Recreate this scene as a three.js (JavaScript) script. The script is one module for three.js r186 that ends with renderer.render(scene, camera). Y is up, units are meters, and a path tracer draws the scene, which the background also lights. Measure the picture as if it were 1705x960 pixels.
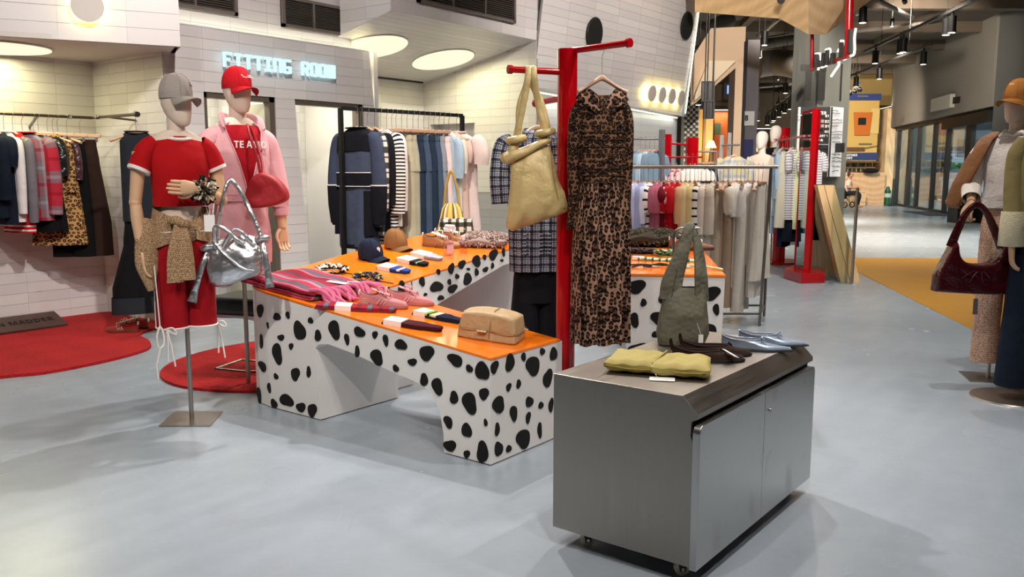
import * as THREE from 'three';
import { mergeGeometries, mergeVertices } from 'three/addons/utils/BufferGeometryUtils.js';
import { RoundedBoxGeometry } from 'three/addons/geometries/RoundedBoxGeometry.js';
import { RectAreaLightUniformsLib } from 'three/addons/lights/RectAreaLightUniformsLib.js';
import { ImprovedNoise } from 'three/addons/math/ImprovedNoise.js';
import { TextGeometry } from 'three/addons/geometries/TextGeometry.js';
import { FontLoader } from 'three/addons/loaders/FontLoader.js';

// ---------------------------------------------------------------- camera, sky, exposure
const scene = new THREE.Scene();
const EYE = 1.4, YAW = 37.6 * Math.PI / 180, PITCH = Math.atan(195 / 1430);
const camera = new THREE.PerspectiveCamera(2 * Math.atan(480 / 1430) * 180 / Math.PI, 1705 / 960, 0.05, 120);
camera.rotation.order = 'YXZ';
camera.position.set(0, EYE, 0);
camera.rotation.set(-PITCH, YAW, 0);
scene.background = new THREE.Color().setRGB(1.5, 1.9, 2.2);            // daylight outside the glass entrance
const renderer = new THREE.WebGLRenderer({ antialias: true });
renderer.toneMapping = THREE.LinearToneMapping;
renderer.toneMappingExposure = 1.42;
renderer.shadowMap.enabled = true;
renderer.shadowMap.type = THREE.PCFSoftShadowMap;
RectAreaLightUniformsLib.init();

// ---------------------------------------------------------------- helpers
const V = (x, y, z) => new THREE.Vector3(x, y, z);
const PI = Math.PI, sin = Math.sin, cos = Math.cos;
let seed = 7;
const rnd = () => { seed = (seed * 1664525 + 1013904223) >>> 0; return seed / 4294967296; };
const rr = (a, b) => a + (b - a) * rnd();
const noise = new ImprovedNoise();
const names = new Map();
function numbered(n) { const k = names.get(n) || 0; names.set(n, k + 1); return k ? n + '_' + String(k).padStart(3, '0') : n; }
// a point from a bearing, a height line and a distance along the diagonal aisle
function at(px, py, d) {
  const a = (px - 852.5) / 1430, b = -(py - 480) / 1430, cp = cos(PITCH), sp = sin(PITCH);
  const up = cp * b - sp, fw = sp * b + cp, k = d / fw;
  return aisle(a * k, EYE + up * k, d);
}
function aisle(r, y, d) { return V(r * cos(YAW) - d * sin(YAW), y, -r * sin(YAW) - d * cos(YAW)); }
function tag(o, label, category, group, kind) {
  if (label) o.userData.label = label; if (category) o.userData.category = category;
  if (group) o.userData.group = group; if (kind) o.userData.kind = kind; return o;
}
function thing(name, label, category, pos, turn = 0, group) {
  const o = new THREE.Group(); o.name = numbered(name); scene.add(o);
  if (pos) o.position.copy(pos); o.rotation.y = turn; return tag(o, label, category, group);
}
function structG(name) { const o = new THREE.Group(); o.name = numbered(name); o.userData.kind = 'structure'; scene.add(o); return o; }
function mesh(name, geo, m, parent, label) {
  const o = new THREE.Mesh(Array.isArray(geo) ? merge(geo) : geo, m); o.name = parent ? name : numbered(name);
  o.castShadow = o.receiveShadow = true; (parent || scene).add(o); if (label) o.userData.label = label; return o;
}
function single(name, geo, m, label, category, group) { return tag(mesh(name, geo, m), label, category, group); }
function struct(name, geo, m, parent) { const o = mesh(name, geo, m, parent); if (!parent) o.userData.kind = 'structure'; return o; }
function merge(list) {
  const l = list.map(g => { let q = g.index ? g.toNonIndexed() : g; for (const k of Object.keys(q.attributes)) if (!['position', 'normal', 'uv'].includes(k)) q.deleteAttribute(k); if (!q.attributes.uv) q.setAttribute('uv', new THREE.BufferAttribute(new Float32Array(q.attributes.position.count * 2), 2)); return q; });
  return mergeGeometries(l);
}
const box = (w, h, d, x = 0, y = 0, z = 0, ry = 0) => { const g = new THREE.BoxGeometry(w, h, d); if (ry) g.rotateY(ry); return g.translate(x, y, z); };
const rbox = (w, h, d, r, x = 0, y = 0, z = 0, s = 3) => new RoundedBoxGeometry(w, h, d, s, r).translate(x, y, z);
const cyl = (r0, r1, h, x = 0, y = 0, z = 0, n = 24) => new THREE.CylinderGeometry(r0, r1, h, n).translate(x, y, z);
// box between two points
function bar(a, b, w, h = w) {
  const d = b.clone().sub(a), g = new THREE.BoxGeometry(w, h, d.length());
  const m = new THREE.Matrix4().lookAt(b, a, Math.abs(d.y) > 0.98 * d.length() ? V(1, 0, 0) : V(0, 1, 0));
  return g.applyMatrix4(m).translate((a.x + b.x) / 2, (a.y + b.y) / 2, (a.z + b.z) / 2);
}
function rod(a, b, r, n = 12) {
  const d = b.clone().sub(a), g = new THREE.CylinderGeometry(r, r, d.length(), n);
  g.applyQuaternion(new THREE.Quaternion().setFromUnitVectors(V(0, 1, 0), d.clone().normalize()));
  return g.translate((a.x + b.x) / 2, (a.y + b.y) / 2, (a.z + b.z) / 2);
}
// skin stretched over rings of points (uv in metres)
function loft(rings, { open = false, cap0 = true, cap1 = true } = {}) {
  const n = rings[0].length, pos = [], uv = [], idx = [], m = open ? n : n + 1;
  const per = rings.map(r => { let s = 0; for (let k = 1; k < m; k++) s += r[k % n].distanceTo(r[k - 1]); return s || 1e-6; }), mean = per.reduce((a, b) => a + b, 0) / per.length;
  let v = 0;
  rings.forEach((r, i) => {
    if (i) { let s = 0; for (let k = 0; k < n; k++) s += r[k].distanceTo(rings[i - 1][k]); v += s / n; }
    let u = 0;
    for (let k = 0; k < m; k++) { const p = r[k % n]; if (k) u += p.distanceTo(r[k - 1]); pos.push(p.x, p.y, p.z); uv.push((u / per[i] - 0.5) * mean, -v); }
  });
  for (let i = 0; i < rings.length - 1; i++) for (let k = 0; k < m - 1; k++) { const a = i * m + k, b = a + m; idx.push(a, b, a + 1, a + 1, b, b + 1); }
  const cap = (i, flip) => {
    const c = V(0, 0, 0); rings[i].forEach(p => c.add(p)); c.multiplyScalar(1 / n);
    const s = pos.length / 3; pos.push(c.x, c.y, c.z); uv.push(0, 0);
    rings[i].forEach(p => { pos.push(p.x, p.y, p.z); uv.push(p.x - c.x, p.z - c.z); });
    for (let k = 0; k < n; k++) { const a = s + 1 + k, b = s + 1 + (k + 1) % n; flip ? idx.push(s, b, a) : idx.push(s, a, b); }
  };
  if (!open && cap0) cap(0, true); if (!open && cap1) cap(rings.length - 1, false);
  const g = new THREE.BufferGeometry();
  g.setAttribute('position', new THREE.Float32BufferAttribute(pos, 3)); g.setAttribute('uv', new THREE.Float32BufferAttribute(uv, 2)); g.setIndex(idx);
  g.computeVertexNormals();
  if (!open) { const N = g.attributes.normal; for (let i = 0; i < rings.length; i++) { const a = i * m, b = a + n; const q = V(N.getX(a) + N.getX(b), N.getY(a) + N.getY(b), N.getZ(a) + N.getZ(b)).normalize(); N.setXYZ(a, q.x, q.y, q.z); N.setXYZ(b, q.x, q.y, q.z); } }
  return g;
}
const ring = (cx, y, cz, hw, hd, n = 24, p = 1, f = 0, k = 5, ph = 0) => {
  const out = []; for (let i = 0; i < n; i++) { const t = -i / n * 2 * PI, c = cos(t), s = sin(t), w = 1 + f * sin(k * t + ph); out.push(V(cx + hw * w * Math.sign(c) * Math.abs(c) ** p, y, cz + hd * w * Math.sign(s) * Math.abs(s) ** p)); } return out;
};
// tapered tube along points; r = number, [a,b] flattened, or a list per point
function sweep(pts, radii, n = 10, up0 = V(0, 0, 1), smooth = 0, caps = true) {
  const pair = Array.isArray(radii) && radii.length === 2 && typeof radii[0] === 'number' && pts.length > 2;
  let P = pts, R = i => pair ? radii : Array.isArray(radii) ? radii[i] : radii;
  if (smooth) {
    const c = new THREE.CatmullRomCurve3(pts, false, 'centripetal'), N = smooth; P = [];
    const rad = []; for (let i = 0; i <= N; i++) { const t = i / N; P.push(c.getPoint(t)); const f = t * (pts.length - 1), a = Math.min(pts.length - 2, Math.floor(f)), q = f - a; const A = R(a), B = R(a + 1); rad.push(Array.isArray(A) ? [A[0] + (B[0] - A[0]) * q, A[1] + (B[1] - A[1]) * q] : A + (B - A) * q); }
    R = i => rad[i];
  }
  const rings = []; let up = up0.clone();
  P.forEach((p, i) => {
    const t = (P[Math.min(i + 1, P.length - 1)].clone().sub(P[Math.max(i - 1, 0)])).normalize();
    let s = V(0, 0, 0).crossVectors(t, up); if (s.length() < 0.05) s.crossVectors(t, V(1, 0.01, 0.02)); s.normalize(); up = V(0, 0, 0).crossVectors(s, t).normalize();
    const rv = R(i), a = Array.isArray(rv) ? rv[0] : rv, b = Array.isArray(rv) ? rv[1] : rv, q = [];
    for (let k = 0; k < n; k++) { const h = k / n * 2 * PI; q.push(p.clone().addScaledVector(s, a * cos(h)).addScaledVector(up, b * sin(h))); }
    rings.push(q);
  });
  return loft(rings, { cap0: caps, cap1: caps });
}
const shapeOf = pts => { const s = new THREE.Shape(); pts.forEach((p, i) => i ? s.lineTo(p[0], p[1]) : s.moveTo(p[0], p[1])); return s; };
const extrude = (pts, depth, bevel = 0) => new THREE.ExtrudeGeometry(pts instanceof THREE.Shape ? pts : shapeOf(pts), { depth, bevelEnabled: bevel > 0, bevelThickness: bevel, bevelSize: bevel, bevelSegments: 2, curveSegments: 10 });
const plan = (pts, y0, y1) => extrude(pts.map(([x, z]) => [x, -z]), y1 - y0).rotateX(-PI / 2).translate(0, y0, 0);   // prism over a plan outline
const blob = (pts, n = 60) => new THREE.CatmullRomCurve3(pts.map(([x, z]) => V(x, 0, z)), true, 'catmullrom', 0.5).getPoints(n).slice(0, -1).map(p => [p.x, p.z]);
function warp(g, f) { const p = g.attributes.position, v = V(0, 0, 0); for (let i = 0; i < p.count; i++) { v.fromBufferAttribute(p, i); f(v, i); p.setXYZ(i, v.x, v.y, v.z); } g.computeVertexNormals(); return g; }
function softGeo(g, f) { g.deleteAttribute('normal'); const u = g.attributes.uv; g.deleteAttribute('uv'); g = mergeVertices(g, 1e-5); warp(g, f); const p = g.attributes.position; const a = new Float32Array(p.count * 2); for (let i = 0; i < p.count; i++) { a[2 * i] = p.getX(i); a[2 * i + 1] = p.getZ(i) + p.getY(i); } g.setAttribute('uv', new THREE.BufferAttribute(a, 2)); return g; }

// ---------------------------------------------------------------- materials
const SRGB = c => new THREE.Color(c);
function canvasTex(w, h, draw, sx = 1, sy = sx, col = true) {
  const c = document.createElement('canvas'); c.width = w; c.height = h; draw(c.getContext('2d'), w, h);
  const t = new THREE.CanvasTexture(c); t.wrapS = t.wrapT = THREE.RepeatWrapping; t.repeat.set(1 / sx, 1 / sy); if (col) t.colorSpace = THREE.SRGBColorSpace; t.anisotropy = 8; return t;
}
function noiseTex(n, f, sx, sy = sx) {
  const a = new Uint8Array(n * n * 4);
  for (let y = 0; y < n; y++) for (let x = 0; x < n; x++) { const v = f(x / n, y / n), o = (y * n + x) * 4; a[o] = a[o + 1] = a[o + 2] = Math.max(0, Math.min(255, v * 255)); a[o + 3] = 255; }
  const t = new THREE.DataTexture(a, n, n); t.wrapS = t.wrapT = THREE.RepeatWrapping; t.magFilter = THREE.LinearFilter; t.minFilter = THREE.LinearMipmapLinearFilter; t.generateMipmaps = true; t.repeat.set(1 / sx, 1 / sy); t.needsUpdate = true; return t;
}
const tile = (x, y, s, z = 0) => { let v = 0; for (const [dx, dy] of [[0, 0], [1, 0], [0, 1], [1, 1]]) { const wx = dx ? x : 1 - x, wy = dy ? y : 1 - y; v += wx * wy * noise.noise((x - dx) * s + 9.1, (y - dy) * s + 3.7, z + 0.5); } return v; };
const weave = noiseTex(128, (x, y) => 0.5 + 0.25 * sin(x * 32 * 2 * PI) * sin(y * 32 * 2 * PI) + 0.2 * tile(x, y, 20), 0.06);
const wrinkle = noiseTex(256, (x, y) => 0.5 + 0.5 * tile(x, y, 4) + 0.3 * tile(x, y, 9, 4) + 0.1 * tile(x, y, 30, 2), 0.5);
const matCache = new Map();
function mat(color, rough = 0.6, o = {}) {
  const key = Object.keys(o).length ? null : color + rough; if (key && matCache.has(key)) return matCache.get(key);
  const m = new THREE.MeshStandardMaterial({ color: SRGB(color), roughness: rough, ...o }); m.side = THREE.DoubleSide; if (key) matCache.set(key, m); return m;
}
const fabCache = new Map();
const cloth = (color, o) => { const m = new THREE.MeshPhysicalMaterial({ color: SRGB(color), roughness: 0.9, specularIntensity: 0.35, ...o }); m.side = THREE.DoubleSide; return m; };
const fab = (color, o = {}) => { const k = color + JSON.stringify(Object.keys(o)); if (!Object.keys(o).length && fabCache.has(k)) return fabCache.get(k); const m = cloth(color, { bumpMap: wrinkle, bumpScale: 0.012, ...o }); if (!Object.keys(o).length) fabCache.set(k, m); return m; };
const printed = (t, o = {}) => cloth('#ffffff', { map: t, bumpMap: wrinkle, bumpScale: 0.01, ...o });
const glow = (color, k) => new THREE.MeshStandardMaterial({ color: 0x222222, emissive: SRGB(color), emissiveIntensity: k });
const RED = mat('#ab0712', 0.16), STEEL = mat('#b3aca3', 0.34, { metalness: 1 }), CHROME = mat('#d5d5d5', 0.1, { metalness: 1 }), BLACK = mat('#0b0b0c', 0.5), WHITE = mat('#e9e7e4', 0.5);
const HWOOD = mat('#c79f83', 0.5), WIRE = mat('#a7a39d', 0.3, { metalness: 0.9 }), TAG = mat('#eceae6', 0.7);
const streaks = noiseTex(512, (x, y) => 0.62 + 0.1 * tile(x, y * 0.02, 180, 1) + 0.1 * tile(x, y * 0.1, 60, 5) + 0.14 * tile(x, y, 3, 3), 0.8);
const smudge = noiseTex(512, (x, y) => { const v = Math.max(0, tile(x, y * 0.6, 9, 8) * 2 - 0.35) + Math.max(0, tile(x, y, 16, 2) * 2 - 0.6); return 0.42 + 0.5 * Math.min(1, v); }, 0.7);
const BRUSHED = mat('#a49d95', 0.4, { metalness: 1, roughnessMap: streaks, bumpMap: streaks, bumpScale: 0.0001 }); BRUSHED.roughness = 0.62;
const BRUSHEDDOOR = mat('#c2c1be', 0.75, { metalness: 1, roughnessMap: smudge, bumpMap: streaks, bumpScale: 0.0001 });
const SKIN = mat('#d3ab87', 0.5), LINEN = mat('#dcc9b8', 0.8, { bumpMap: weave, bumpScale: 0.0004 });
const TILES = ['#d6d2d1', '#d1cdcd', '#dad7d5', '#d3d0d0'].map(c => mat(c, 0.34));
const GREYTILES = ['#a5a5aa', '#a9a9ae'].map(c => mat(c, 0.45));
const JOINT = mat('#a39e99', 0.8);

// ---------------------------------------------------------------- printed cloth
function leopardTex(base, ringc, core, size, n = 26, wpx = 512, dark = 0, tall = 1) {
  return canvasTex(wpx, wpx, (g, w) => {
    g.fillStyle = base; g.fillRect(0, 0, w, w);
    const s = w / n;
    for (let j = 0; j < n; j++) for (let i = 0; i < n; i++) {
      const x = (i + 0.5 + (j % 2) * 0.5 + rr(-0.2, 0.2)) * s, y = (j + 0.5 + rr(-0.2, 0.2)) * s, a = rr(0, 6.28), r = s * rr(0.24, 0.36 + dark);
      for (const [ox, oy] of [[0, 0], [-w, 0], [0, -w]]) {
        g.save(); g.translate(x + ox, y + oy); g.rotate(tall > 1 ? a * 0.08 : a); g.scale(1, rr(0.75, 1.25) * (tall > 1 ? 1.15 : 1));
        g.fillStyle = core; g.beginPath(); g.arc(0, 0, r, 0, 6.3); g.fill();
        g.strokeStyle = ringc; g.lineWidth = r * 0.75; g.beginPath(); g.arc(0, 0, r, 0.3, 2.6); g.stroke(); g.beginPath(); g.arc(0, 0, r, 3.1, 5.8); g.stroke(); g.restore();
      }
    }
  }, size, size * tall);
}
const stripesTex = (cols, size, vertical = false) => canvasTex(64, 256, (g, w, h) => { const tot = cols.reduce((a, c) => a + c[1], 0); let y = 0; for (const [c, k] of cols) { g.fillStyle = c; g.fillRect(0, y, w, k / tot * h + 1); y += k / tot * h; } if (vertical) { /* rotated by the repeat below */ } }, size);
const vstripesTex = (cols, size) => canvasTex(256, 64, (g, w, h) => { const tot = cols.reduce((a, c) => a + c[1], 0); let x = 0; for (const [c, k] of cols) { g.fillStyle = c; g.fillRect(x, 0, k / tot * w + 1, h); x += k / tot * w; } }, size);
const plaidTex = (base, bands, size) => canvasTex(256, 256, (g, w) => { g.fillStyle = base; g.fillRect(0, 0, w, w); for (const [c, p, k, a] of bands) { g.globalAlpha = a; g.fillStyle = c; g.fillRect(p * w, 0, k * w, w); g.fillRect(0, p * w, w, k * w); } g.globalAlpha = 1; }, size);
const floralTex = (base, cols, size, n = 120) => canvasTex(256, 256, (g, w) => { g.fillStyle = base; g.fillRect(0, 0, w, w); for (let i = 0; i < n; i++) { g.fillStyle = cols[i % cols.length]; const x = rr(0, w), y = rr(0, w), r = rr(4, 9); for (let k = 0; k < 5; k++) { g.beginPath(); g.arc(x + r * cos(k * 1.26), y + r * sin(k * 1.26), r * 0.6, 0, 6.3); g.fill(); } } }, size);
const speckTex = (base, cols, size, n = 900, r0 = 1, r1 = 3) => canvasTex(256, 256, (g, w) => { g.fillStyle = base; g.fillRect(0, 0, w, w); for (let i = 0; i < n; i++) { g.fillStyle = cols[i % cols.length]; g.fillRect(rr(0, w), rr(0, w), rr(r0, r1), rr(r0, r1) * 1.6); } }, size);
const F = {
  leoDress: printed(leopardTex('#a27e69', '#130c09', '#5a3d2e', 0.42, 15, 512, 0.06, 1.5)),
  leoDark: printed(leopardTex('#7d5a42', '#0d0a09', '#3f2a1e', 0.5, 21, 512, 0.12)),
  leoTan: printed(leopardTex('#b58c58', '#1c120c', '#7d5a34', 0.5, 14)),
  leoFine: printed(leopardTex('#b0926f', '#6e5440', '#97775a', 0.3, 26)),
  leoPink: printed(leopardTex('#d9b9a5', '#a5785e', '#c49c84', 0.3, 20)),
  plaidRed: printed(plaidTex('#a8283a', [['#6f6f76', 0.0, 0.34, 0.75], ['#8c1426', 0.6, 0.1, 0.6], ['#b9b9c0', 0.12, 0.1, 0.3]], 0.3)),
  plaidBlack: printed(plaidTex('#d8d2c8', [['#121214', 0.05, 0.4, 0.75], ['#30323a', 0.65, 0.12, 0.7]], 0.12)),
  plaidNavy: printed(plaidTex('#b9bcc2', [['#171c2c', 0.0, 0.3, 0.75], ['#20283e', 0.42, 0.12, 0.7], ['#5f6a80', 0.7, 0.14, 0.6]], 0.048)),
  gingham: printed(plaidTex('#efe6d2', [['#1d1a18', 0.0, 0.42, 0.72]], 0.06)),
  stripeBlack: printed(stripesTex([['#efe7df', 5], ['#17171b', 4]], 0.028)),
  stripeBold: printed(stripesTex([['#f0ece4', 6], ['#18181c', 2]], 0.07)),
  stripeThin: printed(stripesTex([['#ebe7ea', 5], ['#7c7f92', 2]], 0.034)),
  stripeYellow: printed(plaidTex('#b4b2a4', [['#c9b877', 0.1, 0.2, 0.55], ['#8b90a4', 0.5, 0.16, 0.55], ['#d8d6cc', 0.75, 0.1, 0.5]], 0.2)),
  stripeBag: printed(vstripesTex([['#e9cf7c', 4], ['#7a5a22', 2], ['#f0e6c2', 2], ['#c79c3c', 2]], 0.1)),
  redKnit: printed(stripesTex([['#b5121c', 22], ['#e9d9d2', 2], ['#b5121c', 3], ['#e9d9d2', 2]], 0.22)),
  floralRed: printed(floralTex('#dcb3b2', ['#8e2434', '#6b5a5a', '#f0dcd8', '#a53a45'], 0.3, 190)),
  lace: printed(speckTex('#e9e2dc', ['#c9bdb4', '#f7f3ef', '#b7aaa2'], 0.2, 1100), { bumpScale: 0.02 }),
  lacePink: printed(speckTex('#e4cfc8', ['#d2b6ae', '#f0e2dd'], 0.2, 900)),
  denimDark: printed(speckTex('#232f42', ['#1b2637', '#2d3b52', '#3a4a62'], 0.12, 1600, 1, 2)),
  denim: printed(speckTex('#415166', ['#364559', '#526379', '#63748a'], 0.12, 1600, 1, 2)),
  denimLight: printed(speckTex('#8399ad', ['#7389a0', '#9db0c0', '#8fa4b6'], 0.12, 1600, 1, 2)),
  denimBlack: printed(speckTex('#15161c', ['#0f1015', '#1f2129'], 0.12, 1600, 1, 2)),
  denimVest: printed(speckTex('#20242a', ['#191c21', '#2c3138'], 0.12, 1600, 1, 2)),
};
// ---------------------------------------------------------------- lamps that light the shop (track spotlights above the floor)
const LENS = glow('#fff2dc', 6), LAMPBLACK = mat('#121213', 0.5);
const lampBody = mergeGeometries([cyl(0.04, 0.04, 0.15, 0, 0, 0, 20).toNonIndexed(), cyl(0.045, 0.045, 0.02, 0, -0.075, 0, 20).toNonIndexed(), cyl(0.012, 0.012, 0.1, 0, 0.11, 0, 8).toNonIndexed()]);
const lampLens = new THREE.CircleGeometry(0.034, 20).rotateX(PI / 2).translate(0, -0.088, 0);
function spotLamp(pos, target, power, angle, color, label, group, soft = 3, scale = 1) {
  const g = thing('track_spotlight', label, 'spotlight', pos, 0, group);
  const h = new THREE.Group(); h.name = 'lamp_head';
  const dir = target.clone().sub(pos).normalize();
  h.quaternion.setFromUnitVectors(V(0, -1, 0), dir); h.scale.setScalar(scale); g.add(h);
  mesh('lamp_body', lampBody, LAMPBLACK, h); mesh('lamp_lens', lampLens, LENS, h);
  if (power) {
    const s = new THREE.SpotLight(color, power, 0, angle, 0.65, 2); s.position.copy(pos).addScaledVector(dir, 0.1 * scale); s.target.position.copy(target);
    s.castShadow = true; s.shadow.radius = soft; s.shadow.mapSize.set(1024, 1024); scene.add(s); scene.add(s.target);
  }
  return g;
}
const WARM = 0xfff0de, NEUT = 0xfff6ee;
const AIMS = ['beige box bag', 'far wing of the orange table', 'back of the steel cabinet', 'front of the spotted table', 'red mannequin', 'foot of the red pole', 'left wall rail', 'fitting room doors', 'black rack', 'second orange table', 'leaning white panel', 'plywood canopy', 'maroon bag', 'steel rack', 'right edge mannequins', 'floor before the cabinet', 'grey rail', 'red mirror'];
let aimN = 0;
const OVER = 'black track spotlight hanging high over the shop floor, above the picture', OVERG = 'spotlights above the shop floor';
for (const [x, z, tx, tz, p, a, ty = 0] of [
  [-4.6, -4.9, -2.9, -2.7, 105, 0.75], [-5.0, -5.2, -3.6, -4.6, 40, 0.8], [-2.6, -5.6, -2.2, -3.6, 60, 0.75], [-0.4, -1.4, -2.6, -3.2, 55, 0.8],
  [-2.6, 0.4, -4.6, -2.7, 95, 0.6], [-0.6, -4.2, -2.7, -4.1, 60, 0.7], [-3.6, -0.8, -7.8, -3.4, 75, 0.6, 0.8], [-3.2, -2.6, -7.1, -5.2, 150, 0.7, 1.3], [-3.4, -6.2, -5.3, -5.4, 60, 0.7],
  [-3.0, -8.4, -3.0, -6.6, 75, 0.8], [-3.0, -8.0, -6.5, -10.4, 120, 0.85, 1.9], [-1.6, -6.0, -4.2, -12.0, 260, 0.5, 3.7], [-1.2, -5.4, -0.8, -6.4, 55, 0.75], [-1.0, -8.0, -2.6, -8.8, 60, 0.9], [0.6, -1.8, -0.9, -3.0, 35, 0.9], [-1.6, -0.4, -1.8, -1.2, 40, 0.95],
  [-4.2, -11.2, -4.6, -9.4, 70, 0.8], [-1.4, -9.4, -3.4, -11.4, 130, 0.8]])
  spotLamp(V(x, 4.35, z), V(tx, ty, tz), p * 0.26, a, NEUT, 'black track spotlight above the picture, aimed at the ' + AIMS[aimN++], OVERG);
for (const [x0, z0, x1, z1, what] of [[-0.2, -1.0, -5.3, -5.5, 'spotted table'], [0.8, -2.0, -4.4, -8.0, 'steel cabinet'], [-2.7, 0.6, -4.4, -2.9, 'floor at the left'], [-0.4, -4.0, -3.1, -8.7, 'steel rack'], [-2.4, -13.2, -4.4, -11.0, 'red mirror']])
  tag(mesh('lighting_track', [bar(V(x0, 4.54, z0), V(x1, 4.54, z1), 0.035, 0.03), rod(V(x0, 4.54, z0), V(x0, 5.7, z0), 0.005, 6), rod(V(x1, 4.54, z1), V(x1, 5.7, z1), 0.005, 6)], LAMPBLACK), 'black lighting track above the picture, hung over the ' + what, 'lighting track', 'tracks above the shop floor');

// ---------------------------------------------------------------- the shell: floor, ceiling, outer walls
const floorTex = canvasTex(1024, 1024, (g, w) => {
  const im = g.createImageData(w, w);
  for (let y = 0; y < w; y++) for (let x = 0; x < w; x++) {
    const X = x / w, Y = y / w, n = 0.5 * tile(X, Y, 5) + 0.35 * tile(X * 1, Y, 22, 3) + 0.2 * tile(X, Y, 90, 6) + 0.4 * tile(X, Y * 0.2, 30, 9), o = (y * w + x) * 4, k = 1 + n * 0.085;
    im.data[o] = 150 * k; im.data[o + 1] = 161 * k; im.data[o + 2] = 171 * k; im.data[o + 3] = 255;
  }
  g.putImageData(im, 0, 0);
  g.lineWidth = 1.2; for (let i = 0; i < 90; i++) { g.strokeStyle = i % 3 ? 'rgba(195,204,212,0.12)' : 'rgba(120,128,136,0.2)'; const x = rr(0, w), y = rr(0, w), a = rr(0, 6.3), l = rr(8, 60); g.beginPath(); g.moveTo(x, y); g.quadraticCurveTo(x + l * 0.5 * cos(a) + 6, y + l * 0.5 * sin(a), x + l * cos(a), y + l * sin(a)); g.stroke(); }
}, 3.2);
const floorRough = noiseTex(256, (x, y) => 0.72 + 0.12 * tile(x, y, 5) + 0.06 * tile(x, y, 20, 2), 2.6);
const FLOOR = mat('#ffffff', 0.36, { map: floorTex, roughnessMap: floorRough });
const shell = [[9, 7], [9, -17], [-4.05, -27.65], [-9.42, -38.55], [-9.42, -46], [-26, -46], [-26, -14], [-9.2, -14], [-9.2, 7]];
struct('floor', plan(shell, -0.2, 0), FLOOR);
struct('ceiling', plan(shell, 5.7, 5.9), mat('#51493f', 0.9));
const CONCRETE = mat('#7c766c', 0.85, { bumpMap: wrinkle, bumpScale: 0.01 }), DARKWALL = mat('#4b4c49', 0.8), PLASTER = mat('#8f877b', 0.9);
function wallSeg(name, a, b, y0, y1, m, t = 0.2) { return struct(name, plan((() => { const d = V(b[0] - a[0], 0, b[1] - a[1]).normalize(), n = [-d.z * t, d.x * t]; return [a, b, [b[0] - n[0], b[1] - n[1]], [a[0] - n[0], a[1] - n[1]]]; })(), y0, y1), m); }
wallSeg('wall_front', [9.2, 7], [-9.4, 7], 0, 5.7, PLASTER, -0.2); wallSeg('wall_right', [9, 7.2], [9, -17.1], 0, 5.7, PLASTER, 0.2);
wallSeg('wall_right_dark', [9, -17], [-4.05, -27.65], 0, 5.7, DARKWALL, 0.3);
wallSeg('wall_entrance', [-4.05, -27.65], [-9.42, -38.55], 3.2, 5.7, CONCRETE, 0.3);
wallSeg('wall_right_far', [-9.42, -38.5], [-9.42, -46], 0, 5.7, CONCRETE, 0.3);
wallSeg('wall_back', [-9.2, -46], [-26.2, -46], 0, 5.7, mat('#7d715f', 0.9), 0.2); wallSeg('wall_left_far', [-26, -46.2], [-26, -13.9], 0, 5.7, PLASTER, 0.2);
wallSeg('wall_left_step', [-26.2, -14], [-9.2, -14], 0, 5.7, PLASTER, 0.2); wallSeg('wall_left_outer', [-9.2, -14], [-9.2, 7.2], 0, 5.7, PLASTER, 0.2);
// yellow inlay in the aisle floor
const YELLOW = mat('#bd8a2c', 0.42, { roughnessMap: floorRough });
struct('floor_yellow_inlay', plan([[-4.25, -14.3], [-2.4, -15.7], [2.2, -9.2], [1.0, -6.6], [-1.25, -8.3], [-3.55, -12.6]], 0.001, 0.004), YELLOW);

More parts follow.
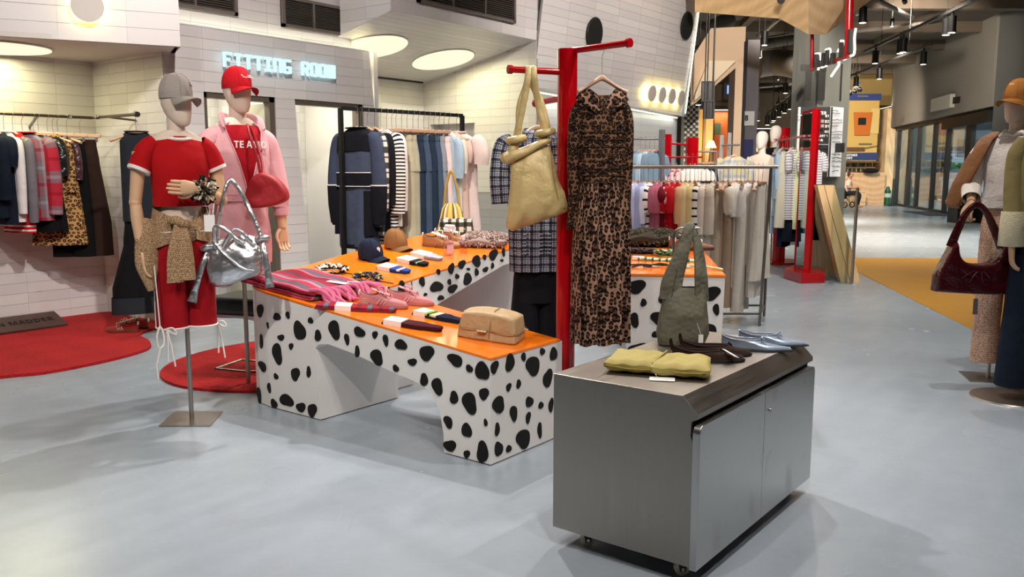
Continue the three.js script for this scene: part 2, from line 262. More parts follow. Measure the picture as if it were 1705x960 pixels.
// ---------------------------------------------------------------- tiled walls of the shop: every tile a piece of its own
function clip(poly, ax, lim, keepGreater) {
  const out = []; poly.forEach((p, i) => { const q = poly[(i + 1) % poly.length], a = keepGreater ? p[ax] - lim : lim - p[ax], b = keepGreater ? q[ax] - lim : lim - q[ax]; if (a >= 0) out.push(p); if ((a >= 0) !== (b >= 0)) { const t = a / (a - b); out.push([p[0] + (q[0] - p[0]) * t, p[1] + (q[1] - p[1]) * t]); } }); return out;
}
const areaOf = p => Math.abs(p.reduce((s, a, i) => { const b = p[(i + 1) % p.length]; return s + a[0] * b[1] - b[0] * a[1]; }, 0)) / 2;
const tileGeo = new Map();
function tiles(parent, o, u, v, polys, { h = 0.096, L = 0.38, gap = 0.0024, t = 0.005, ms = TILES, v0 = 0, u0 = 0, back = 0.03, jointM = JOINT } = {}) {
  const n = V(0, 0, 0).crossVectors(u, v).normalize(), B = new THREE.Matrix4().makeBasis(u, v, n), q = new THREE.Quaternion().setFromRotationMatrix(B);
  polys.forEach(poly => {
    const bk = mesh('backing', extrude(poly, back).translate(0, 0, -back), jointM, parent); bk.position.copy(o); bk.quaternion.copy(q);
    const us = poly.map(p => p[0]), vs = poly.map(p => p[1]);
    for (let j = Math.floor((Math.min(...vs) - v0) / h); v0 + j * h < Math.max(...vs); j++) for (let i = Math.floor((Math.min(...us) - u0) / L); u0 + i * L < Math.max(...us); i++) {
      const a0 = u0 + i * L + gap / 4, a1 = a0 + L - gap / 2, b0 = v0 + j * h + gap / 2, b1 = b0 + h - gap;
      let c = clip(clip(clip(clip(poly, 0, a0, true), 0, a1, false), 1, b0, true), 1, b1, false);
      if (c.length < 3 || areaOf(c) < 0.0015) continue;
      let geo, at0;
      if (Math.abs(areaOf(c) - (a1 - a0) * (b1 - b0)) < 1e-6) { const k = [h, L, gap, t].join(); if (!tileGeo.has(k)) tileGeo.set(k, box(a1 - a0, b1 - b0, t, 0, 0, t / 2)); geo = tileGeo.get(k); at0 = [(a0 + a1) / 2, (b0 + b1) / 2]; }
      else { at0 = c[0]; geo = extrude(c.map(p => [p[0] - at0[0], p[1] - at0[1]]), t); }
      const m = mesh('tile', geo, ms[Math.floor(rnd() * ms.length)], parent); m.position.copy(o).addScaledVector(u, at0[0]).addScaledVector(v, at0[1]); m.quaternion.copy(q);
    }
  });
}
const UP = V(0, 1, 0), ZN = V(0, 0, -1), XP = V(1, 0, 0);
const rect = (a0, a1, b0, b1) => [[a0, b0], [a1, b0], [a1, b1], [a0, b1]];
const WX = -8.35;                                                       // the long back wall of the shop
{ const w = structG('wall_left'); tiles(w, V(WX, 0, -1.6), ZN, UP, [rect(0, 2.64, 0, 2.45)]); struct('wall_left_near', box(0.1, 2.45, 8.6, WX - 0.05, 1.225, 2.7), TILES[0]); }
{ const w = structG('wall_left_return'); tiles(w, V(WX, 0, -4.24), XP, UP, [rect(0, 1.235, 0, 2.45)], { L: 0.31 }); }
{ const w = structG('wall_fitting_back'); tiles(w, V(WX, 0, -4.3), ZN, UP, [rect(0, 2.6, 0, 2.5)], { L: 0.4, h: 0.11 }); }
const FX = -7.11;                                                       // front of the fitting rooms
{
  const w = structG('wall_fitting_front'), d1 = 0.38, d1r = 1.17, d2t = 1.406, d2b = 1.56, d2r = 2.33;
  tiles(w, V(FX, 0, -4.24), ZN, UP, [
    [[0, 0], [d1, 0], [d1, 2.12], [0, 2.12]], [[0, 2.12], [2.49, 2.12], [2.435, 2.695], [0, 2.695]],
    [[d1r, 0], [d2b, 0], [d2t, 2.12], [d1r, 2.12]], [[d2r, 0], [2.68, 0], [2.49, 2.12], [d2r, 2.12]]], { L: 0.39 });
  struct('reveal', [box(0.16, 0.03, d1r - d1, FX - 0.1, 2.135, -4.24 - (d1 + d1r) / 2), box(0.16, 0.03, d2r - d2t, FX - 0.1, 2.135, -4.24 - (d2t + d2r) / 2), box(0.16, 2.12, 0.02, FX - 0.1, 1.06, -4.24 - d1 + 0.012), box(0.16, 2.12, 0.02, FX - 0.1, 1.06, -4.24 - d2r - 0.012)], TILES[1], w);
  const top = struct('ledge', box(0.14, 0.03, 2.3, FX - 0.09, 2.69, -5.53), TILES[2], w);
  // partition between the two fitting rooms, and their ceiling
  struct('wall_fitting_partition', box(1.04, 2.46, 0.08, -7.79, 1.23, -5.62), TILES[1]);
  struct('wall_fitting_end', box(1.2, 2.7, 0.06, -7.74, 1.35, -6.8), TILES[1]);
  struct('ceiling_fitting', box(1.12, 0.06, 2.5, -7.75, 2.5, -5.55), TILES[2]);
}
// brown metal door frames
const FRAME = mat('#6f655b', 0.45, { metalness: 0.4 });
{ const d = structG('door_1'); const zz = [-4.62, -5.41]; struct('door_frame', [box(0.1, 0.05, 0.79, FX - 0.06, 2.095, -5.015), box(0.1, 2.12, 0.06, FX - 0.06, 1.06, zz[1] + 0.03), box(0.1, 2.12, 0.04, FX - 0.06, 1.06, zz[0] - 0.02)], FRAME, d); struct('door_leaf', box(0.7, 2.06, 0.035, FX - 0.44, 1.03, zz[1] + 0.045), mat('#b3ad9d', 0.5), d); struct('door_handle', rod(V(FX - 0.7, 1.0, zz[1] + 0.1), V(FX - 0.58, 1.0, zz[1] + 0.1), 0.01), STEEL, d); }
{ const d = structG('door_2'); struct('door_frame', [box(0.1, 0.05, 0.93, FX - 0.06, 2.095, -6.11), box(0.1, 2.12, 0.06, FX - 0.06, 1.06, -6.54)], FRAME, d); }
for (const z of [-5.98, -6.26]) { const k = thing('coat_hook', z > -6 ? 'left steel coat hook on the tiled wall of the right fitting room' : 'right steel coat hook on the tiled wall of the right fitting room', 'hook', V(WX + 0.009, 1.76, z)); mesh('plate', cyl(0.028, 0.028, 0.012).rotateZ(PI / 2).translate(0.006, 0, 0), STEEL, k); mesh('peg', [rod(V(0, 0, 0), V(0.07, 0.004, 0), 0.009), cyl(0.014, 0.014, 0.012).rotateZ(PI / 2).translate(0.07, 0.004, 0)], STEEL, k); }
for (const z of [-5.0, -6.1]) {
  const l = thing('ceiling_light', z > -5.5 ? 'round ceiling light inside the left fitting room' : 'round ceiling light inside the right fitting room', 'ceiling light', V(-7.75, 2.46, z));
  mesh('lamp_disc', cyl(0.16, 0.16, 0.012, 0, 0, 0, 32), glow('#fdfbe6', 2.5), l);
  const r = new THREE.RectAreaLight(0xfbf8dc, 55, 0.28, 0.28); r.position.set(-7.75, 2.445, z); r.lookAt(-7.75, 0, z); scene.add(r);
}
// upper wall over the fitting rooms, with its cove light
{ const w = structG('wall_upper_fitting'); tiles(w, V(-7.26, 2.56, -4.2), ZN, UP, [rect(-0.2, 2.36, 0, 1.9)], { L: 0.42 }); }
function strip(label, a, b, nrm, power, w = 0.025, k = 2.6) {
  const g = single('led_strip_light', bar(a, b, w, 0.012), glow('#fdf8da', k), label, 'strip light'); const L = a.distanceTo(b), l = new THREE.RectAreaLight(0xfcf6d8, power, L, w * 1.2);
  l.position.copy(a).add(b).multiplyScalar(0.5).addScaledVector(nrm, 0.015); l.lookAt(l.position.clone().add(nrm)); const dir = b.clone().sub(a).normalize(); const m = new THREE.Matrix4().makeBasis(dir, V(0, 0, 0).crossVectors(nrm.clone().negate(), dir), nrm.clone().negate()); l.quaternion.setFromRotationMatrix(m); scene.add(l);
}
strip('cove strip light along the top of the fitting room front', V(-7.2, 2.715, -4.42), V(-7.2, 2.715, -6.52), V(-0.25, 1, 0).normalize(), 5, 0.02, 0.8);
// bulkhead over the left rail
const BP = [[-8.4, -0.7], [-7.275, -2.99], [-6.70, -4.16]];
{
  const w = structG('wall_bulkhead_left'), d = V(BP[2][0] - BP[1][0], 0, BP[2][1] - BP[1][1]); const L = d.length(); d.normalize();
  tiles(w, V(BP[1][0] - d.x * 1.1, 2.43, BP[1][1] - d.z * 1.1), d, UP, [rect(0, L + 1.1, 0, 1.5)], { L: 0.5, h: 0.13 });
  struct('bulkhead_side', plan([[-6.705, -4.165], [-7.26, -4.43], [-7.28, -4.39], [-6.725, -4.125]], 2.43, 4.3), TILES[1], w);
  struct('soffit_left', plan([[-8.5, -0.7], [-8.35, -4.24], [-7.11, -4.24], [-7.24, -4.42], [-6.71, -4.15], [-7.275, -2.97], [-8.35, -0.75]], 2.43, 2.47), mat('#cbc6c0', 0.7), w);
}
function discLight(label, pos, r, nrm, power) {
  const g = thing('ceiling_light', label, 'ceiling light', pos); const q = new THREE.Quaternion().setFromUnitVectors(V(0, 1, 0), nrm); g.quaternion.copy(q);
  mesh('lamp_disc', cyl(r, r, 0.016, 0, 0.006, 0, 64), glow('#fdfbd0', 0.8), g); mesh('rim', new THREE.TorusGeometry(r + 0.006, 0.01, 8, 64).rotateX(PI / 2), TILES[2], g);
  const l = new THREE.RectAreaLight(0xfbf2bc, power, r * 1.75, r * 1.75); l.position.copy(pos).addScaledVector(nrm, 0.03); l.lookAt(l.position.clone().add(nrm)); scene.add(l);
}
discLight('round flush ceiling light under the bulkhead at the left edge', V(-7.9, 2.424, -3.2), 0.42, V(0, -1, 0), 8);
// right bulkhead, sloped tiled ceiling and alcove
const AZ = -8.843, CS = (3.01 - 2.59) / 1.91, cd = V(1, CS, 0).normalize(), cn = V(CS, -1, 0).normalize();
{
  const w = structG('wall_bulkhead_right');
  tiles(w, V(-6.44, 3.01, -6.36), ZN, UP, [rect(0, 2.6, 0, 1.2)], { L: 0.45, h: 0.12 });
  tiles(w, V(-7.2, 2.84, -6.36), XP, UP, [[[0, 0.0], [0.76, 0.17], [0.76, 1.4], [0, 1.4]]], { L: 0.4, h: 0.12 });
  const c = structG('ceiling_alcove'); tiles(c, V(WX, 2.59, -6.36), ZN, cd.clone(), [rect(0, 2.6, 0, 1.957)], { L: 1.3, h: 0.1, t: 0.005 });
  struct('ceiling_slot', box(0.05, 0.02, 0.88, -8.28, 2.596, -8.3), BLACK, c);
  const b = structG('wall_alcove_back'); tiles(b, V(WX, 0, -6.83), ZN, UP, [rect(0, 2.02, 0, 2.62)], { L: 0.4, h: 0.1 });
  const r = structG('wall_alcove_right'), o = { L: 0.3, h: 0.1 };
  const topAt = a => 2.59 + CS * a;
  tiles(r, V(WX, 0, AZ), XP, UP, [[[0, 1.125], [0.1, 1.125], [0.1, topAt(0.1)], [0, 2.59]], [[0.1, 2.035], [0.935, 2.035], [0.935, topAt(0.935)], [0.1, topAt(0.1)]], [[0.935, 1.125], [1.92, 1.125], [1.92, topAt(1.92)], [0.935, topAt(0.935)]], rect(0.1, 0.935, 1.125, 1.3)], o);
  tiles(r, V(WX, 0, AZ), XP, UP, [rect(0, 1.92, 0, 1.12)], { L: 0.3, h: 0.1, ms: GREYTILES });
  struct('niche', [box(0.84, 0.76, 0.02, WX + 0.5175, 1.665, AZ - 0.2), box(0.02, 0.76, 0.2, WX + 0.92, 1.665, AZ - 0.1), box(0.02, 0.76, 0.2, WX + 0.11, 1.665, AZ - 0.1), box(0.84, 0.02, 0.2, WX + 0.5175, 2.045, AZ - 0.1)], TILES[1], r);
}
discLight('right of the two round lights in the sloped alcove ceiling', V(-7.42, 2.795, -8.22).addScaledVector(cn, 0.008), 0.39, cn, 8);
discLight('left of the two round lights in the sloped alcove ceiling', V(-7.36, 2.808, -6.98).addScaledVector(cn, 0.008), 0.39, cn, 8);
// the leaning panel on the right, its strip light and the wall below
const PX = -6.48, lean = 0.13;
{
  const w = structG('wall_leaning_panel'), up = V(lean, 1, 0).normalize();
  const uu = ZN;
  tiles(w, V(PX, 2.44, AZ), uu, up, [[[0, 0], [4.1, -0.15], [4.28, 2.6], [0.05, 2.6]]], { L: 0.6, h: 0.1, gap: 0.004 });
  struct('panel_edge', extrude([[0, 0], [0.22, 0], [0.55, 2.6], [0.34, 2.6]], 0.06).translate(PX - 0.22, 2.29, -13.06), mat('#8f9aa3', 0.5), w);
  const l = structG('wall_below_panel'); tiles(l, V(-6.62, 0, AZ), ZN, UP, [rect(0, 4.16, 0, 2.5)], { L: 0.6, h: 0.1, ms: [mat('#c3c6cb', 0.4), mat('#bec1c7', 0.4)] });
  struct('wall_end', box(0.2, 2.5, 0.05, -6.72, 1.25, -13.03), mat('#8f9aa3', 0.5), l);
}
strip('strip light along the lower edge of the leaning white panel', V(-6.55, 2.40, -8.95), V(-6.55, 2.26, -12.9), V(0.2, -1, 0).normalize(), 16, 0.03);
strip('upright strip light along the far edge of the leaning white panel', V(-6.45, 2.33, -13.0), V(-6.22, 4.3, -13.0), V(1, 0, -0.3).normalize(), 8, 0.02);
// black oval speakers in the panel
for (const [z, y, l] of [[-10.06, 3.22, 'black oval speaker in the leaning white panel, beside the red pole'], [-12.64, 3.65, 'black oval speaker in the leaning white panel, near its far edge']]) {
  const g = thing('wall_speaker', l, 'speaker', V(PX + lean * (y - 2.44 + 0.036 * (-z + AZ)) + 0.02, y, z)); g.rotation.z = -Math.atan(lean);
  mesh('rim', new THREE.TorusGeometry(0.18, 0.014, 10, 48).rotateY(PI / 2).scale(1, 1.12, 1), BLACK, g); mesh('grille', cyl(0.178, 0.178, 0.02, 0, 0, 0, 40).rotateZ(PI / 2).scale(1, 1.12, 1), mat('#0a0a0b', 0.9, { bumpMap: weave, bumpScale: 0.004 }), g);
}
// round wall lamps: a plate standing off the wall with light spilling round it
function haloLamp(label, pos, nrm, r, power, group) {
  const g = thing('wall_light', label, 'wall light', pos, 0, group); g.quaternion.setFromUnitVectors(V(0, 0, 1), nrm);
  mesh('plate', cyl(r, r, 0.02, 0, 0, 0, 40).rotateX(PI / 2).translate(0, 0, 0.07), mat('#bdb5b0', 0.6), g);
  mesh('lamp_ring', cyl(r * 0.8, r * 0.8, 0.016, 0, 0, 0, 40).rotateX(PI / 2).translate(0, 0, 0.045), glow('#ffe97a', 2), g);
  mesh('stem', cyl(0.02, 0.02, 0.06).rotateX(PI / 2).translate(0, 0, 0.02), STEEL, g);
  const l = new THREE.RectAreaLight(0xffe883, power, r * 1.5, r * 1.5); l.position.copy(pos).addScaledVector(nrm, 0.036); l.lookAt(pos.clone().addScaledVector(nrm, -1)); scene.add(l);
}
{ const d = V(BP[2][0] - BP[1][0], 0, BP[2][1] - BP[1][1]).normalize(), n = V(0, 0, 0).crossVectors(d, UP); haloLamp('round wall lamp with a yellow halo on the left bulkhead, at the top edge', V(BP[1][0], 2.69, BP[1][1]).addScaledVector(d, 0.62).addScaledVector(n, 0.008), n, 0.12, 14); }
[[-11.72, 2.565], [-12.04, 2.565], [-12.36, 2.567], [-12.68, 2.56]].forEach(([z, y], i) => haloLamp(['leftmost', 'second from left', 'third from left', 'rightmost'][i] + ' of the four round halo lamps on the leaning panel', V(PX + lean * (y - 2.33) + 0.012, y, z), V(1, -lean, 0).normalize(), 0.115, 22));
// louvred air vents
function vent(label, o, u, W, Hh, mull, slats) {
  const g = thing('air_vent', label, 'vent', o); const n = V(0, 0, 0).crossVectors(u, UP); g.quaternion.setFromRotationMatrix(new THREE.Matrix4().makeBasis(u, UP, n));
  const m = mat('#6d645f', 0.5), md = mat('#57504c', 0.5);
  mesh('backing', box(W, Hh, 0.01, W / 2, Hh / 2, 0.006), mat('#26211f', 0.8), g);
  mesh('vent_frame', [box(W, 0.03, 0.04, W / 2, 0.015, 0.02), box(W, 0.03, 0.04, W / 2, Hh - 0.015, 0.02), box(0.035, Hh, 0.04, 0.0175, Hh / 2, 0.02), box(0.035, Hh, 0.04, W - 0.0175, Hh / 2, 0.02), ...mull.map(a => box(0.02, Hh, 0.035, a * W, Hh / 2, 0.02))], m, g);
  const sl = box(W - 0.06, 0.004, 0.03).rotateX(0.6); for (let i = 0; i < slats; i++) { const s = mesh('slat', sl, md, g); s.position.set(W / 2, 0.035 + (i + 0.5) * (Hh - 0.07) / slats, 0.02); }
}
vent('left louvred vent high above the fitting room doors', V(-7.25, 2.865, -4.33), ZN, 0.77, 0.3, [0.42], 11);
vent('right louvred vent above the lit sign', V(-7.25, 2.835, -5.62), ZN, 0.80, 0.3, [0.5], 12);
vent('long louvred vent in the bulkhead over the alcove', V(-6.43, 3.14, -6.72), ZN, 1.66, 0.3, [0.33, 0.66], 10);
// the lit lettering
{
  const g = thing('fitting_room_sign_lights', 'glowing white block lettering reading fitting room above the doors', 'sign', V(FX + 0.012, 2.352, -4.80)); g.rotation.y = PI / 2;
  const m = glow('#bfeaf6', 1.0), W = 0.093, Hh = 0.136, s = 0.023, R = (x, y, w, h) => rbox(w, h, 0.035, 0.005, x + w / 2, y + h / 2, 0.055, 2);
  const L = {
    F: [R(0, 0, s, Hh), R(0, Hh - s, W, s), R(0, Hh * 0.45, W * 0.75, s)], I: [R(W / 2 - s / 2, 0, s, Hh), R(0.008, 0, W - 0.016, s), R(0.008, Hh - s, W - 0.016, s)], T: [R(W / 2 - s / 2, 0, s, Hh), R(0, Hh - s, W, s)],
    N: [R(0, 0, s, Hh), R(W - s, 0, s, Hh), R(0, Hh - s, W, s)], G: [R(0, 0.01, s, Hh - 0.02), R(0.008, 0, W - 0.012, s), R(0.008, Hh - s, W - 0.012, s), R(W - s, 0.008, s, Hh * 0.45), R(W * 0.5, Hh * 0.36, W * 0.5, s)],
    R: [R(0, 0, s, Hh), R(0, Hh - s, W - 0.01, s), R(0, Hh * 0.42, W - 0.01, s), R(W - s, Hh * 0.5, s, Hh * 0.42), rbox(s, Hh * 0.52, 0.035, 0.005, 0, 0, 0, 2).rotateZ(0.42).translate(W * 0.7, Hh * 0.24, 0.055)],
    O: [R(0, 0.01, s, Hh - 0.02), R(W - s, 0.01, s, Hh - 0.02), R(0.008, 0, W - 0.016, s), R(0.008, Hh - s, W - 0.016, s)], M: [R(0, 0, s, Hh), R(W - s, 0, s, Hh), R(W / 2 - s / 2, 0, s, Hh), R(0, Hh - s, W, s)]
  };
  [...'FITTING ROOM'].forEach((c, i) => { if (c === ' ') return; const q = mesh('letter', [...L[c]], m, g); q.position.x = i * 0.1122; mesh('standoff', [rod(V(W / 2, Hh * 0.8, 0), V(W / 2, Hh * 0.8, 0.04), 0.006, 6)], STEEL, q); });
  const l = new THREE.RectAreaLight(0xcfeff8, 2, 1.36, 0.12); l.position.set(FX + 0.1, 2.42, -5.5); l.lookAt(0, 2.42, -5.5); scene.add(l);
}
// ---------------------------------------------------------------- red carpets
const carpetBump = noiseTex(256, (x, y) => 0.5 + 0.5 * tile(x, y, 60) + 0.4 * tile(x, y, 110, 3) + 0.2 * tile(x, y, 8, 5), 0.4);
const CARPET = mat('#b30d14', 0.98, { bumpMap: carpetBump, bumpScale: 0.02 });
{
  const edge = blob([[-6.45, -1.2], [-6.27, -2.3], [-6.14, -2.65], [-6.17, -3.1], [-6.32, -3.5], [-6.6, -3.68], [-6.88, -3.76], [-7.05, -3.9], [-7.15, -4.12], [-7.3, -4.22], [-7.9, -4.22], [-8.32, -4.21], [-8.33, -3.2], [-8.33, -1.4], [-7.6, -0.9]], 110);
  single('carpet', plan(edge, 0.002, 0.022), CARPET, 'large red carpet with a wavy edge under the left clothes rail', 'carpet');
  const c = []; for (let i = 0; i < 72; i++) { const a = i / 72 * 2 * PI, e = 0.97 + 0.05 * cos(2 * a + 0.5); c.push([-5.05 + 0.86 * e * cos(a), -4.05 + 1.12 * e * sin(a) - 0.0]); }
  single('carpet', plan(c, 0.002, 0.018), CARPET, 'rounded red carpet under the stool at the left end of the spotted table', 'carpet');
  const d = []; for (let i = 0; i < 60; i++) { const a = i / 60 * 2 * PI; d.push([-5.4 + 0.8 * cos(a), -6.05 + 0.75 * sin(a)]); }
  single('carpet', plan(d, 0.002, 0.018), CARPET, 'red carpet seen through the arch under the far wing of the spotted table', 'carpet');
}
// ---------------------------------------------------------------- spotted display tables
const SPOTW = mat('#e2dfdc', 0.42), SPOTK = mat('#0a0a0a', 0.97, { bumpMap: carpetBump, bumpScale: 0.01 }), ORANGE = new THREE.MeshPhysicalMaterial({ color: SRGB('#f47c10'), roughness: 0.22, clearcoat: 0.6, clearcoatRoughness: 0.1 });
const surf = (x, z) => 0.524 + 0.1 * (-2.5 - x) + 0.125 * Math.max(0, -3.72 - z);
const spotGeos = []; for (let k = 0; k < 7; k++) { const s = []; for (let i = 0; i < 22; i++) { const a = i / 22 * 2 * PI, r = 1 + 0.13 * sin(2 * a + k * 1.7) + 0.09 * sin(3 * a + k * 2.9); s.push([r * cos(a), r * sin(a)]); } spotGeos.push(extrude(s, 1)); }
function spots(parent, list, place) { list.forEach(([a, b, w, h], i) => { const m = mesh('spot', spotGeos[(i * 3) % 7], SPOTK, parent); place(m, a / 100, b / 100); m.scale.set(w * 0.0096, h * 0.0098, 0.005); }); }
{
  const t = thing('display_table', 'low white table with black spots and a sloping orange top in two wings', 'table', V(0, 0, 0));
  const front = blobless([[-2.5, -3.08], [-4.2, -3.08], [-4.32, -3.1], [-4.43, -3.155], [-4.53, -3.24], [-4.61, -3.35], [-4.665, -3.48], [-4.7, -3.6], [-4.71, -3.72], [-3.9, -3.72], [-2.5, -3.66]]), back = [[-3.9, -3.72], [-4.71, -3.72], [-4.73, -4.2], [-4.72, -4.7], [-4.70, -5.16], [-3.9, -5.16]];
  function blobless(p) { return p; }
  const lid = (pts, th, dy) => warp(plan(pts, 0, th), v => { v.y += surf(v.x, v.z) - th + dy; });
  mesh('tabletop', [lid(front, 0.012, 0.004), lid(back, 0.012, 0.004)], ORANGE, t);
  // front wing: bridge with an arch
  const s = (x) => surf(x, -3.08) - 0.009;
  const prof = [[-2.502, 0.006], [-2.502, s(-2.5)], [-3.79, s(-3.79)], [-3.79, 0.40], [-3.74, 0.44], [-3.66, 0.452], [-3.45, 0.425], [-3.28, 0.391], [-3.137, 0.362], [-3.05, 0.35], [-2.97, 0.335], [-2.91, 0.31], [-2.86, 0.27], [-2.825, 0.2], [-2.805, 0.1], [-2.803, 0.006]];
  mesh('front_wing', extrude(prof, 0.6, 0.0).translate(0, 0, -3.681), SPOTW, t);
  // shared corner leg
  const corner = [[-3.742, -3.081], ...front.slice(1, 9).map(p => [p[0], p[1] + 0.0015]), [-4.71, -4.0], [-3.901, -4.0], [-3.901, -3.70], [-3.742, -3.70]];
  const cg = plan(corner.map(([x, z]) => [x, z]), 0.006, 1);
  mesh('corner_leg', warp(cg, v => { if (v.y > 0.5) v.y = surf(v.x, v.z) - 0.009; if (v.y > 0.3 && Math.abs(v.x + 3.742) < 0.01) v.x = -3.785; }), SPOTW, t);
  // far wing, cut along z with its arch, and the end leg with a rounded shoulder
  const S2 = z => surf(-3.9, z) - 0.009;
  const arch = [[-3.99, 0.36], [-4.06, 0.43], [-4.25, 0.512], [-4.5, 0.585], [-4.7, 0.64], [-4.95, 0.71], [-5.16, 0.735]];
  const bp = [[3.99, 0.36], ...arch.map(([z, y]) => [-z, y]), [5.16, S2(-5.16)], [3.99, S2(-3.99)]];
  mesh('far_wing', warp(extrude(bp, 0.82).rotateY(PI / 2).translate(-4.721, 0, 0), v => { if (v.y > 0.66 && Math.abs(v.y - S2(v.z)) < 0.004) v.y += 0.1 * (-3.9 - v.x); }), SPOTW, t);
  const sh = new THREE.Shape(); sh.moveTo(5.14, 0.006); sh.lineTo(5.14, 0.846); sh.quadraticCurveTo(5.25, 0.85, 5.26, 0.73); sh.lineTo(5.30, 0.006); sh.closePath();
  mesh('end_leg', new THREE.ExtrudeGeometry(sh, { depth: 0.82, bevelEnabled: false, curveSegments: 12 }).rotateY(PI / 2).translate(-4.721, 0, 0), SPOTW, t);
  const F1 = [[-427, 58, 4, 4], [-410, 56, 4, 2], [-400, 58, 2, 2], [-419, 50, 1, 2], [-390, 50, 5, 6], [-380, 57, 2, 2], [-407, 44, 3, 2], [-398, 40, 2, 2], [-427, 39, 2, 4], [-411, 34, 5, 6], [-427, 24, 5, 3], [-413, 20, 2, 2]];
  const F2 = [[-395, 24, 4, 4], [-383, 27, 2, 3], [-420, 12, 2, 3], [-433, 5, 3, 5], [-416, 3, 3, 3], [-404, 7, 6, 4], [-391, 5, 4, 3], [-381, 5, 4, 4], [-374, 49, 3, 3], [-360, 54, 5, 5], [-350, 50, 2, 3], [-340, 55, 4, 3]];
  const F3 = [[-328, 55, 2, 2], [-342, 44, 2, 3], [-327, 43, 5, 4], [-320, 53, 2, 3], [-313, 39, 2, 2], [-309, 52, 4, 3], [-301, 44, 3, 2], [-291, 50, 5, 4], [-293, 36, 3, 3], [-284, 34, 4, 4], [-272, 49, 5, 3], [-263, 46, 2, 2], [-255, 46, 4, 5]];
  const F4 = [[-254, 35, 3, 3], [-273, 30, 3, 3], [-263, 29, 5, 5], [-277, 17, 3, 3], [-253, 21, 1, 2], [-265, 15, 3, 4], [-276, 5, 4, 3], [-265, 3, 2, 2], [-255, 6, 4, 5]];
  for (const f of [F1, F2, F3, F4]) spots(t, f, (m, x, y) => { if (x > -4.21) { m.position.set(x, y, -3.0805); return; } const a = (-4.2 - x) / 0.5; m.position.set(x, y, -3.081 - 0.16 * a * a - 0.03 * a); m.rotation.y = -0.75 * a - 0.05; });
  const E = [[-311, 48, 3, 3], [-323, 48, 4, 4], [-334, 49, 2, 2], [-342, 43, 6, 5], [-350, 49, 2, 2], [-360, 46, 3, 4], [-355, 34, 4, 5], [-322, 36, 2, 2], [-330, 36, 2, 2], [-314, 29, 5, 4], [-326, 22, 3, 4], [-339, 25, 3, 3], [-349, 21, 2, 2], [-358, 19, 2, 4], [-338, 17, 2, 3], [-313, 17, 2, 3], [-348, 8, 2, 4], [-334, 7, 6, 5], [-314, 7, 3, 4], [-322, 5, 2, 2]];
  spots(t, E, (m, z, y) => { m.position.set(-2.5025, y, z); m.rotation.y = PI / 2; });
  const B1 = [[-377, 66, 2, 2], [-390, 65, 4, 5], [-409, 68, 3, 3], [-425, 73, 2, 2], [-401, 57, 4, 3], [-423, 63, 6, 4], [-438, 74, 3, 4], [-449, 76, 4, 3], [-412, 59, 2, 1], [-436, 65, 2, 2], [-456, 72, 2, 1], [-444, 68, 2, 2]];
  const B2 = [[-439, 60, 5, 3], [-455, 65, 5, 4], [-465, 77, 5, 4], [-474, 79, 2, 2], [-465, 69, 2, 3], [-427, 55, 3, 2], [-475, 70, 3, 2], [-484, 80, 5, 4], [-483, 72, 2, 2], [-496, 81, 2, 3], [-494, 75, 2, 1], [-508, 77, 4, 3], [-509, 83, 2, 2]];
  for (const f of [B1, B2]) spots(t, f, (m, z, y) => { m.position.set(-3.9005, y, z); m.rotation.y = PI / 2; });
  spots(t, [[-328, 52, 4, 6], [-345, 40, 3, 5], [-362, 55, 4, 6], [-350, 20, 4, 5], [-335, 12, 3, 4], [-380, 35, 5, 5], [-390, 58, 4, 4], [-372, 12, 4, 5]], (m, z, y) => { const a = (z + 3.72) / 0.64; m.position.set(-4.715 + 0.3 * Math.max(0, a) ** 2 * 1.2, y, z); m.rotation.y = -PI / 2 + 0.9 * Math.max(0, a); });
}
{
  const t = thing('display_table', 'white spotted table with an orange top behind the grey tote bag', 'table', V(-2.178, 0, -4.316), 29.7 * PI / 180);
  const g = new THREE.BoxGeometry(0.545, 0.82, 2.7, 1, 1, 1).translate(0, 0.41, -1.35);
  mesh('table_body', warp(g, v => { if (v.y < 0.1) v.x *= 0.93; }), SPOTW, t);
  mesh('tabletop', box(0.55, 0.012, 2.71, 0, 0.826, -1.35), ORANGE, t);
  spots(t, [[-21, 76, 5, 4], [-17, 67, 2, 2], [-22, 57, 3, 4], [-8, 58, 5, 4], [-5, 69, 4, 3], [-10, 49, 2, 2], [-19, 40, 6, 4], [20, 73, 5, 4], [13, 62, 2, 3], [23, 64, 2, 3], [20, 52, 4, 4], [10, 44, 4, 5], [2, 52, 3, 3], [4, 36, 4, 4], [21, 36, 3, 4]], (m, x, y) => { m.position.set(x, y, 0.0005); });
  spots(t, [[-20, 70, 5, 5], [-45, 60, 4, 5], [-70, 72, 4, 4], [-100, 62, 5, 5], [-130, 70, 4, 4], [-30, 45, 4, 5], [-60, 40, 5, 4], [-95, 35, 4, 5]], (m, z, y) => { m.position.set(0.2705 - 0.02 * (1 - y / 0.82), y, z); m.rotation.y = PI / 2; });
}
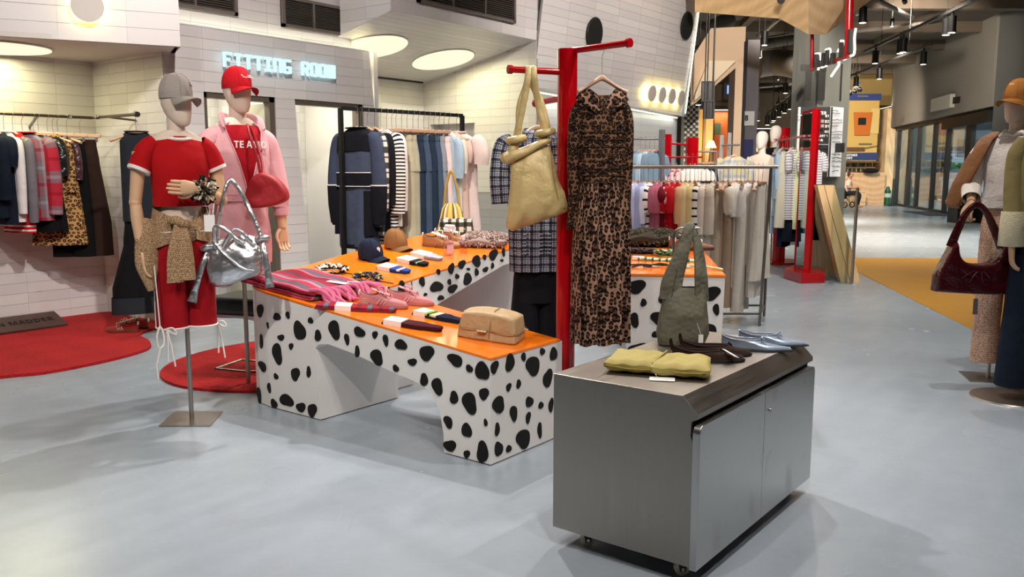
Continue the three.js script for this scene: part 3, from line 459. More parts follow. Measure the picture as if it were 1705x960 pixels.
// ---------------------------------------------------------------- steel cabinet on castors
{
  const c = thing('steel_cabinet', 'brushed steel cabinet on castors with a slanted front edge and two doors', 'cabinet', V(-1.4735, 0, -3.114));
  const hx = 0.2925, hz = 0.568;
  const prof = [[-hx, 0.072], [-hx, 0.66], [hx - 0.066, 0.66], [hx - 0.011, 0.606], [hx - 0.011, 0.59], [hx - 0.032, 0.58], [hx - 0.034, 0.53], [hx - 0.026, 0.51], [hx - 0.026, 0.48], [hx - 0.026, 0.072]];
  mesh('body', extrude(prof, 2 * hz - 0.006, 0.0015).translate(0, 0, -hz + 0.003), BRUSHED, c);
  const gap = mesh('handle_recess', box(0.01, 0.05, 2 * hz - 0.03, hx - 0.034, 0.558, 0), mat('#3b2c22', 0.5), c);
  for (const s of [1, -1]) {
    const sh = new THREE.Shape(), w = hz - 0.004, y0 = 0.066, y1 = 0.566, r = 0.03; sh.moveTo(0, y0); sh.lineTo(-s * w, y0); sh.lineTo(-s * w, y1 - r); sh.quadraticCurveTo(-s * w, y1, -s * (w - r), y1); sh.lineTo(0, y1); sh.closePath();
    const d = mesh('door', new THREE.ExtrudeGeometry(sh, { depth: 0.022, bevelEnabled: true, bevelSize: 0.002, bevelThickness: 0.002, bevelSegments: 2 }).rotateY(PI / 2).translate(hx - 0.022, 0, s * 0.003), BRUSHEDDOOR, c);
    if (s < 0) mesh('lock', [cyl(0.009, 0.009, 0.008).rotateZ(PI / 2).translate(hx + 0.004, 0.487, -0.05), box(0.004, 0.012, 0.003, hx + 0.009, 0.487, -0.05)], CHROME, c);
  }
  for (const [x, z] of [[-0.19, 0.5], [0.2, 0.5], [-0.19, -0.5], [0.2, -0.5]]) {
    const k = new THREE.Group(); k.name = 'castor'; c.add(k); k.position.set(x, 0, z); k.rotation.y = 0.7;
    mesh('wheel', cyl(0.026, 0.026, 0.022, 0, 0, 0, 28).rotateX(PI / 2).translate(0.008, 0.026, 0), mat('#d8d2b8', 0.5), k);
    mesh('fork', [extrude([[-0.014, 0.07], [0.03, 0.07], [0.02, 0.02], [0.0, 0.018]], 0.003).translate(0, 0, 0.013), extrude([[-0.014, 0.07], [0.03, 0.07], [0.02, 0.02], [0.0, 0.018]], 0.003).translate(0, 0, -0.016), box(0.05, 0.006, 0.036, 0.008, 0.07, 0)], BLACK, k);
    mesh('axle', cyl(0.006, 0.006, 0.036, 0, 0, 0, 12).rotateX(PI / 2).translate(0.009, 0.026, 0), CHROME, k);
  }
}
// ---------------------------------------------------------------- red pole stand
const POLE = aisle(0.291, 0, 4.62);
{
  const p = thing('pole_stand', 'tall glossy red pole stand with round arms holding a bag and a leopard dress', 'clothes stand', POLE);
  mesh('pole', [cyl(0.052, 0.052, 2.03, 0, 1.015, 0, 40), cyl(0.05, 0.052, 0.003, 0, 2.031, 0, 40)], RED, p);
  mesh('base', cyl(0.2, 0.2, 0.012, 0, 0.007, 0, 48), RED, p);
  for (const [to, y, rad] of [[at(850, 119, 4.5), 1.915, 0.0165], [at(1046, 82, 4.33), 2.022, 0.0165], [at(893, 170, 5.0), 1.785, 0.0165], [at(1000, 181, 5.2), 1.74, 0.015]]) {
    const a = V(0, y, 0), b = to.clone().sub(POLE); b.y = y; const d = b.clone().sub(a).normalize();
    const m = mesh('arm', [rod(a, b, rad, 20)], RED, p); mesh('end_knob', rod(b.clone().addScaledVector(d, -0.008), b.clone().addScaledVector(d, 0.014), rad * 1.35, 20), RED, m);
  }
}
// ---------------------------------------------------------------- stool
{
  const s = thing('stool', 'black padded stool on a bent chrome frame beside the spotted table', 'stool', aisle(-1.85, 0, 6.0), 0.35);
  mesh('seat', softGeo(new THREE.BoxGeometry(0.44, 0.13, 0.4, 14, 6, 14), v => { const k = 1 - 0.12 * (Math.abs(v.x) / 0.22) ** 6, q = 1 - 0.12 * (Math.abs(v.z) / 0.2) ** 6; v.y = v.y * (0.78 + 0.22 * k * q) + 0.515; v.x *= 1 - 0.05 * (Math.abs(v.y - 0.515) / 0.065) ** 4; v.z *= 1 - 0.05 * (Math.abs(v.y - 0.515) / 0.065) ** 4; const d = Math.hypot(Math.max(0, Math.abs(v.x) - 0.15), Math.max(0, Math.abs(v.z) - 0.13)); if (d > 0.07) { v.x *= 1 - (d - 0.07) * 0.8; v.z *= 1 - (d - 0.07) * 0.8; } }), mat('#151515', 0.38), s);
  s.scale.y = 0.93;
  mesh('seat_rail', box(0.4, 0.02, 0.36, 0, 0.44, 0), CHROME, s);
  for (const z of [-0.15, 0.15]) mesh('frame_tube', sweep([V(-0.18, 0.43, z), V(0.1, 0.43, z), V(0.17, 0.4, z), V(0.19, 0.33, z), V(0.19, 0.1, z), V(0.17, 0.035, z), V(0.1, 0.022, z), V(-0.2, 0.022, z)], 0.0125, 12, V(0, 0, 1), 40), CHROME, s);
  mesh('foot_bar', rod(V(-0.2, 0.022, -0.15), V(-0.2, 0.022, 0.15), 0.0125), CHROME, s);
}
// ---------------------------------------------------------------- shoes
function shoeRings({ L = 0.27, W = 0.045, point = 0, r0 = 0.02, r1 = 0.62, hHeel = 0.06, hSide = 0.05, hThroat = 0.06, hToe = 0.035, sole = 0.012, inset = 0.6 }) {
  const n = 36, prof = t => (0.78 + 0.3 * Math.max(0, sin((t - 0.25) * 2.0)) - 0.16 * Math.exp(-(((t - 0.38) / 0.14) ** 2))) * (point ? Math.max(0.2, 1 - point * Math.max(0, t - 0.62) ** 1.5 * 4) : 1);
  const mk = f => Array.from({ length: n }, (_, i) => f(-i / n * 2 * PI));
  const out = (k, y) => mk(a => { const t = 0.5 - 0.5 * cos(a); return V(L * (0.5 + (t - 0.5) * k), typeof y === 'function' ? y(t) : y, sin(a) * W * k * prof(t)); });
  const rimH = t => t < 0.5 ? hHeel + (hSide - hHeel) * sin(t * PI) ** 0.8 : hSide + (hThroat - hSide) * (t - 0.5) * 2;
  const rim = (k, dy) => mk(a => { const t = 0.5 - 0.5 * cos(a), x = L * (r0 + (r1 - r0) * t); return V(x + (k < 1 ? (0.5 - t) * 0.008 : 0), Math.max(sole + 0.003, rimH(t) + dy), sin(a) * W * inset * k * (0.85 + 0.15 * prof(t * r1))); });
  const mix = (A, B, f, lift) => A.map((p, i) => { const q = p.clone().lerp(B[i], f), t = p.x / L; const base = t > r1 ? hToe + (hThroat - hToe) * Math.max(0, 1 - (t - r1) / (1 - r1)) * f : q.y; q.y = Math.max(q.y * (t > r1 ? 0 : 1), t > r1 ? base * lift : q.y); return q; });
  const b = out(0.985, sole), top = rim(1, 0);
  const m1 = b.map((p, i) => { const q = p.clone().lerp(top[i], 0.06); q.y = sole + (Math.max(hToe, top[i].y) - sole) * 0.45; if (p.x / L > r1) q.y = sole + (hToe - sole) * 0.7; return q; });
  const m2 = mix(m1, top, 0.45, 1), m3 = mix(m1, top, 0.8, 1); m2.forEach((q, i) => { if (b[i].x / L <= r1) q.y = sole + (top[i].y - sole) * 0.78; }); m3.forEach((q, i) => { if (b[i].x / L <= r1) q.y = sole + (top[i].y - sole) * 0.95; });
  return { sole: [out(0.96, 0), out(1.02, 0.003), out(1.03, sole * 0.7), out(1.0, sole + 0.004)], upper: [b, m1, m2, m3, top, rim(0.93, 0.001), rim(0.88, -0.012)], lining: [rim(0.9, -0.004), rim(0.82, -0.03), rim(0.5, -0.04)], rimH, rim, prof };
}
function shoe(parent, o, mU, mS, mL, kind) {
  const R = shoeRings(o), L = o.L || 0.27, W = o.W || 0.045, r1 = o.r1 || 0.62;
  mesh('sole', loft(R.sole), mS, parent); mesh('upper', loft(R.upper, { cap0: true, cap1: false }), mU, parent); mesh('lining', loft(R.lining, { cap0: false }), mL, parent);
  const hT = o.hThroat || 0.06, hToe = o.hToe || 0.035;
  if (kind === 'sneaker') {
    mesh('tongue', sweep([V(L * (r1 - 0.24), hT + 0.022, 0), V(L * (r1 - 0.08), hT + 0.008, 0), V(L * (r1 + 0.12), hT - 0.006, 0)], [[0.02, 0.004], [0.022, 0.005], [0.02, 0.004]], 12, V(0, 1, 0), 8), o.mt || mU, parent);
    const laces = []; for (let i = 0; i < 6; i++) { const x = L * (r1 - 0.1 + i * 0.05), y = hT + 0.01 - i * 0.0035, w = 0.024 - i * 0.0012; laces.push(sweep([V(x - 0.008, y - 0.012, -w), V(x, y + 0.003, -w * 0.4), V(x + 0.006, y + 0.003, w * 0.4), V(x + 0.01, y - 0.012, w)], 0.0035, 6, V(0, 1, 0), 8)); }
    for (const s of [-1, 1]) laces.push(sweep([V(L * (r1 - 0.08), hT + 0.012, 0), V(L * (r1 - 0.12), hT + 0.028, s * 0.02), V(L * (r1 - 0.02), hT + 0.03, s * 0.038), V(L * (r1 + 0.02), hT + 0.012, s * 0.02)], 0.0032, 6, V(0, 1, 0), 12));
    mesh('laces', laces, o.ml || WHITE, parent);
    mesh('heel_tab', rbox(0.006, 0.03, 0.03, 0.0025, 0.004, (o.hHeel || 0.06) - 0.005, 0), o.mt2 || WHITE, parent);
    const st = []; for (const s of [-1, 1]) for (let i = 0; i < 3; i++) st.push(sweep([V(L * (0.4 + i * 0.07), 0.022, s * W * 0.95), V(L * (0.46 + i * 0.07), 0.044, s * W * 0.82), V(L * (0.5 + i * 0.07), 0.056, s * W * 0.58)], [[0.006, 0.0015], [0.006, 0.0015], [0.004, 0.0015]], 6, V(0, 0, 1), 6)); mesh('stripes', st, o.mst || mU, parent);
  } else {
    const bow = []; for (const s of [-1, 1]) bow.push(sweep([V(L * r1, hT + 0.004, 0), V(L * r1 + 0.006, hT + 0.01, s * 0.012), V(L * r1 + 0.012, hT + 0.004, s * 0.02), V(L * r1 + 0.004, hT + 0.003, s * 0.008), V(L * r1, hT + 0.005, 0)], 0.0022, 6, V(0, 1, 0), 14), sweep([V(L * r1, hT + 0.004, 0), V(L * r1 + 0.014, hT - 0.002, s * 0.02), V(L * r1 + 0.02, hT - 0.014, s * 0.03)], 0.002, 6, V(0, 1, 0), 8)); mesh('bow', bow, o.mb || mU, parent);
    const rim = R.rim(1.0, 0.001); mesh('binding', sweep([...rim, rim[0]], 0.0026, 6, V(0, 1, 0)), o.mb || mU, parent);
    if (o.loop) mesh('pull_loop', sweep([V(0.004, hT, -0.006), V(-0.004, hT + 0.03, -0.006), V(-0.002, hT + 0.045, 0), V(0.002, hT + 0.03, 0.006), V(0.008, hT, 0.006)], [[0.006, 0.002]].concat(Array(4).fill([0.006, 0.002])), 6, V(0, 0, 1), 14), mU, parent);
  }
}
function shoePair(name, labels, cat, group, spotsXY, y, turns, o, mU, mS, mL, kind) { spotsXY.forEach(([x, z], i) => { const g = thing(name, labels[i], cat, V(x, typeof y === 'number' ? y : y[i], z), turns[i], group); shoe(g, o, mU, mS, mL, kind); }); }
// tilt of things that lie on the sloping orange top
const lie = (g, x, z, turn, lift = 0.004) => { g.position.set(x, surf(x, z) + lift, z); const n = V(0.1, 1, z < -3.72 ? 0.125 : 0).normalize(); g.quaternion.setFromUnitVectors(V(0, 1, 0), n).multiply(new THREE.Quaternion().setFromAxisAngle(V(0, 1, 0), turn)); return g; };
const PINK = mat('#c98286', 0.75, { bumpMap: weave, bumpScale: 0.0003 }), PINK2 = mat('#d79396', 0.6), PSOLE = mat('#b5716f', 0.7);
for (const [x, z, l] of [[-3.665, -3.315, 'nearer pink sneaker with the price sticker, on the front wing of the spotted table'], [-3.635, -3.50, 'farther pink sneaker behind the one with the sticker on the orange table']]) {
  const g = thing('sneaker', l, 'shoe', V(0, 0, 0), 0, 'pink sneakers on the orange table'); lie(g, x, z, 0.62);
  shoe(g, { L: 0.285, W: 0.05, hHeel: 0.078, hSide: 0.064, hThroat: 0.078, hToe: 0.046, sole: 0.016, r1: 0.5, ml: PINK2, mst: PINK2, mt: PINK2 }, PINK, PSOLE, mat('#8f8078', 0.9), 'sneaker');
  if (z > -3.4) mesh('price_sticker', box(0.032, 0.032, 0.002).rotateX(0.15).translate(0.05, 0.035, 0.052), mat('#cfa692', 0.4), g);
}
{
  const B = mat('#2c1810', 0.95, { bumpMap: weave, bumpScale: 0.0006 }), S = mat('#19120f', 0.6);
  for (const [x, z, l] of [[-1.525, -3.01, 'nearer dark brown suede flat with a white tag on the steel cabinet'], [-1.545, -3.13, 'farther dark brown suede flat on the steel cabinet']]) {
    const g = thing('flat_shoe', l, 'shoe', V(x, 0.662, z), 0.62, 'brown suede flats on the cabinet'); shoe(g, { L: 0.285, W: 0.042, hHeel: 0.062, hSide: 0.04, hThroat: 0.042, hToe: 0.03, sole: 0.007, r0: 0.01, r1: 0.66, inset: 0.74, loop: 1 }, B, S, mat('#38241b', 0.9), 'flat');
    if (z > -3.05) mesh('price_tag', box(0.026, 0.0015, 0.07).rotateX(0.3).rotateZ(-0.3).rotateY(0.75).translate(0.22, 0.04, 0.045), TAG, g);
  }
  const SV = mat('#8fa0b4', 0.3, { metalness: 0.35 }), SS = mat('#3c4148', 0.5);
  for (const [x, z, l] of [[-1.475, -3.36, 'nearer silver blue pointed flat with a bow on the steel cabinet'], [-1.46, -3.505, 'farther silver blue pointed flat on the back of the steel cabinet']]) {
    const g = thing('flat_shoe', l, 'shoe', V(x, 0.662, z), 0.36, 'silver blue flats on the cabinet'); shoe(g, { L: 0.29, W: 0.045, hHeel: 0.058, hSide: 0.042, hThroat: 0.044, hToe: 0.024, sole: 0.006, r0: 0.01, r1: 0.56, inset: 0.74, point: 0.95 }, SV, SS, mat('#a58b74', 0.8), 'flat');
  }
}
{ // tan trainers
  const T = mat('#a2744c', 0.7, { bumpMap: weave, bumpScale: 0.0003 }), S = mat('#8a5f3c', 0.7);
  for (const [x, z, l] of [[-4.47, -4.70, 'nearer tan sneaker with cream laces at the far end of the orange table'], [-4.49, -4.86, 'farther tan sneaker with cream laces behind the nearer one on the orange table']]) {
    const g = thing('sneaker', l, 'shoe', V(0, 0, 0), 0, 'tan sneakers on the orange table'); lie(g, x, z, 0.4);
    shoe(g, { L: 0.3, W: 0.052, hHeel: 0.09, hSide: 0.07, hThroat: 0.085, hToe: 0.045, sole: 0.02, r1: 0.5, ml: mat('#efe4d0', 0.8), mst: T, mt: mat('#efe4d0', 0.8) }, T, S, mat('#7a6a5c', 0.9), 'sneaker');
  }
}
{ // red trainers under the denim outfit
  const T = mat('#a8302f', 0.6), S = mat('#8b4a30', 0.7);
  for (const [x, z, l] of [[-7.03, -3.83, 'nearer red and silver sneaker on the red carpet below the denim outfit'], [-7.11, -3.97, 'farther red and silver sneaker on the red carpet below the denim outfit']]) {
    const g = thing('sneaker', l, 'shoe', V(x, 0.024, z), 3.75, 'red sneakers on the carpet'); shoe(g, { L: 0.29, W: 0.05, hHeel: 0.08, hSide: 0.066, hThroat: 0.08, hToe: 0.045, sole: 0.022, r1: 0.5, ml: WHITE, mst: mat('#cfc4be', 0.5), mt: mat('#cfc4be', 0.5) }, T, S, mat('#7a6a5c', 0.9), 'sneaker');
  }
}
// ---------------------------------------------------------------- socks in paper bands
function sock(label, x, z, turn, len, m, toe, band = 0.3, group) {
  const g = thing('socks', label, 'socks', V(0, 0, 0), 0, group); lie(g, x, z, turn);
  const W = 0.042, sh = new THREE.Shape(); sh.moveTo(0, -W); sh.lineTo(len * 0.55, -W); sh.quadraticCurveTo(len * 0.68, -W, len * 0.74, -W * 0.75); sh.lineTo(len * 0.95, -W * 0.6); sh.quadraticCurveTo(len * 1.03, 0, len * 0.95, W * 0.55); sh.lineTo(len * 0.7, W * 0.75); sh.quadraticCurveTo(len * 0.62, W * 1.25, len * 0.5, W); sh.lineTo(0, W); sh.closePath();
  for (const k of [0, 1]) mesh('sock', new THREE.ExtrudeGeometry(sh, { depth: 0.007, bevelEnabled: true, bevelSize: 0.004, bevelThickness: 0.003, bevelSegments: 2, curveSegments: 8 }).rotateX(-PI / 2).translate(k * 0.006, 0.003 + k * 0.012, 0), k ? m : toe || m, g);
  mesh('paper_band', box(len * band, 0.029, W * 2 + 0.012, len * (band < 0.25 ? 0.34 : 0.02 + band / 2), 0.0145, 0), TAG, g);
}
const sstripe = (a) => printed(vstripesTex(a, 0.12));
const SOG = 'socks in paper bands on the spotted table';
sock('long red and grey striped socks in a white band beside the pink sneakers', -3.735, -3.07, 0.72, 0.44, sstripe([['#8e1d2f', 2], ['#5a6070', 1.4], ['#8e1d2f', 2], ['#6b2130', 1.2]]), mat('#7c1a2b', 0.9), 0.2, SOG);
sock('dark burgundy socks in a white band beside the beige padded bag', -3.27, -3.15, 0.34, 0.32, fab('#45161d'), fab('#3a1218'), 0.32, SOG);
sock('navy socks with a neon green stripe in a white band beside the beige padded bag', -3.32, -3.44, 0.12, 0.31, printed(vstripesTex([['#1b2236', 5], ['#a6d63a', 1], ['#1b2236', 1], ['#a6d63a', 0.8], ['#e8e4d8', 2], ['#1b2236', 12]], 0.34)), fab('#1a2033'), 0.26, SOG);
sock('blue and white socks in a white band on the far wing of the orange table', -4.26, -4.07, 0.05, 0.25, sstripe([['#24408a', 2], ['#dcdcde', 1], ['#24408a', 2]]), fab('#22376f'), 0.45, SOG);
sock('black and grey socks in a white band, middle of the three on the far wing', -4.30, -4.30, -0.05, 0.26, sstripe([['#1b1c20', 3], ['#93b79a', 0.6], ['#1b1c20', 2]]), fab('#1c1d21'), 0.5, SOG);
sock('pale grey socks in a white band, farthest of the three on the far wing', -4.33, -4.47, -0.05, 0.27, fab('#a3a3ad'), fab('#8d8d99'), 0.5, SOG);
// ---------------------------------------------------------------- caps
function capParts(parent, m, brimM, logo) {
  const rings = []; for (let i = 0; i <= 12; i++) { const a = i / 12 * PI / 2, r = Math.max(0.004, cos(a) ** 0.75), y = 0.115 * sin(a); rings.push(ring(-0.004 * i / 12, y, 0, 0.098 * r, 0.083 * r, 32)); }
  rings.unshift(ring(0, -0.02, 0, 0.097, 0.082, 32));
  mesh('crown', loft(rings, { cap0: false }), m, parent);
  const seams = []; for (let k = 0; k < 6; k++) { const a = k / 6 * 2 * PI + PI / 6, p = []; for (let i = 0; i <= 8; i++) { const q = i / 8 * PI / 2 * 0.97, r = cos(q) ** 0.75; p.push(V(0.099 * r * cos(a), 0.1155 * sin(q), 0.084 * r * sin(a))); } seams.push(sweep(p, 0.0015, 5)); } mesh('seams', seams, m, parent);
  mesh('button', new THREE.SphereGeometry(0.008, 10, 8).scale(1, 0.7, 1).translate(-0.004, 0.116, 0), m, parent);
  const gb = new THREE.PlaneGeometry(1, 1, 12, 16), P = gb.attributes.position, top = [], th = 0.004;
  const brim = (dy) => { const g = new THREE.PlaneGeometry(1, 1, 12, 16), p = g.attributes.position; for (let i = 0; i < p.count; i++) { const u = p.getX(i) + 0.5, v = p.getY(i) * 2, a = v * 1.15, r0x = 0.094 * cos(a), r0z = 0.08 * sin(a), out = 0.078 * (1 - 0.62 * v * v), x = r0x + u * out, z = r0z + u * 0.012 * v; p.setXYZ(i, x, -0.012 + dy - 0.032 * (z / 0.08) ** 2 * (0.5 + 0.5 * u) - 0.014 * u, z); } g.computeVertexNormals(); return g; };
  const t1 = brim(th / 2), b1 = brim(-th / 2); mesh('brim', [t1, b1], brimM || m, parent);
  if (logo) logo(parent);
}
function cap(label, x, z, turn, m, logo, brimM) { const g = thing('cap', label, 'cap', V(0, 0, 0)); lie(g, x, z, turn, 0.036); g.rotateZ(0.11); capParts(g, m, brimM, logo); }
cap('navy blue baseball cap with a small emblem on the orange table', -4.49, -4.19, -0.05, fab('#1c2438'), p => { mesh('emblem', [new THREE.CylinderGeometry(0.013, 0.013, 0.004, 16).rotateZ(PI / 2), box(0.004, 0.012, 0.008, 0.001, -0.016, 0)].map(g => g.rotateZ(0.42).translate(0.092, 0.045, 0)), mat('#c9a7a0', 0.7), p); });
cap('tan brown baseball cap behind the navy one on the orange table', -4.57, -4.52, -0.2, fab('#87603a'));
// ---------------------------------------------------------------- hair bands of printed ribbon
function ribbonRing(label, x, z, r, cols, group, tagIt, lead = true, place) {
  const g = thing('hair_band', label, 'hair band', V(0, 0, 0), 0, group); if (place) place(g); else lie(g, x, z, 0.3);
  cols.forEach((c, k) => { const l = []; for (let i = 0; i < 26; i++) { const a = i / 26 * 2 * PI + k, rad = r * rr(0.85, 1.1), q = rr(-1.5, 1.5); const p = V(rad * cos(a), 0.012 + rr(-0.004, 0.012), rad * sin(a) * 0.85); l.push(sweep([p, p.clone().add(V(0.018 * cos(q + a), 0.014, 0.018 * sin(q + a))), p.clone().add(V(0.034 * cos(q + a + 1), 0.008, 0.034 * sin(q + a + 1)))], [[0.006, 0.002], [0.008, 0.002], [0.006, 0.002]], 6, V(0, 1, 0), 5)); } mesh('ribbon', l, fab(c), g); });
  mesh('band', new THREE.TorusGeometry(r, 0.007, 8, 36).rotateX(PI / 2).scale(1, 1, 0.85).translate(0, 0.01, 0), fab(cols[0]), g);
  if (lead) mesh('ties', [sweep([V(r, 0.008, 0), V(r + 0.06, 0.004, 0.0), V(r + 0.12, 0.004, 0.01)], 0.003, 6, V(0, 1, 0), 8), sweep([V(0.02, 0.006, r * 0.8), V(0.04, 0.004, r + 0.05)], 0.003, 6)], fab(cols[0]), g);
  if (tagIt) mesh('price_tag', box(0.07, 0.002, 0.04).rotateY(0.4).translate(-0.01, 0.006, r + 0.03), TAG, g);
}
ribbonRing('black and cream ribbon hair band with a tag behind the striped scarf', -4.44, -3.79, 0.085, ['#17171a', '#e8e2d4'], 'ribbon hair bands on the far wing', true);
ribbonRing('navy, black and yellow ribbon hair band with a tag above the pink sneakers', -4.11, -3.80, 0.075, ['#20242f', '#c5b25a', '#2d3a5c'], 'ribbon hair bands on the far wing', true);
// ---------------------------------------------------------------- folded striped scarf with a pink fringe
{
  const g = thing('scarf', 'folded pink, red and grey striped scarf with a pink fringe', 'scarf', V(0, 0, 0)); lie(g, -4.17, -3.36, 0.04);
  const st = printed(stripesTex([['#8d2338', 3], ['#c06476', 1], ['#6a5a66', 3], ['#b8384f', 2], ['#d98b9b', 1], ['#7a6a74', 2], ['#a32a41', 3], ['#55464f', 1.5]], 0.32), { bumpMap: carpetBump, bumpScale: 0.006 });
  const slab = (w, d, h, y, x, z) => softGeo(new THREE.BoxGeometry(w, h, d, 30, 4, 26), v => { v.y += 0.004 * sin(v.x * 21) + 0.004 * sin(v.z * 17 + v.x * 9); const e = Math.max(Math.abs(v.x) / w, Math.abs(v.z) / d) * 2; v.y *= 1 - 0.25 * e ** 8; v.x += x; v.y += y; v.z += z; });
  mesh('lower_fold', slab(0.62, 0.5, 0.026, 0.015, -0.0, 0.0), st, g); mesh('upper_fold', slab(0.6, 0.48, 0.026, 0.042, 0.005, -0.005), st, g);
  for (let i = 0; i < 26; i++) { const z = -0.23 + i / 25 * 0.46, a = rr(-0.5, 0.5); mesh('tassel', sweep([V(0.28, 0.05 + rr(0, 0.012), z), V(0.34 + rr(0, 0.03), 0.05 + rr(0, 0.02), z + a * 0.06), V(0.38 + rr(0, 0.04), 0.022, z + a * 0.12), V(0.42 + rr(-0.02, 0.05), 0.013, z + a * 0.16)], [0.011, 0.0125, 0.0115, 0.008], 7, V(0, 1, 0), 9), mat('#c25f80', 0.95), g); }
  mesh('price_tag', [box(0.13, 0.002, 0.05, 0.2, 0.062, -0.06, 0.3), box(0.1, 0.002, 0.012, 0.26, 0.066, -0.15, 0.9)], TAG, g);
}
// ---------------------------------------------------------------- bags and small goods on the table
function pillowGeo(w, h, d, p = 0.6, n = 18) { return softGeo(new THREE.BoxGeometry(w, h, d, n, Math.max(4, n / 3 | 0), n), v => { const X = Math.abs(v.x) / (w / 2), Z = Math.abs(v.z) / (d / 2); const k = (Math.max(0, 1 - X ** 4) * Math.max(0, 1 - Z ** 4)) ** 0.35; v.y *= 0.25 + 0.75 * k + 0.0; v.x *= 1 - 0.04 * Z ** 6 * p; v.z *= 1 - 0.04 * X ** 6 * p; }); }
{
  const g = thing('toiletry_bag', 'beige padded box bag with a zip at the right end of the spotted table', 'bag', V(0, 0, 0)); lie(g, -2.745, -3.39, 0.35);
  const m = mat('#b3976f', 0.6, { bumpMap: wrinkle, bumpScale: 0.02 });
  const W = 0.32, D = 0.2, Hh = 0.135;
  mesh('bag_body', softGeo(new THREE.BoxGeometry(W, Hh, D, 22, 12, 16), v => { const X = v.x / (W / 2), Y = v.y / (Hh / 2), Z = v.z / (D / 2), k = Math.max(0, (Y + 1) / 2); v.x *= 1 - 0.1 * k * k - 0.05 * Z ** 4; v.z *= 1 - 0.12 * k - 0.07 * X ** 4; v.y *= 1 - 0.1 * (X ** 4 + Z ** 4) * (Y > 0 ? 1 : 0.2); v.y += Hh / 2 + 0.004 * sin(v.x * 40) * (1 - Y * Y) + 0.01 * (1 - X * X) * (Y > 0 ? Y : 0); }), m, g);
  mesh('seam', [sweep([V(-0.163, 0.055, 0), V(-0.15, 0.057, 0.094), V(0, 0.058, 0.101), V(0.15, 0.057, 0.094), V(0.163, 0.055, 0), V(0.15, 0.057, -0.094), V(0, 0.058, -0.101), V(-0.15, 0.057, -0.094), V(-0.163, 0.055, 0)], 0.0022, 6, V(0, 1, 0), 60), sweep([V(0.02, 0.02, 0.103), V(0.02, 0.1, 0.094), V(0.02, 0.143, 0.05), V(0.02, 0.148, -0.05)], 0.002, 6, V(1, 0, 0), 24)], mat('#8e7451', 0.7), g);
  mesh('zip_tab', [box(0.05, 0.006, 0.02, -0.02, 0.052, 0.107), box(0.02, 0.006, 0.012, 0.168, 0.055, -0.05)], mat('#d8c39a', 0.6), g);
}
{
  const CLEAR = new THREE.MeshPhysicalMaterial({ color: SRGB('#f3e9ef'), roughness: 0.06, transmission: 1, thickness: 0, ior: 1.45 });
  const g = thing('spray_bottle', 'clear plastic spray bottle with a white trigger head on the orange table', 'bottle', V(0, 0, 0)); lie(g, -4.12, -4.60, 0.5, 0.006);
  mesh('bottle', new THREE.LatheGeometry([[0.001, 0], [0.036, 0.001], [0.038, 0.006], [0.038, 0.11], [0.032, 0.135], [0.016, 0.155], [0.015, 0.175]].map(p => new THREE.Vector2(...p)), 28), CLEAR, g);
  mesh('label', new THREE.CylinderGeometry(0.0388, 0.0388, 0.06, 28, 1, true, 0, 3.4).translate(0, 0.055, 0), mat('#d9b6c4', 0.4), g);
  mesh('trigger_head', [rbox(0.03, 0.03, 0.026, 0.008, 0, 0.185, 0), rbox(0.075, 0.026, 0.024, 0.01, 0.014, 0.212, 0), rbox(0.01, 0.045, 0.014, 0.004, 0.036, 0.18, 0)], mat('#ece8ea', 0.35), g);
  const h = thing('clear_bottle', 'short clear bottle beside the spray bottle on the orange table', 'bottle', V(0, 0, 0)); lie(h, -4.08, -4.72, 0, 0.006);
  mesh('bottle', new THREE.LatheGeometry([[0.001, 0], [0.028, 0.001], [0.03, 0.006], [0.03, 0.08], [0.02, 0.095], [0.012, 0.1]].map(p => new THREE.Vector2(...p)), 24), CLEAR, h); mesh('bottle_cap', cyl(0.014, 0.014, 0.03, 0, 0.112, 0), mat('#efe9ec', 0.4), h);
}
{
  const g = thing('pouch', 'black and cream checked pouch with a white patch on the orange table', 'bag', V(0, 0, 0)); lie(g, -4.42, -5.03, 0.65, 0.0); mesh('pouch_body', softGeo(new THREE.BoxGeometry(0.26, 0.15, 0.11, 14, 10, 8), v => { const k = v.y / 0.075; v.z *= 1 - 0.35 * Math.max(0, k); v.x *= 1 - 0.06 * k; v.y += 0.08 + 0.006 * sin(v.x * 50); }), F.gingham, g); mesh('patch', box(0.045, 0.045, 0.002, 0.05, 0.07, 0.052), TAG, g);
  const b = thing('paper_leaflet', 'white leaflet with dark print hanging over the edge of the orange table', 'leaflet', V(0, 0, 0)); lie(b, -4.05, -4.90, 0.55, 0.002); mesh('sheet', box(0.24, 0.002, 0.16), TAG, b); mesh('print', [box(0.07, 0.001, 0.014, -0.05, 0.002, -0.03), box(0.05, 0.001, 0.01, 0.03, 0.002, -0.01), box(0.06, 0.001, 0.01, 0.05, 0.002, 0.03)], mat('#3a4350', 0.8), b);
}
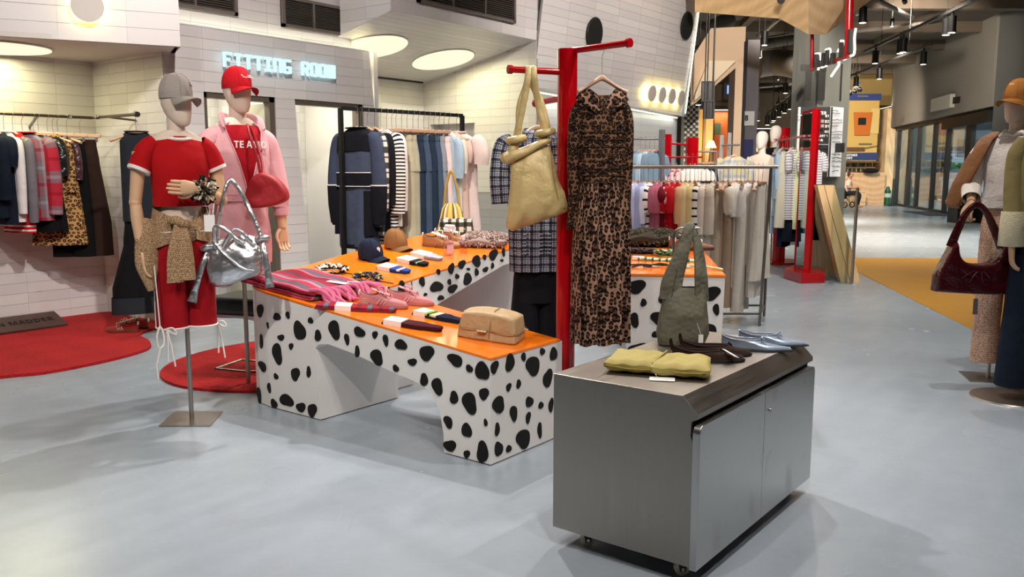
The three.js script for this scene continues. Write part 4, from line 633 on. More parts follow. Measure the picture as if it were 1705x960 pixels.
function fuzzy(label, cols, w, d, h, n, place) {
  const g = thing('scarf', label, 'scarf', V(0, 0, 0)); place(g);
  mesh('scarf_fold', softGeo(new THREE.BoxGeometry(w, h, d, 16, 5, 10), v => { const X = v.x / (w / 2), Z = v.z / (d / 2); v.y *= 1 - 0.6 * Math.max(X ** 4, Z ** 4); v.y += h / 2 + 0.008 * sin(v.x * 30 + v.z * 20); }), fab(cols[0]), g);
  cols.forEach((c, k) => { const l = []; for (let i = 0; i < n; i++) { const x = rr(-w / 2, w / 2) * 1.02, z = rr(-d / 2, d / 2) * 1.05, a = rr(0, 6.3), e = Math.max(Math.abs(x) / w, Math.abs(z) / d) * 2, y = h * (1.02 - 0.75 * e ** 4); l.push(sweep([V(x, y - 0.01, z), V(x + 0.012 * cos(a), y + 0.012, z + 0.012 * sin(a)), V(x + 0.035 * cos(a), y + 0.002, z + 0.035 * sin(a))], [0.005, 0.006, 0.003], 5, V(0, 1, 0))); } const q = mesh('strands', l, fab(c), g); q.userData.kind = 'stuff'; });
}
fuzzy('folded pinkish grey knitted scarf at the far end of the orange table', ['#9c8880', '#b59a90', '#6b5c58'], 0.34, 0.26, 0.075, 170, g => lie(g, -4.13, -5.02, 0.55));
const T2 = (g, x, z, turn) => { const r = 29.7 * PI / 180; g.position.set(-2.178 + x * cos(r) + z * sin(r), 0.834, -4.316 - x * sin(r) + z * cos(r)); g.rotation.y = r + turn; return g; };
fuzzy('folded dark green and brown shaggy scarf on the second orange table', ['#3b342b', '#2b2822', '#53513a', '#4b3d30'], 0.44, 0.5, 0.11, 210, g => T2(g, -0.07, -1.95, 0.1));
ribbonRing('black ribbon hair band at the left of the second orange table', 0, 0, 0.075, ['#1d1f26', '#3c4453'], 'hair ribbons on the second table', false, false, g => T2(g, -0.17, -1.15, 0));
ribbonRing('green and mint ribbon hair band behind the grey tote on the second table', 0, 0, 0.08, ['#5f9f76', '#a8d0ae', '#22302a'], 'hair ribbons on the second table', false, false, g => T2(g, 0.02, -1.05, 0));
{
  const g = thing('ribbon', 'mint and dark green striped ribbon across the second orange table', 'ribbon', V(0, 0, 0)); T2(g, 0, -0.72, -0.12); mesh('ribbon_cloth', softGeo(new THREE.BoxGeometry(0.4, 0.012, 0.07, 20, 2, 4), v => { v.y += 0.008 + 0.004 * sin(v.x * 30); v.z *= 1 - 0.4 * Math.max(0, -v.x * 3); }), printed(vstripesTex([['#a9d6b4', 3], ['#2f5f48', 2], ['#e9efe4', 1]], 0.045)), g); mesh('price_tag', box(0.07, 0.02, 0.04, -0.2, 0.014, 0.005), TAG, g);
  const h = thing('hair_ties', 'thin dark hair ties on a white card on the second orange table', 'hair ties', V(0, 0, 0)); T2(h, -0.12, -0.34, 0.2); mesh('card', box(0.08, 0.002, 0.05, 0.01, 0.008, 0), TAG, h);
  const l = []; for (const [a, b, c] of [[-0.13, 0.02, 0.05], [-0.12, -0.02, -0.06], [0.13, 0.03, -0.03], [0.12, -0.05, 0.06], [-0.05, 0.09, 0.0]]) l.push(sweep([V(0, 0.012, 0), V(a * 0.6, 0.014, b), V(a, 0.006, c)], 0.0055, 6, V(0, 1, 0), 8)); mesh('tie', l, fab('#2a2620'), h);
  const k = thing('hair_ties', 'pale green and black hair ties right of the grey tote on the second table', 'hair ties', V(0, 0, 0)); T2(k, 0.16, -0.32, -0.5); mesh('tie', [sweep([V(-0.12, 0.01, 0), V(0, 0.014, 0.01), V(0.16, 0.006, 0.04)], 0.007, 6, V(0, 1, 0), 10), sweep([V(-0.08, 0.01, -0.03), V(0.02, 0.012, -0.06), V(0.0, 0.01, -0.03)], 0.005, 6, V(0, 1, 0), 8)], fab('#b9cfa6'), k); mesh('card', box(0.05, 0.002, 0.05, -0.08, 0.006, 0.01), TAG, k);
  const BT = mat('#7d5b49', 0.7), BS = mat('#d9cdbd', 0.7);
  for (const [x, z, lab] of [[0.17, -1.5, 'nearer brown sneaker with white laces on the second orange table'], [0.13, -1.62, 'farther brown sneaker with white laces on the second orange table']]) { const s = thing('sneaker', lab, 'shoe', V(0, 0, 0), 0, 'brown sneakers on the second table'); T2(s, x - 0.1, z, 0.55 - 29.7 * PI / 180); shoe(s, { L: 0.28, W: 0.05, hHeel: 0.08, hSide: 0.066, hThroat: 0.08, hToe: 0.045, sole: 0.02, r1: 0.5, ml: WHITE, mt: mat('#d9cdc4', 0.8) }, BT, mat('#5a2a22', 0.7), BS, 'sneaker'); }
}
// ---------------------------------------------------------------- goods on the steel cabinet
{
  const g = thing('pouch', 'mustard yellow padded pouch folded in two lobes on the steel cabinet', 'bag', V(-1.485, 0.664, -2.825), 0.38);
  const m = mat('#a1934f', 0.72, { bumpMap: wrinkle, bumpScale: 0.02 });
  const lobe = (w, d, x, y, z, r) => softGeo(new THREE.BoxGeometry(w, 0.05, d, 18, 8, 16), v => { const X = v.x / (w / 2), Z = v.z / (d / 2), k = (Math.max(0, 1 - X ** 6) * Math.max(0, 1 - Z ** 6)) ** 0.4; v.y *= 0.35 + 0.65 * k; v.y += 0.0025 * sin(X * 9 + Z * 4); const c = cos(r), s = sin(r), nx = v.x * c - v.z * s, nz = v.x * s + v.z * c; v.x = nx + x; v.z = nz + z; v.y += y; });
  mesh('left_lobe', lobe(0.2, 0.23, -0.085, 0.026, -0.02, 0.05), m, g); mesh('right_lobe', lobe(0.21, 0.23, 0.085, 0.028, 0.01, -0.04), m, g);
  mesh('piping', [sweep([V(-0.185, 0.026, 0.09), V(-0.08, 0.02, 0.102), V(0.0, 0.022, 0.1)], 0.003, 6, V(0, 1, 0), 14), sweep([V(0.0, 0.03, 0.115), V(0.1, 0.024, 0.13), V(0.18, 0.026, 0.12), V(0.195, 0.028, 0.0)], 0.003, 6, V(0, 1, 0), 20), sweep([V(0.02, 0.05, -0.12), V(0.012, 0.056, 0), V(-0.01, 0.045, 0.1)], 0.004, 6, V(1, 0, 0), 14)], mat('#93813a', 0.8), g);
  mesh('price_tag', [box(0.09, 0.002, 0.05, 0.03, 0.001, 0.145, 0.1), sweep([V(-0.01, 0.03, 0.104), V(0.0, 0.02, 0.12), V(0.01, 0.003, 0.13)], 0.001, 5)], TAG, g);
}
{ // quilted grey-green tote and its stand
  const base = V(-1.635, 0.66, -3.335);
  const st = thing('bag_stand', 'bent steel rod stand holding up the grey tote bag on the cabinet', 'display stand', base, YAW);
  mesh('foot', box(0.16, 0.006, 0.12, 0.02, 0.004, -0.03), STEEL, st); mesh('rod', sweep([V(-0.05, 0.005, -0.02), V(-0.05, 0.4, -0.02), V(-0.048, 0.475, -0.02), V(-0.03, 0.497, -0.02), V(0.06, 0.5, -0.02)], 0.005, 10, V(0, 0, 1), 50), STEEL, st);
  const g = thing('tote_bag', 'grey green quilted shoulder bag hung on a steel stand on the cabinet', 'bag', base, YAW);
  const m = mat('#656353', 0.75, { bumpMap: wrinkle, bumpScale: 0.03 });
  const prof = [[0.006, -0.012, 0.098, 0.05], [0.05, -0.008, 0.112, 0.066], [0.12, -0.004, 0.104, 0.062], [0.18, 0.0, 0.094, 0.05], [0.22, 0.002, 0.086, 0.036], [0.25, 0.003, 0.08, 0.024]].map(([y, cx, w, d], i) => ring(cx, y, 0, w, d, 40, 0.75, 0.03, 7, i * 0.7));
  mesh('bag_body', loft(prof, { cap1: false }), m, g);
  mesh('lining', loft([ring(0.003, 0.246, 0, 0.078, 0.022, 30), ring(0.003, 0.19, 0, 0.07, 0.02, 30)], { cap0: false }), mat('#3a3930', 0.9), g);
  mesh('strap', sweep([V(-0.062, 0.2, 0.012), V(-0.058, 0.27, 0.012), V(-0.03, 0.36, 0.01), V(0.0, 0.46, 0.0), V(0.02, 0.508, -0.02), V(0.045, 0.46, -0.024), V(0.06, 0.38, -0.012), V(0.068, 0.29, 0.0), V(0.074, 0.19, 0.0)], [[0.05, 0.014], [0.046, 0.015], [0.036, 0.014], [0.026, 0.012], [0.02, 0.014], [0.024, 0.012], [0.034, 0.014], [0.044, 0.015], [0.05, 0.013]], 14, V(0, 0, 1), 60), m, g);
  mesh('seam', [sweep([V(-0.075, 0.02, 0.045), V(-0.08, 0.12, 0.04), V(-0.06, 0.22, 0.03), V(-0.04, 0.33, 0.025)], 0.002, 5, V(0, 0, 1), 20), sweep([V(0.045, 0.0, 0.056), V(0.05, 0.12, 0.052), V(0.035, 0.23, 0.03)], 0.002, 5, V(0, 0, 1), 20)], mat('#45443a', 0.9), g);
  mesh('price_tag', [box(0.02, 0.055, 0.002, 0.058, 0.03, 0.075), sweep([V(0.058, 0.058, 0.075), V(0.045, 0.1, 0.06), V(0.03, 0.12, 0.055)], 0.0008, 4)], TAG, g);
}
// ---------------------------------------------------------------- hangers and garments (origin: where the hook meets the rail)
const hookGeo = sweep([V(0, -0.155, 0), V(0, -0.04, 0), V(0.012, -0.022, 0), V(0.018, -0.005, 0), V(0.012, 0.009, 0), V(0, 0.0145, 0), V(-0.012, 0.009, 0), V(-0.017, -0.004, 0)], 0.0021, 7, V(0, 0, 1), 26);
const woodGeo = sweep([V(-0.205, -0.232, 0.012), V(-0.13, -0.205, 0.004), V(-0.05, -0.172, 0), V(0, -0.155, 0), V(0.05, -0.172, 0), V(0.13, -0.205, 0.004), V(0.205, -0.232, 0.012)], [[0.014, 0.02], [0.0095, 0.016], [0.012, 0.012], [0.017, 0.011], [0.012, 0.012], [0.0095, 0.016], [0.014, 0.02]], 12, V(0, 0, 1), 30);
const barGeo = rbox(0.34, 0.03, 0.014, 0.006, 0, -0.165, 0), clipGeo = mergeGeometries([-0.13, 0.13].map(x => mergeGeometries([rbox(0.02, 0.045, 0.008, 0.003, x, -0.2, 0.012, 2), rbox(0.02, 0.045, 0.008, 0.003, x, -0.2, -0.012, 2)])));
let HP = null, CP = null;
function hanger(pos, turn, kind, label, group) {
  const make = k => { const g = thing('clothes_hanger', label, 'hanger'); mesh('hook', hookGeo, WIRE, g); if (k === 'clip') { mesh('crossbar', barGeo, HWOOD, g); mesh('clips', clipGeo, WIRE, g); } else mesh('shoulder_bar', woodGeo, HWOOD, g); return g; };
  let g; if (kind === 'clip') { g = CP ? CP.clone() : make('clip'); if (CP) { g.name = numbered('clothes_hanger'); scene.add(g); } else CP = g; } else { g = HP ? HP.clone() : make('top'); if (HP) { g.name = numbered('clothes_hanger'); scene.add(g); } else HP = g; }
  g.position.copy(pos); g.rotation.y = turn; g.userData = { label, category: 'hanger', group }; return g;
}
const folds = (rings, amp, k, ph) => rings.forEach((r, i) => { const t = Math.max(0, (i - 2) / (rings.length - 1)); r.forEach((p, j) => { const th = j / r.length * 2 * PI; p.z += amp * t * sin(k * th + ph + i * 0.2); p.x += amp * 0.35 * t * sin(k * 1.7 * th + ph * 2); }); });
function topParts(g, o, m) {
  const { w = 0.21, len = 0.62, d = 0.055, flare = 1.05, neck = 0.075, fold = 0.014, k = 6, ph = rr(0, 6), waist = 1 } = o;
  const prof = [[-0.158, neck, 0.034], [-0.172, neck + 0.025, 0.036], [-0.2, w * 0.78, d * 0.62], [-0.228, w * 0.98, d * 0.85], [-0.3, w, d], [-0.158 - len * 0.5, w * (0.5 + flare / 2) * waist, d * 1.1], [-0.158 - len * 0.75, w * (0.25 + flare * 0.75), d * 1.15], [-0.158 - len, w * flare, d * 1.15]];
  const rings = prof.map(([y, a, b]) => ring(0, y, 0, a, b, 40, 0.75)); folds(rings, fold, k, ph); rings[0].forEach(p => { p.y -= 0.05 * Math.max(0, p.z / 0.034) * (o.vneck ? 2 : 1); });
  mesh('body', loft(rings, { cap0: false, cap1: false }), m, g);
  if (o.slv !== 0) {
    const sl = o.slv || 0.2, r = o.sr || 0.07, sm = o.sm || m;
    for (const s of [-1, 1]) { const bend = o.bend || 0.035; mesh('sleeve', sweep([V(s * (w - 0.035), -0.222, 0), V(s * (w + 0.008), -0.252, 0), V(s * (w + bend), -0.24 - sl * 0.5, 0.01), V(s * (w + bend * 0.8), -0.225 - sl, 0.012)], [[r * 0.5, r * 0.55], [r * 0.78, r * 0.7], [r * 0.9, r * 0.72], [r * (o.cuff || 0.85), r * (o.cuff || 0.85) * 0.75]], 16, V(0, 0, 1), 16, false), sm, g); if (o.cuffM) mesh('cuff', sweep([V(s * (w + bend * 0.8), -0.2 - sl, 0.012), V(s * (w + bend * 0.8), -0.23 - sl, 0.012)], [r * (o.cuff || 0.85) * 1.03, r * (o.cuff || 0.85) * 0.8], 14), o.cuffM, g); }
  }
  if (o.collar) mesh('collar', sweep(ring(0, -0.155, 0.004, neck + 0.008, 0.042, 20).concat([ring(0, -0.155, 0.004, neck + 0.008, 0.042, 20)[0]]), [o.collar, 0.007], 8, V(0, 1, 0)), o.cm || m, g);
  if (o.hemM) mesh('hem', loft([ring(0, -0.14 - len, 0, w * flare * 1.0, d * 1.17, 40, 0.75), ring(0, -0.175 - len, 0, w * flare * 0.98, d * 1.12, 40, 0.75)], { cap0: false, cap1: false }), o.hemM, g);
  if (o.band) o.band(g, w, len, d);
}
function trouserParts(g, o, m) {
  const { w = 0.17, len = 1.0, leg = 0.105, d = 0.05, flare = 1, y0 = -0.205 } = o, ph = rr(0, 6);
  const rings = [[y0, w, d * 0.62], [y0 - 0.05, w * 1.02, d * 0.8], [y0 - 0.16, w * 1.14, d * 1.1], [y0 - 0.3, w * 1.2, d * 1.25]].map(([y, a, b]) => ring(0, y, 0, a, b, 36, 0.8));
  mesh('seat', loft(rings, { cap0: false, cap1: false }), m, g); mesh('waistband', loft([ring(0, y0 + 0.004, 0, w * 1.01, d * 0.66, 36, 0.8), ring(0, y0 - 0.04, 0, w * 1.03, d * 0.8, 36, 0.8)], { cap0: false, cap1: false }), o.wb || m, g);
  for (const s of [-1, 1]) { const R = []; for (let i = 0; i <= 8; i++) { const t = i / 8, y = y0 - 0.22 - t * (len - 0.22), r = ring(s * (w * 0.56 + 0.012 * t), y, 0.008 * s * t, Math.min(leg, w * 0.6) + (leg * flare - Math.min(leg, w * 0.6)) * Math.min(1, t * 1.6), d * (1.1 + 0.15 * t), 24, 0.8); r.forEach((p, j) => { p.z += 0.008 * t * sin(j / 24 * 2 * PI * 4 + ph); }); R.push(r); } mesh('leg', loft(R, { cap0: false, cap1: false }), m, g); if (o.turnup) mesh('turn_up', loft([ring(s * (w * 0.56 + 0.012), y0 - len + 0.13, 0, leg * flare * 1.05, d * 1.3, 24, 0.8), ring(s * (w * 0.56 + 0.012), y0 - len - 0.01, 0, leg * flare * 1.08, d * 1.35, 24, 0.8)], { cap0: false, cap1: false }), o.turnup, g); }
}
function skirtParts(g, o, m) { const { w = 0.16, len = 0.6, flare = 1.5, d = 0.05, y0 = -0.2 } = o; const R = []; for (let i = 0; i <= 8; i++) { const t = i / 8; R.push(ring(0, y0 - t * len, 0, w * (1 + (flare - 1) * t ** 0.8), d * (0.8 + t * 0.8), 44, 0.8)); } folds(R, o.fold || 0.02, o.k || 8, rr(0, 6)); mesh('skirt_body', loft(R, { cap0: false, cap1: false }), m, g); mesh('waistband', loft([ring(0, y0 + 0.005, 0, w * 1.02, d * 0.84, 36, 0.8), ring(0, y0 - 0.035, 0, w * 1.04, d * 0.9, 36, 0.8)], { cap0: false, cap1: false }), m, g); }
const KIND = { top: ['top', topParts], shirt: ['shirt', topParts], jacket: ['jacket', topParts], dress: ['dress', topParts], vest: ['vest', topParts], trousers: ['trousers', trouserParts], jeans: ['jeans', trouserParts], shorts: ['shorts', trouserParts], skirt: ['skirt', skirtParts] };
function hang(kind, pos, turn, o, m, label, group, hl, hg) {
  const g = thing(kind, label, KIND[kind][0], pos, turn, group); KIND[kind][1](g, o, m);
  if (hl) { let q = label.split(' ').slice(0, 11); while (/^(on|the|of|a|with|in|at|and|to|behind|beside|next|between|near|from|black|left|right|first|white|far|round|steel)$/.test(q[q.length - 1])) q.pop(); hanger(pos, turn, ['trousers', 'jeans', 'shorts', 'skirt'].includes(kind) ? 'clip' : 'top', hg ? 'wooden hanger holding the ' + q.join(' ') : hl, hg); }
  return g;
}
const denimOf = F.denim;
// ---------------------------------------------------------------- left wall rail
{
  const RY = 1.888, RX = -8.0;
  const r = thing('clothes_rail', 'dark metal clothes rail on brackets along the left tiled wall', 'clothes rail', V(0, 0, 0));
  mesh('rail_tube', rod(V(RX, RY, -1.7), V(RX, RY, -4.03), 0.0135, 16), mat('#5e554c', 0.3, { metalness: 0.9 }), r); mesh('bracket', bar(V(RX, RY, -3.55), V(WX + 0.008, RY - 0.09, -3.62), 0.014, 0.02), mat('#5e554c', 0.3, { metalness: 0.9 }), r); mesh('bracket', bar(V(RX, RY, -2.0), V(WX + 0.008, RY - 0.09, -2.0), 0.014, 0.02), mat('#5e554c', 0.3, { metalness: 0.9 }), r); mesh('joint', [rbox(0.04, 0.036, 0.04, 0.004, RX, RY, -3.82)], CHROME, r);
  const r2 = thing('clothes_rail', 'short dark rail sticking out beside the corner, holding the denim outfit', 'clothes rail', V(0, 0, 0));
  mesh('rail_tube', [rod(V(RX + 0.03, RY, -4.03), V(-6.9, 1.868, -3.85), 0.0135, 16)], mat('#5e554c', 0.3, { metalness: 0.9 }), r2); mesh('end_cap', [rod(V(-6.91, 1.868, -3.852), V(-6.87, 1.867, -3.844), 0.022, 16)], BLACK, r2); mesh('bracket', rod(V(-7.6, 1.88, -3.955), V(-7.6, 1.86, -4.23), 0.01), mat('#5e554c', 0.3, { metalness: 0.9 }), r2); mesh('joint', rbox(0.05, 0.04, 0.04, 0.004, -7.83, RY - 0.003, -3.99), CHROME, r2);
  const G = 'clothes on the left wall rail', HL = 'wooden hanger on the left wall rail', HG = 'wooden hangers on the left wall rail';
  const z = px => -3.238 - px * 0.00515;
  const L = [
    [-16, 0.0, 'jacket', fab('#121a28'), { len: 0.72, slv: 0.5, w: 0.19, d: 0.06 }, 'navy jacket at the left end of the left wall rail, cut by the picture edge'],
    [-5, 0.05, 'top', fab('#131c2a'), { len: 0.78, slv: 0.22, w: 0.19 }, 'dark navy short sleeved top next to the white shirt on the left wall rail'],
    [5, 0.1, 'shirt', fab('#d9d6d6'), { len: 0.76, slv: 0.62, w: 0.19, sr: 0.052, collar: 0.02 }, 'white long sleeved shirt on the left wall rail'],
    [19, 0.2, 'top', F.redKnit, { len: 0.86, slv: 0.7, w: 0.175, sr: 0.055, d: 0.05, sm: fab('#6d6a70') }, 'red knitted top with thin white lines on the left wall rail'],
    [34, 0.75, 'jacket', F.plaidRed, { len: 0.76, slv: 0.64, w: 0.2, sr: 0.075, d: 0.07, collar: 0.035, cm: fab('#a0131d') }, 'red and grey checked jacket with a red collar on the left wall rail'],
    [52, 0.75, 'skirt', fab('#0d0d10'), { len: 0.82, flare: 1.5, w: 0.15 }, 'black flared skirt behind the red checked jacket'],
    [60, 0.6, 'top', mat('#0c0c0e', 0.3, { bumpMap: wrinkle, bumpScale: 0.04 }), { len: 0.5, slv: 0.3, w: 0.15, sr: 0.085 }, 'shiny black puff sleeved top on the left wall rail'],
    [75, 0.75, 'top', F.leoTan, { len: 0.68, slv: 0.45, w: 0.14, sr: 0.05, fold: 0.02 }, 'tan leopard print ruffled top on the left wall rail'],
    [84, 0.9, 'skirt', F.leoTan, { len: 0.95, flare: 1.75, w: 0.13, fold: 0.02 }, 'long leopard print skirt hanging behind the leopard print top'],
    [92, 0.7, 'top', mat('#3a1a25', 0.35, { bumpMap: wrinkle, bumpScale: 0.03 }), { len: 0.5, slv: 0.34, w: 0.12, sr: 0.055 }, 'dark burgundy satin top on the left wall rail'],
    [108, 0.95, 'trousers', fab('#0b0b0d'), { len: 1.06, w: 0.13, leg: 0.1 }, 'black trousers between the burgundy top and the brown trousers'],
    [131, 0.98, 'trousers', fab('#2a1a15'), { len: 1.06, w: 0.125, leg: 0.115, d: 0.07, flare: 1.2 }, 'dark brown wide trousers, last in the row on the left wall rail']];
  for (const [px, t, k, m, o, l] of L) hang(k, V(RX, RY, z(px)), t, o, m, l, G, HL, HG);
  // denim outfit
  const p = V(-6.93, 1.882, -3.856);
  hang('vest', p, 1.15, { len: 0.74, slv: 0, w: 0.135, d: 0.06, collar: 0.015 }, F.denimVest, 'dark grey denim waistcoat behind the mannequin in red', null, 'wooden hanger holding the denim waistcoat at the end of the short rail');
  const j = thing('jeans', 'wide black jeans with turned up hems hanging under the denim waistcoat', 'jeans', V(p.x, p.y, p.z), 1.15); trouserParts(j, { y0: -0.88, len: 0.79, w: 0.13, leg: 0.13, d: 0.07, flare: 1.35, turnup: F.denimVest }, fab('#090a0c'));
}
// ---------------------------------------------------------------- black clothes rack by the fitting rooms
{
  const A = V(-5.36, 0, -4.71), B = V(-5.2, 0, -6.01), Hh = 1.9;
  const r = thing('clothes_rack', 'black square tube clothes rack in front of the right fitting room', 'clothes rack', V(0, 0, 0));
  mesh('rail', bar(V(A.x, Hh, A.z), V(B.x, Hh, B.z), 0.03), BLACK, r); for (const p of [A, B]) { mesh('post', box(0.032, Hh, 0.032, p.x, Hh / 2, p.z), BLACK, r); mesh('foot', box(0.5, 0.03, 0.04, p.x, 0.035, p.z), BLACK, r); }
  mesh('lower_rail', bar(V(A.x, 0.04, A.z), V(B.x, 0.04, B.z), 0.03), BLACK, r);
  const G = 'clothes on the black rack', HL = 'wooden hanger on the black rack', HG = 'wooden hangers on the black rack';
  const tb = fab('#434c60'), navy = fab('#13151c');
  const jack = (g, w, len, d) => { mesh('yoke', loft([[-0.157, 0.075, 0.037], [-0.198, w * 0.8, d * 0.78], [-0.226, w * 1.02, d * 1.02], [-0.34, w * 1.03, d * 1.16]].map(([y, a, b]) => ring(0, y, 0, a, b, 40, 0.75)), { cap0: false, cap1: false }), navy, g); mesh('chest_band', loft([ring(0, -0.52, 0, w * 1.045, d * 1.3, 40, 0.75), ring(0, -0.62, 0, w * 1.055, d * 1.34, 40, 0.75)], { cap0: false, cap1: false }), navy, g); for (const y of [-0.515, -0.625]) mesh('piping', sweep([...ring(0, y, 0, w * 1.05, d * 1.34, 30, 0.75)], 0.004, 6, V(0, 1, 0)), WHITE, g); for (const s of [-1, 1]) { mesh('lower_sleeve', sweep([V(s * (w + 0.056), -0.62, 0.012), V(s * (w + 0.052), -0.78, 0.013), V(s * (w + 0.047), -0.93, 0.014)], [[0.075, 0.06], [0.073, 0.058], [0.056, 0.046]], 16, V(0, 0, 1), 8, false), navy, g); mesh('sleeve_piping', sweep([V(s * (w + 0.056), -0.612, 0.012), V(s * (w + 0.056), -0.622, 0.012)], [[0.077, 0.062], [0.077, 0.062]], 16), WHITE, g); }
 for (const s of [-1, 1]) mesh('side_panel', loft([ring(s * w * 0.86, -0.66, 0, w * 0.22, d * 1.2, 20, 0.8), ring(s * w * 0.86, -1.02, 0, w * 0.22, d * 1.28, 20, 0.8)], { cap0: false, cap1: false }), navy, g); };
  const S = t => V(A.x + (B.x - A.x) * t, Hh + 0.004, A.z + (B.z - A.z) * t);
  const L = [
    [0.115, 0.02, 'jacket', tb, { w: 0.2, len: 0.96, slv: 0.72, sr: 0.078, d: 0.075, bend: 0.06, cuff: 0.6, flare: 0.98, collar: 0.032, cm: navy, sm: fab('#3b4458'), cuffM: navy, hemM: navy, band: jack }, 'blue and black track jacket with white piping at the front of the black rack'],
    [0.15, 0.0, 'shirt', F.plaidBlack, { w: 0.22, len: 0.86, slv: 0.6, d: 0.05 }, 'black and white checked shirt behind the blue track jacket'],
    [0.2, 0.1, 'top', fab('#16161a'), { w: 0.2, len: 0.84, slv: 0.55 }, 'black knitted top beside the black and white striped top'],
    [0.255, 0.05, 'top', F.stripeBlack, { w: 0.22, len: 0.92, slv: 0.62, sr: 0.08, d: 0.06 }, 'black and white striped long sleeved top on the black rack'],
    [0.3, 0.0, 'shirt', fab('#dcd6cf'), { w: 0.21, len: 0.8, slv: 0.6 }, 'off white shirt behind the striped top on the black rack'],
    [0.35, 0.1, 'shorts', F.denimBlack, { w: 0.16, len: 0.34, leg: 0.11 }, 'black denim shorts clipped to the black rack'],
    [0.39, 0.0, 'trousers', fab('#6b5348'), { w: 0.15, len: 0.75, leg: 0.08 }, 'brown trousers behind the black denim shorts'],
    [0.425, 0.1, 'trousers', fab('#b7ae93'), { w: 0.16, len: 1.08, leg: 0.1, d: 0.06 }, 'cream wide trousers on the black rack'],
    [0.47, 0.05, 'trousers', fab('#a9a58f'), { w: 0.16, len: 1.06, leg: 0.09 }, 'pale khaki trousers beside the cream trousers'],
    [0.515, 0.1, 'jeans', F.denimDark, { w: 0.16, len: 1.08, leg: 0.09 }, 'dark blue jeans, first of the jeans on the black rack'],
    [0.565, 0.1, 'jeans', F.denim, { w: 0.16, len: 1.04, leg: 0.095 }, 'mid blue jeans, second of the jeans on the black rack'],
    [0.61, 0.1, 'jeans', F.denimDark, { w: 0.165, len: 1.06, leg: 0.105 }, 'dark indigo jeans, third of the jeans on the black rack'],
    [0.655, 0.15, 'jeans', F.denim, { w: 0.16, len: 1.02, leg: 0.11, flare: 1.1 }, 'washed blue wide jeans, last of the blue jeans on the black rack'],
    [0.70, 0.1, 'trousers', fab('#8f929b'), { w: 0.16, len: 1.0, leg: 0.1 }, 'grey trousers after the blue jeans on the black rack'],
    [0.745, 0.15, 'trousers', F.lacePink, { w: 0.16, len: 1.0, leg: 0.1 }, 'pale patterned trousers behind the striped yellow bag'],
    [0.79, 0.1, 'shirt', fab('#a9bfd0'), { w: 0.19, len: 0.66, slv: 0.34, sr: 0.052 }, 'light blue shirt on the black rack'],
    [0.835, 0.1, 'top', fab('#d9cbbb'), { w: 0.18, len: 0.7, slv: 0.3, sr: 0.05 }, 'cream top beside the light blue shirt'],
    [0.88, 0.15, 'dress', fab('#d9b9ae'), { w: 0.17, len: 1.0, slv: 0.2, sr: 0.05, flare: 1.2 }, 'blush pink dress beside the white lace dress'],
    [0.95, 0.35, 'dress', F.lacePink, { w: 0.19, len: 1.12, slv: 0.22, sr: 0.1, flare: 1.25, d: 0.07, collar: 0.012, waist: 0.92 }, 'white lace dress with puff sleeves at the far end of the black rack']];
  for (const [t, a, k, m, o, l] of L) hang(k, S(t), a, o, m, l, G, HL, HG);
  // striped handbag hung on the rack
  const b = thing('handbag', 'yellow and brown striped handbag with a long handle hung on the black rack', 'bag', aisle(-0.495, 1.27, 7.05), YAW);
  mesh('bag_body', loft([[0, 0.05, 0.02], [-0.04, 0.075, 0.04], [-0.18, 0.11, 0.06], [-0.3, 0.135, 0.06], [-0.335, 0.13, 0.05]].map(([y, w, d], i) => ring(0, y - 0.13, 0, w, d, 30, 0.8, 0.05, 9, i)), { cap0: false }), F.stripeBag, b);
  mesh('handle', sweep([V(-0.06, -0.16, 0), V(-0.04, 0.02, 0), V(0.0, 0.13, 0), V(0.04, 0.02, 0), V(0.065, -0.16, 0)], 0.011, 10, V(0, 0, 1), 30), fab('#b99a55'), b);
}
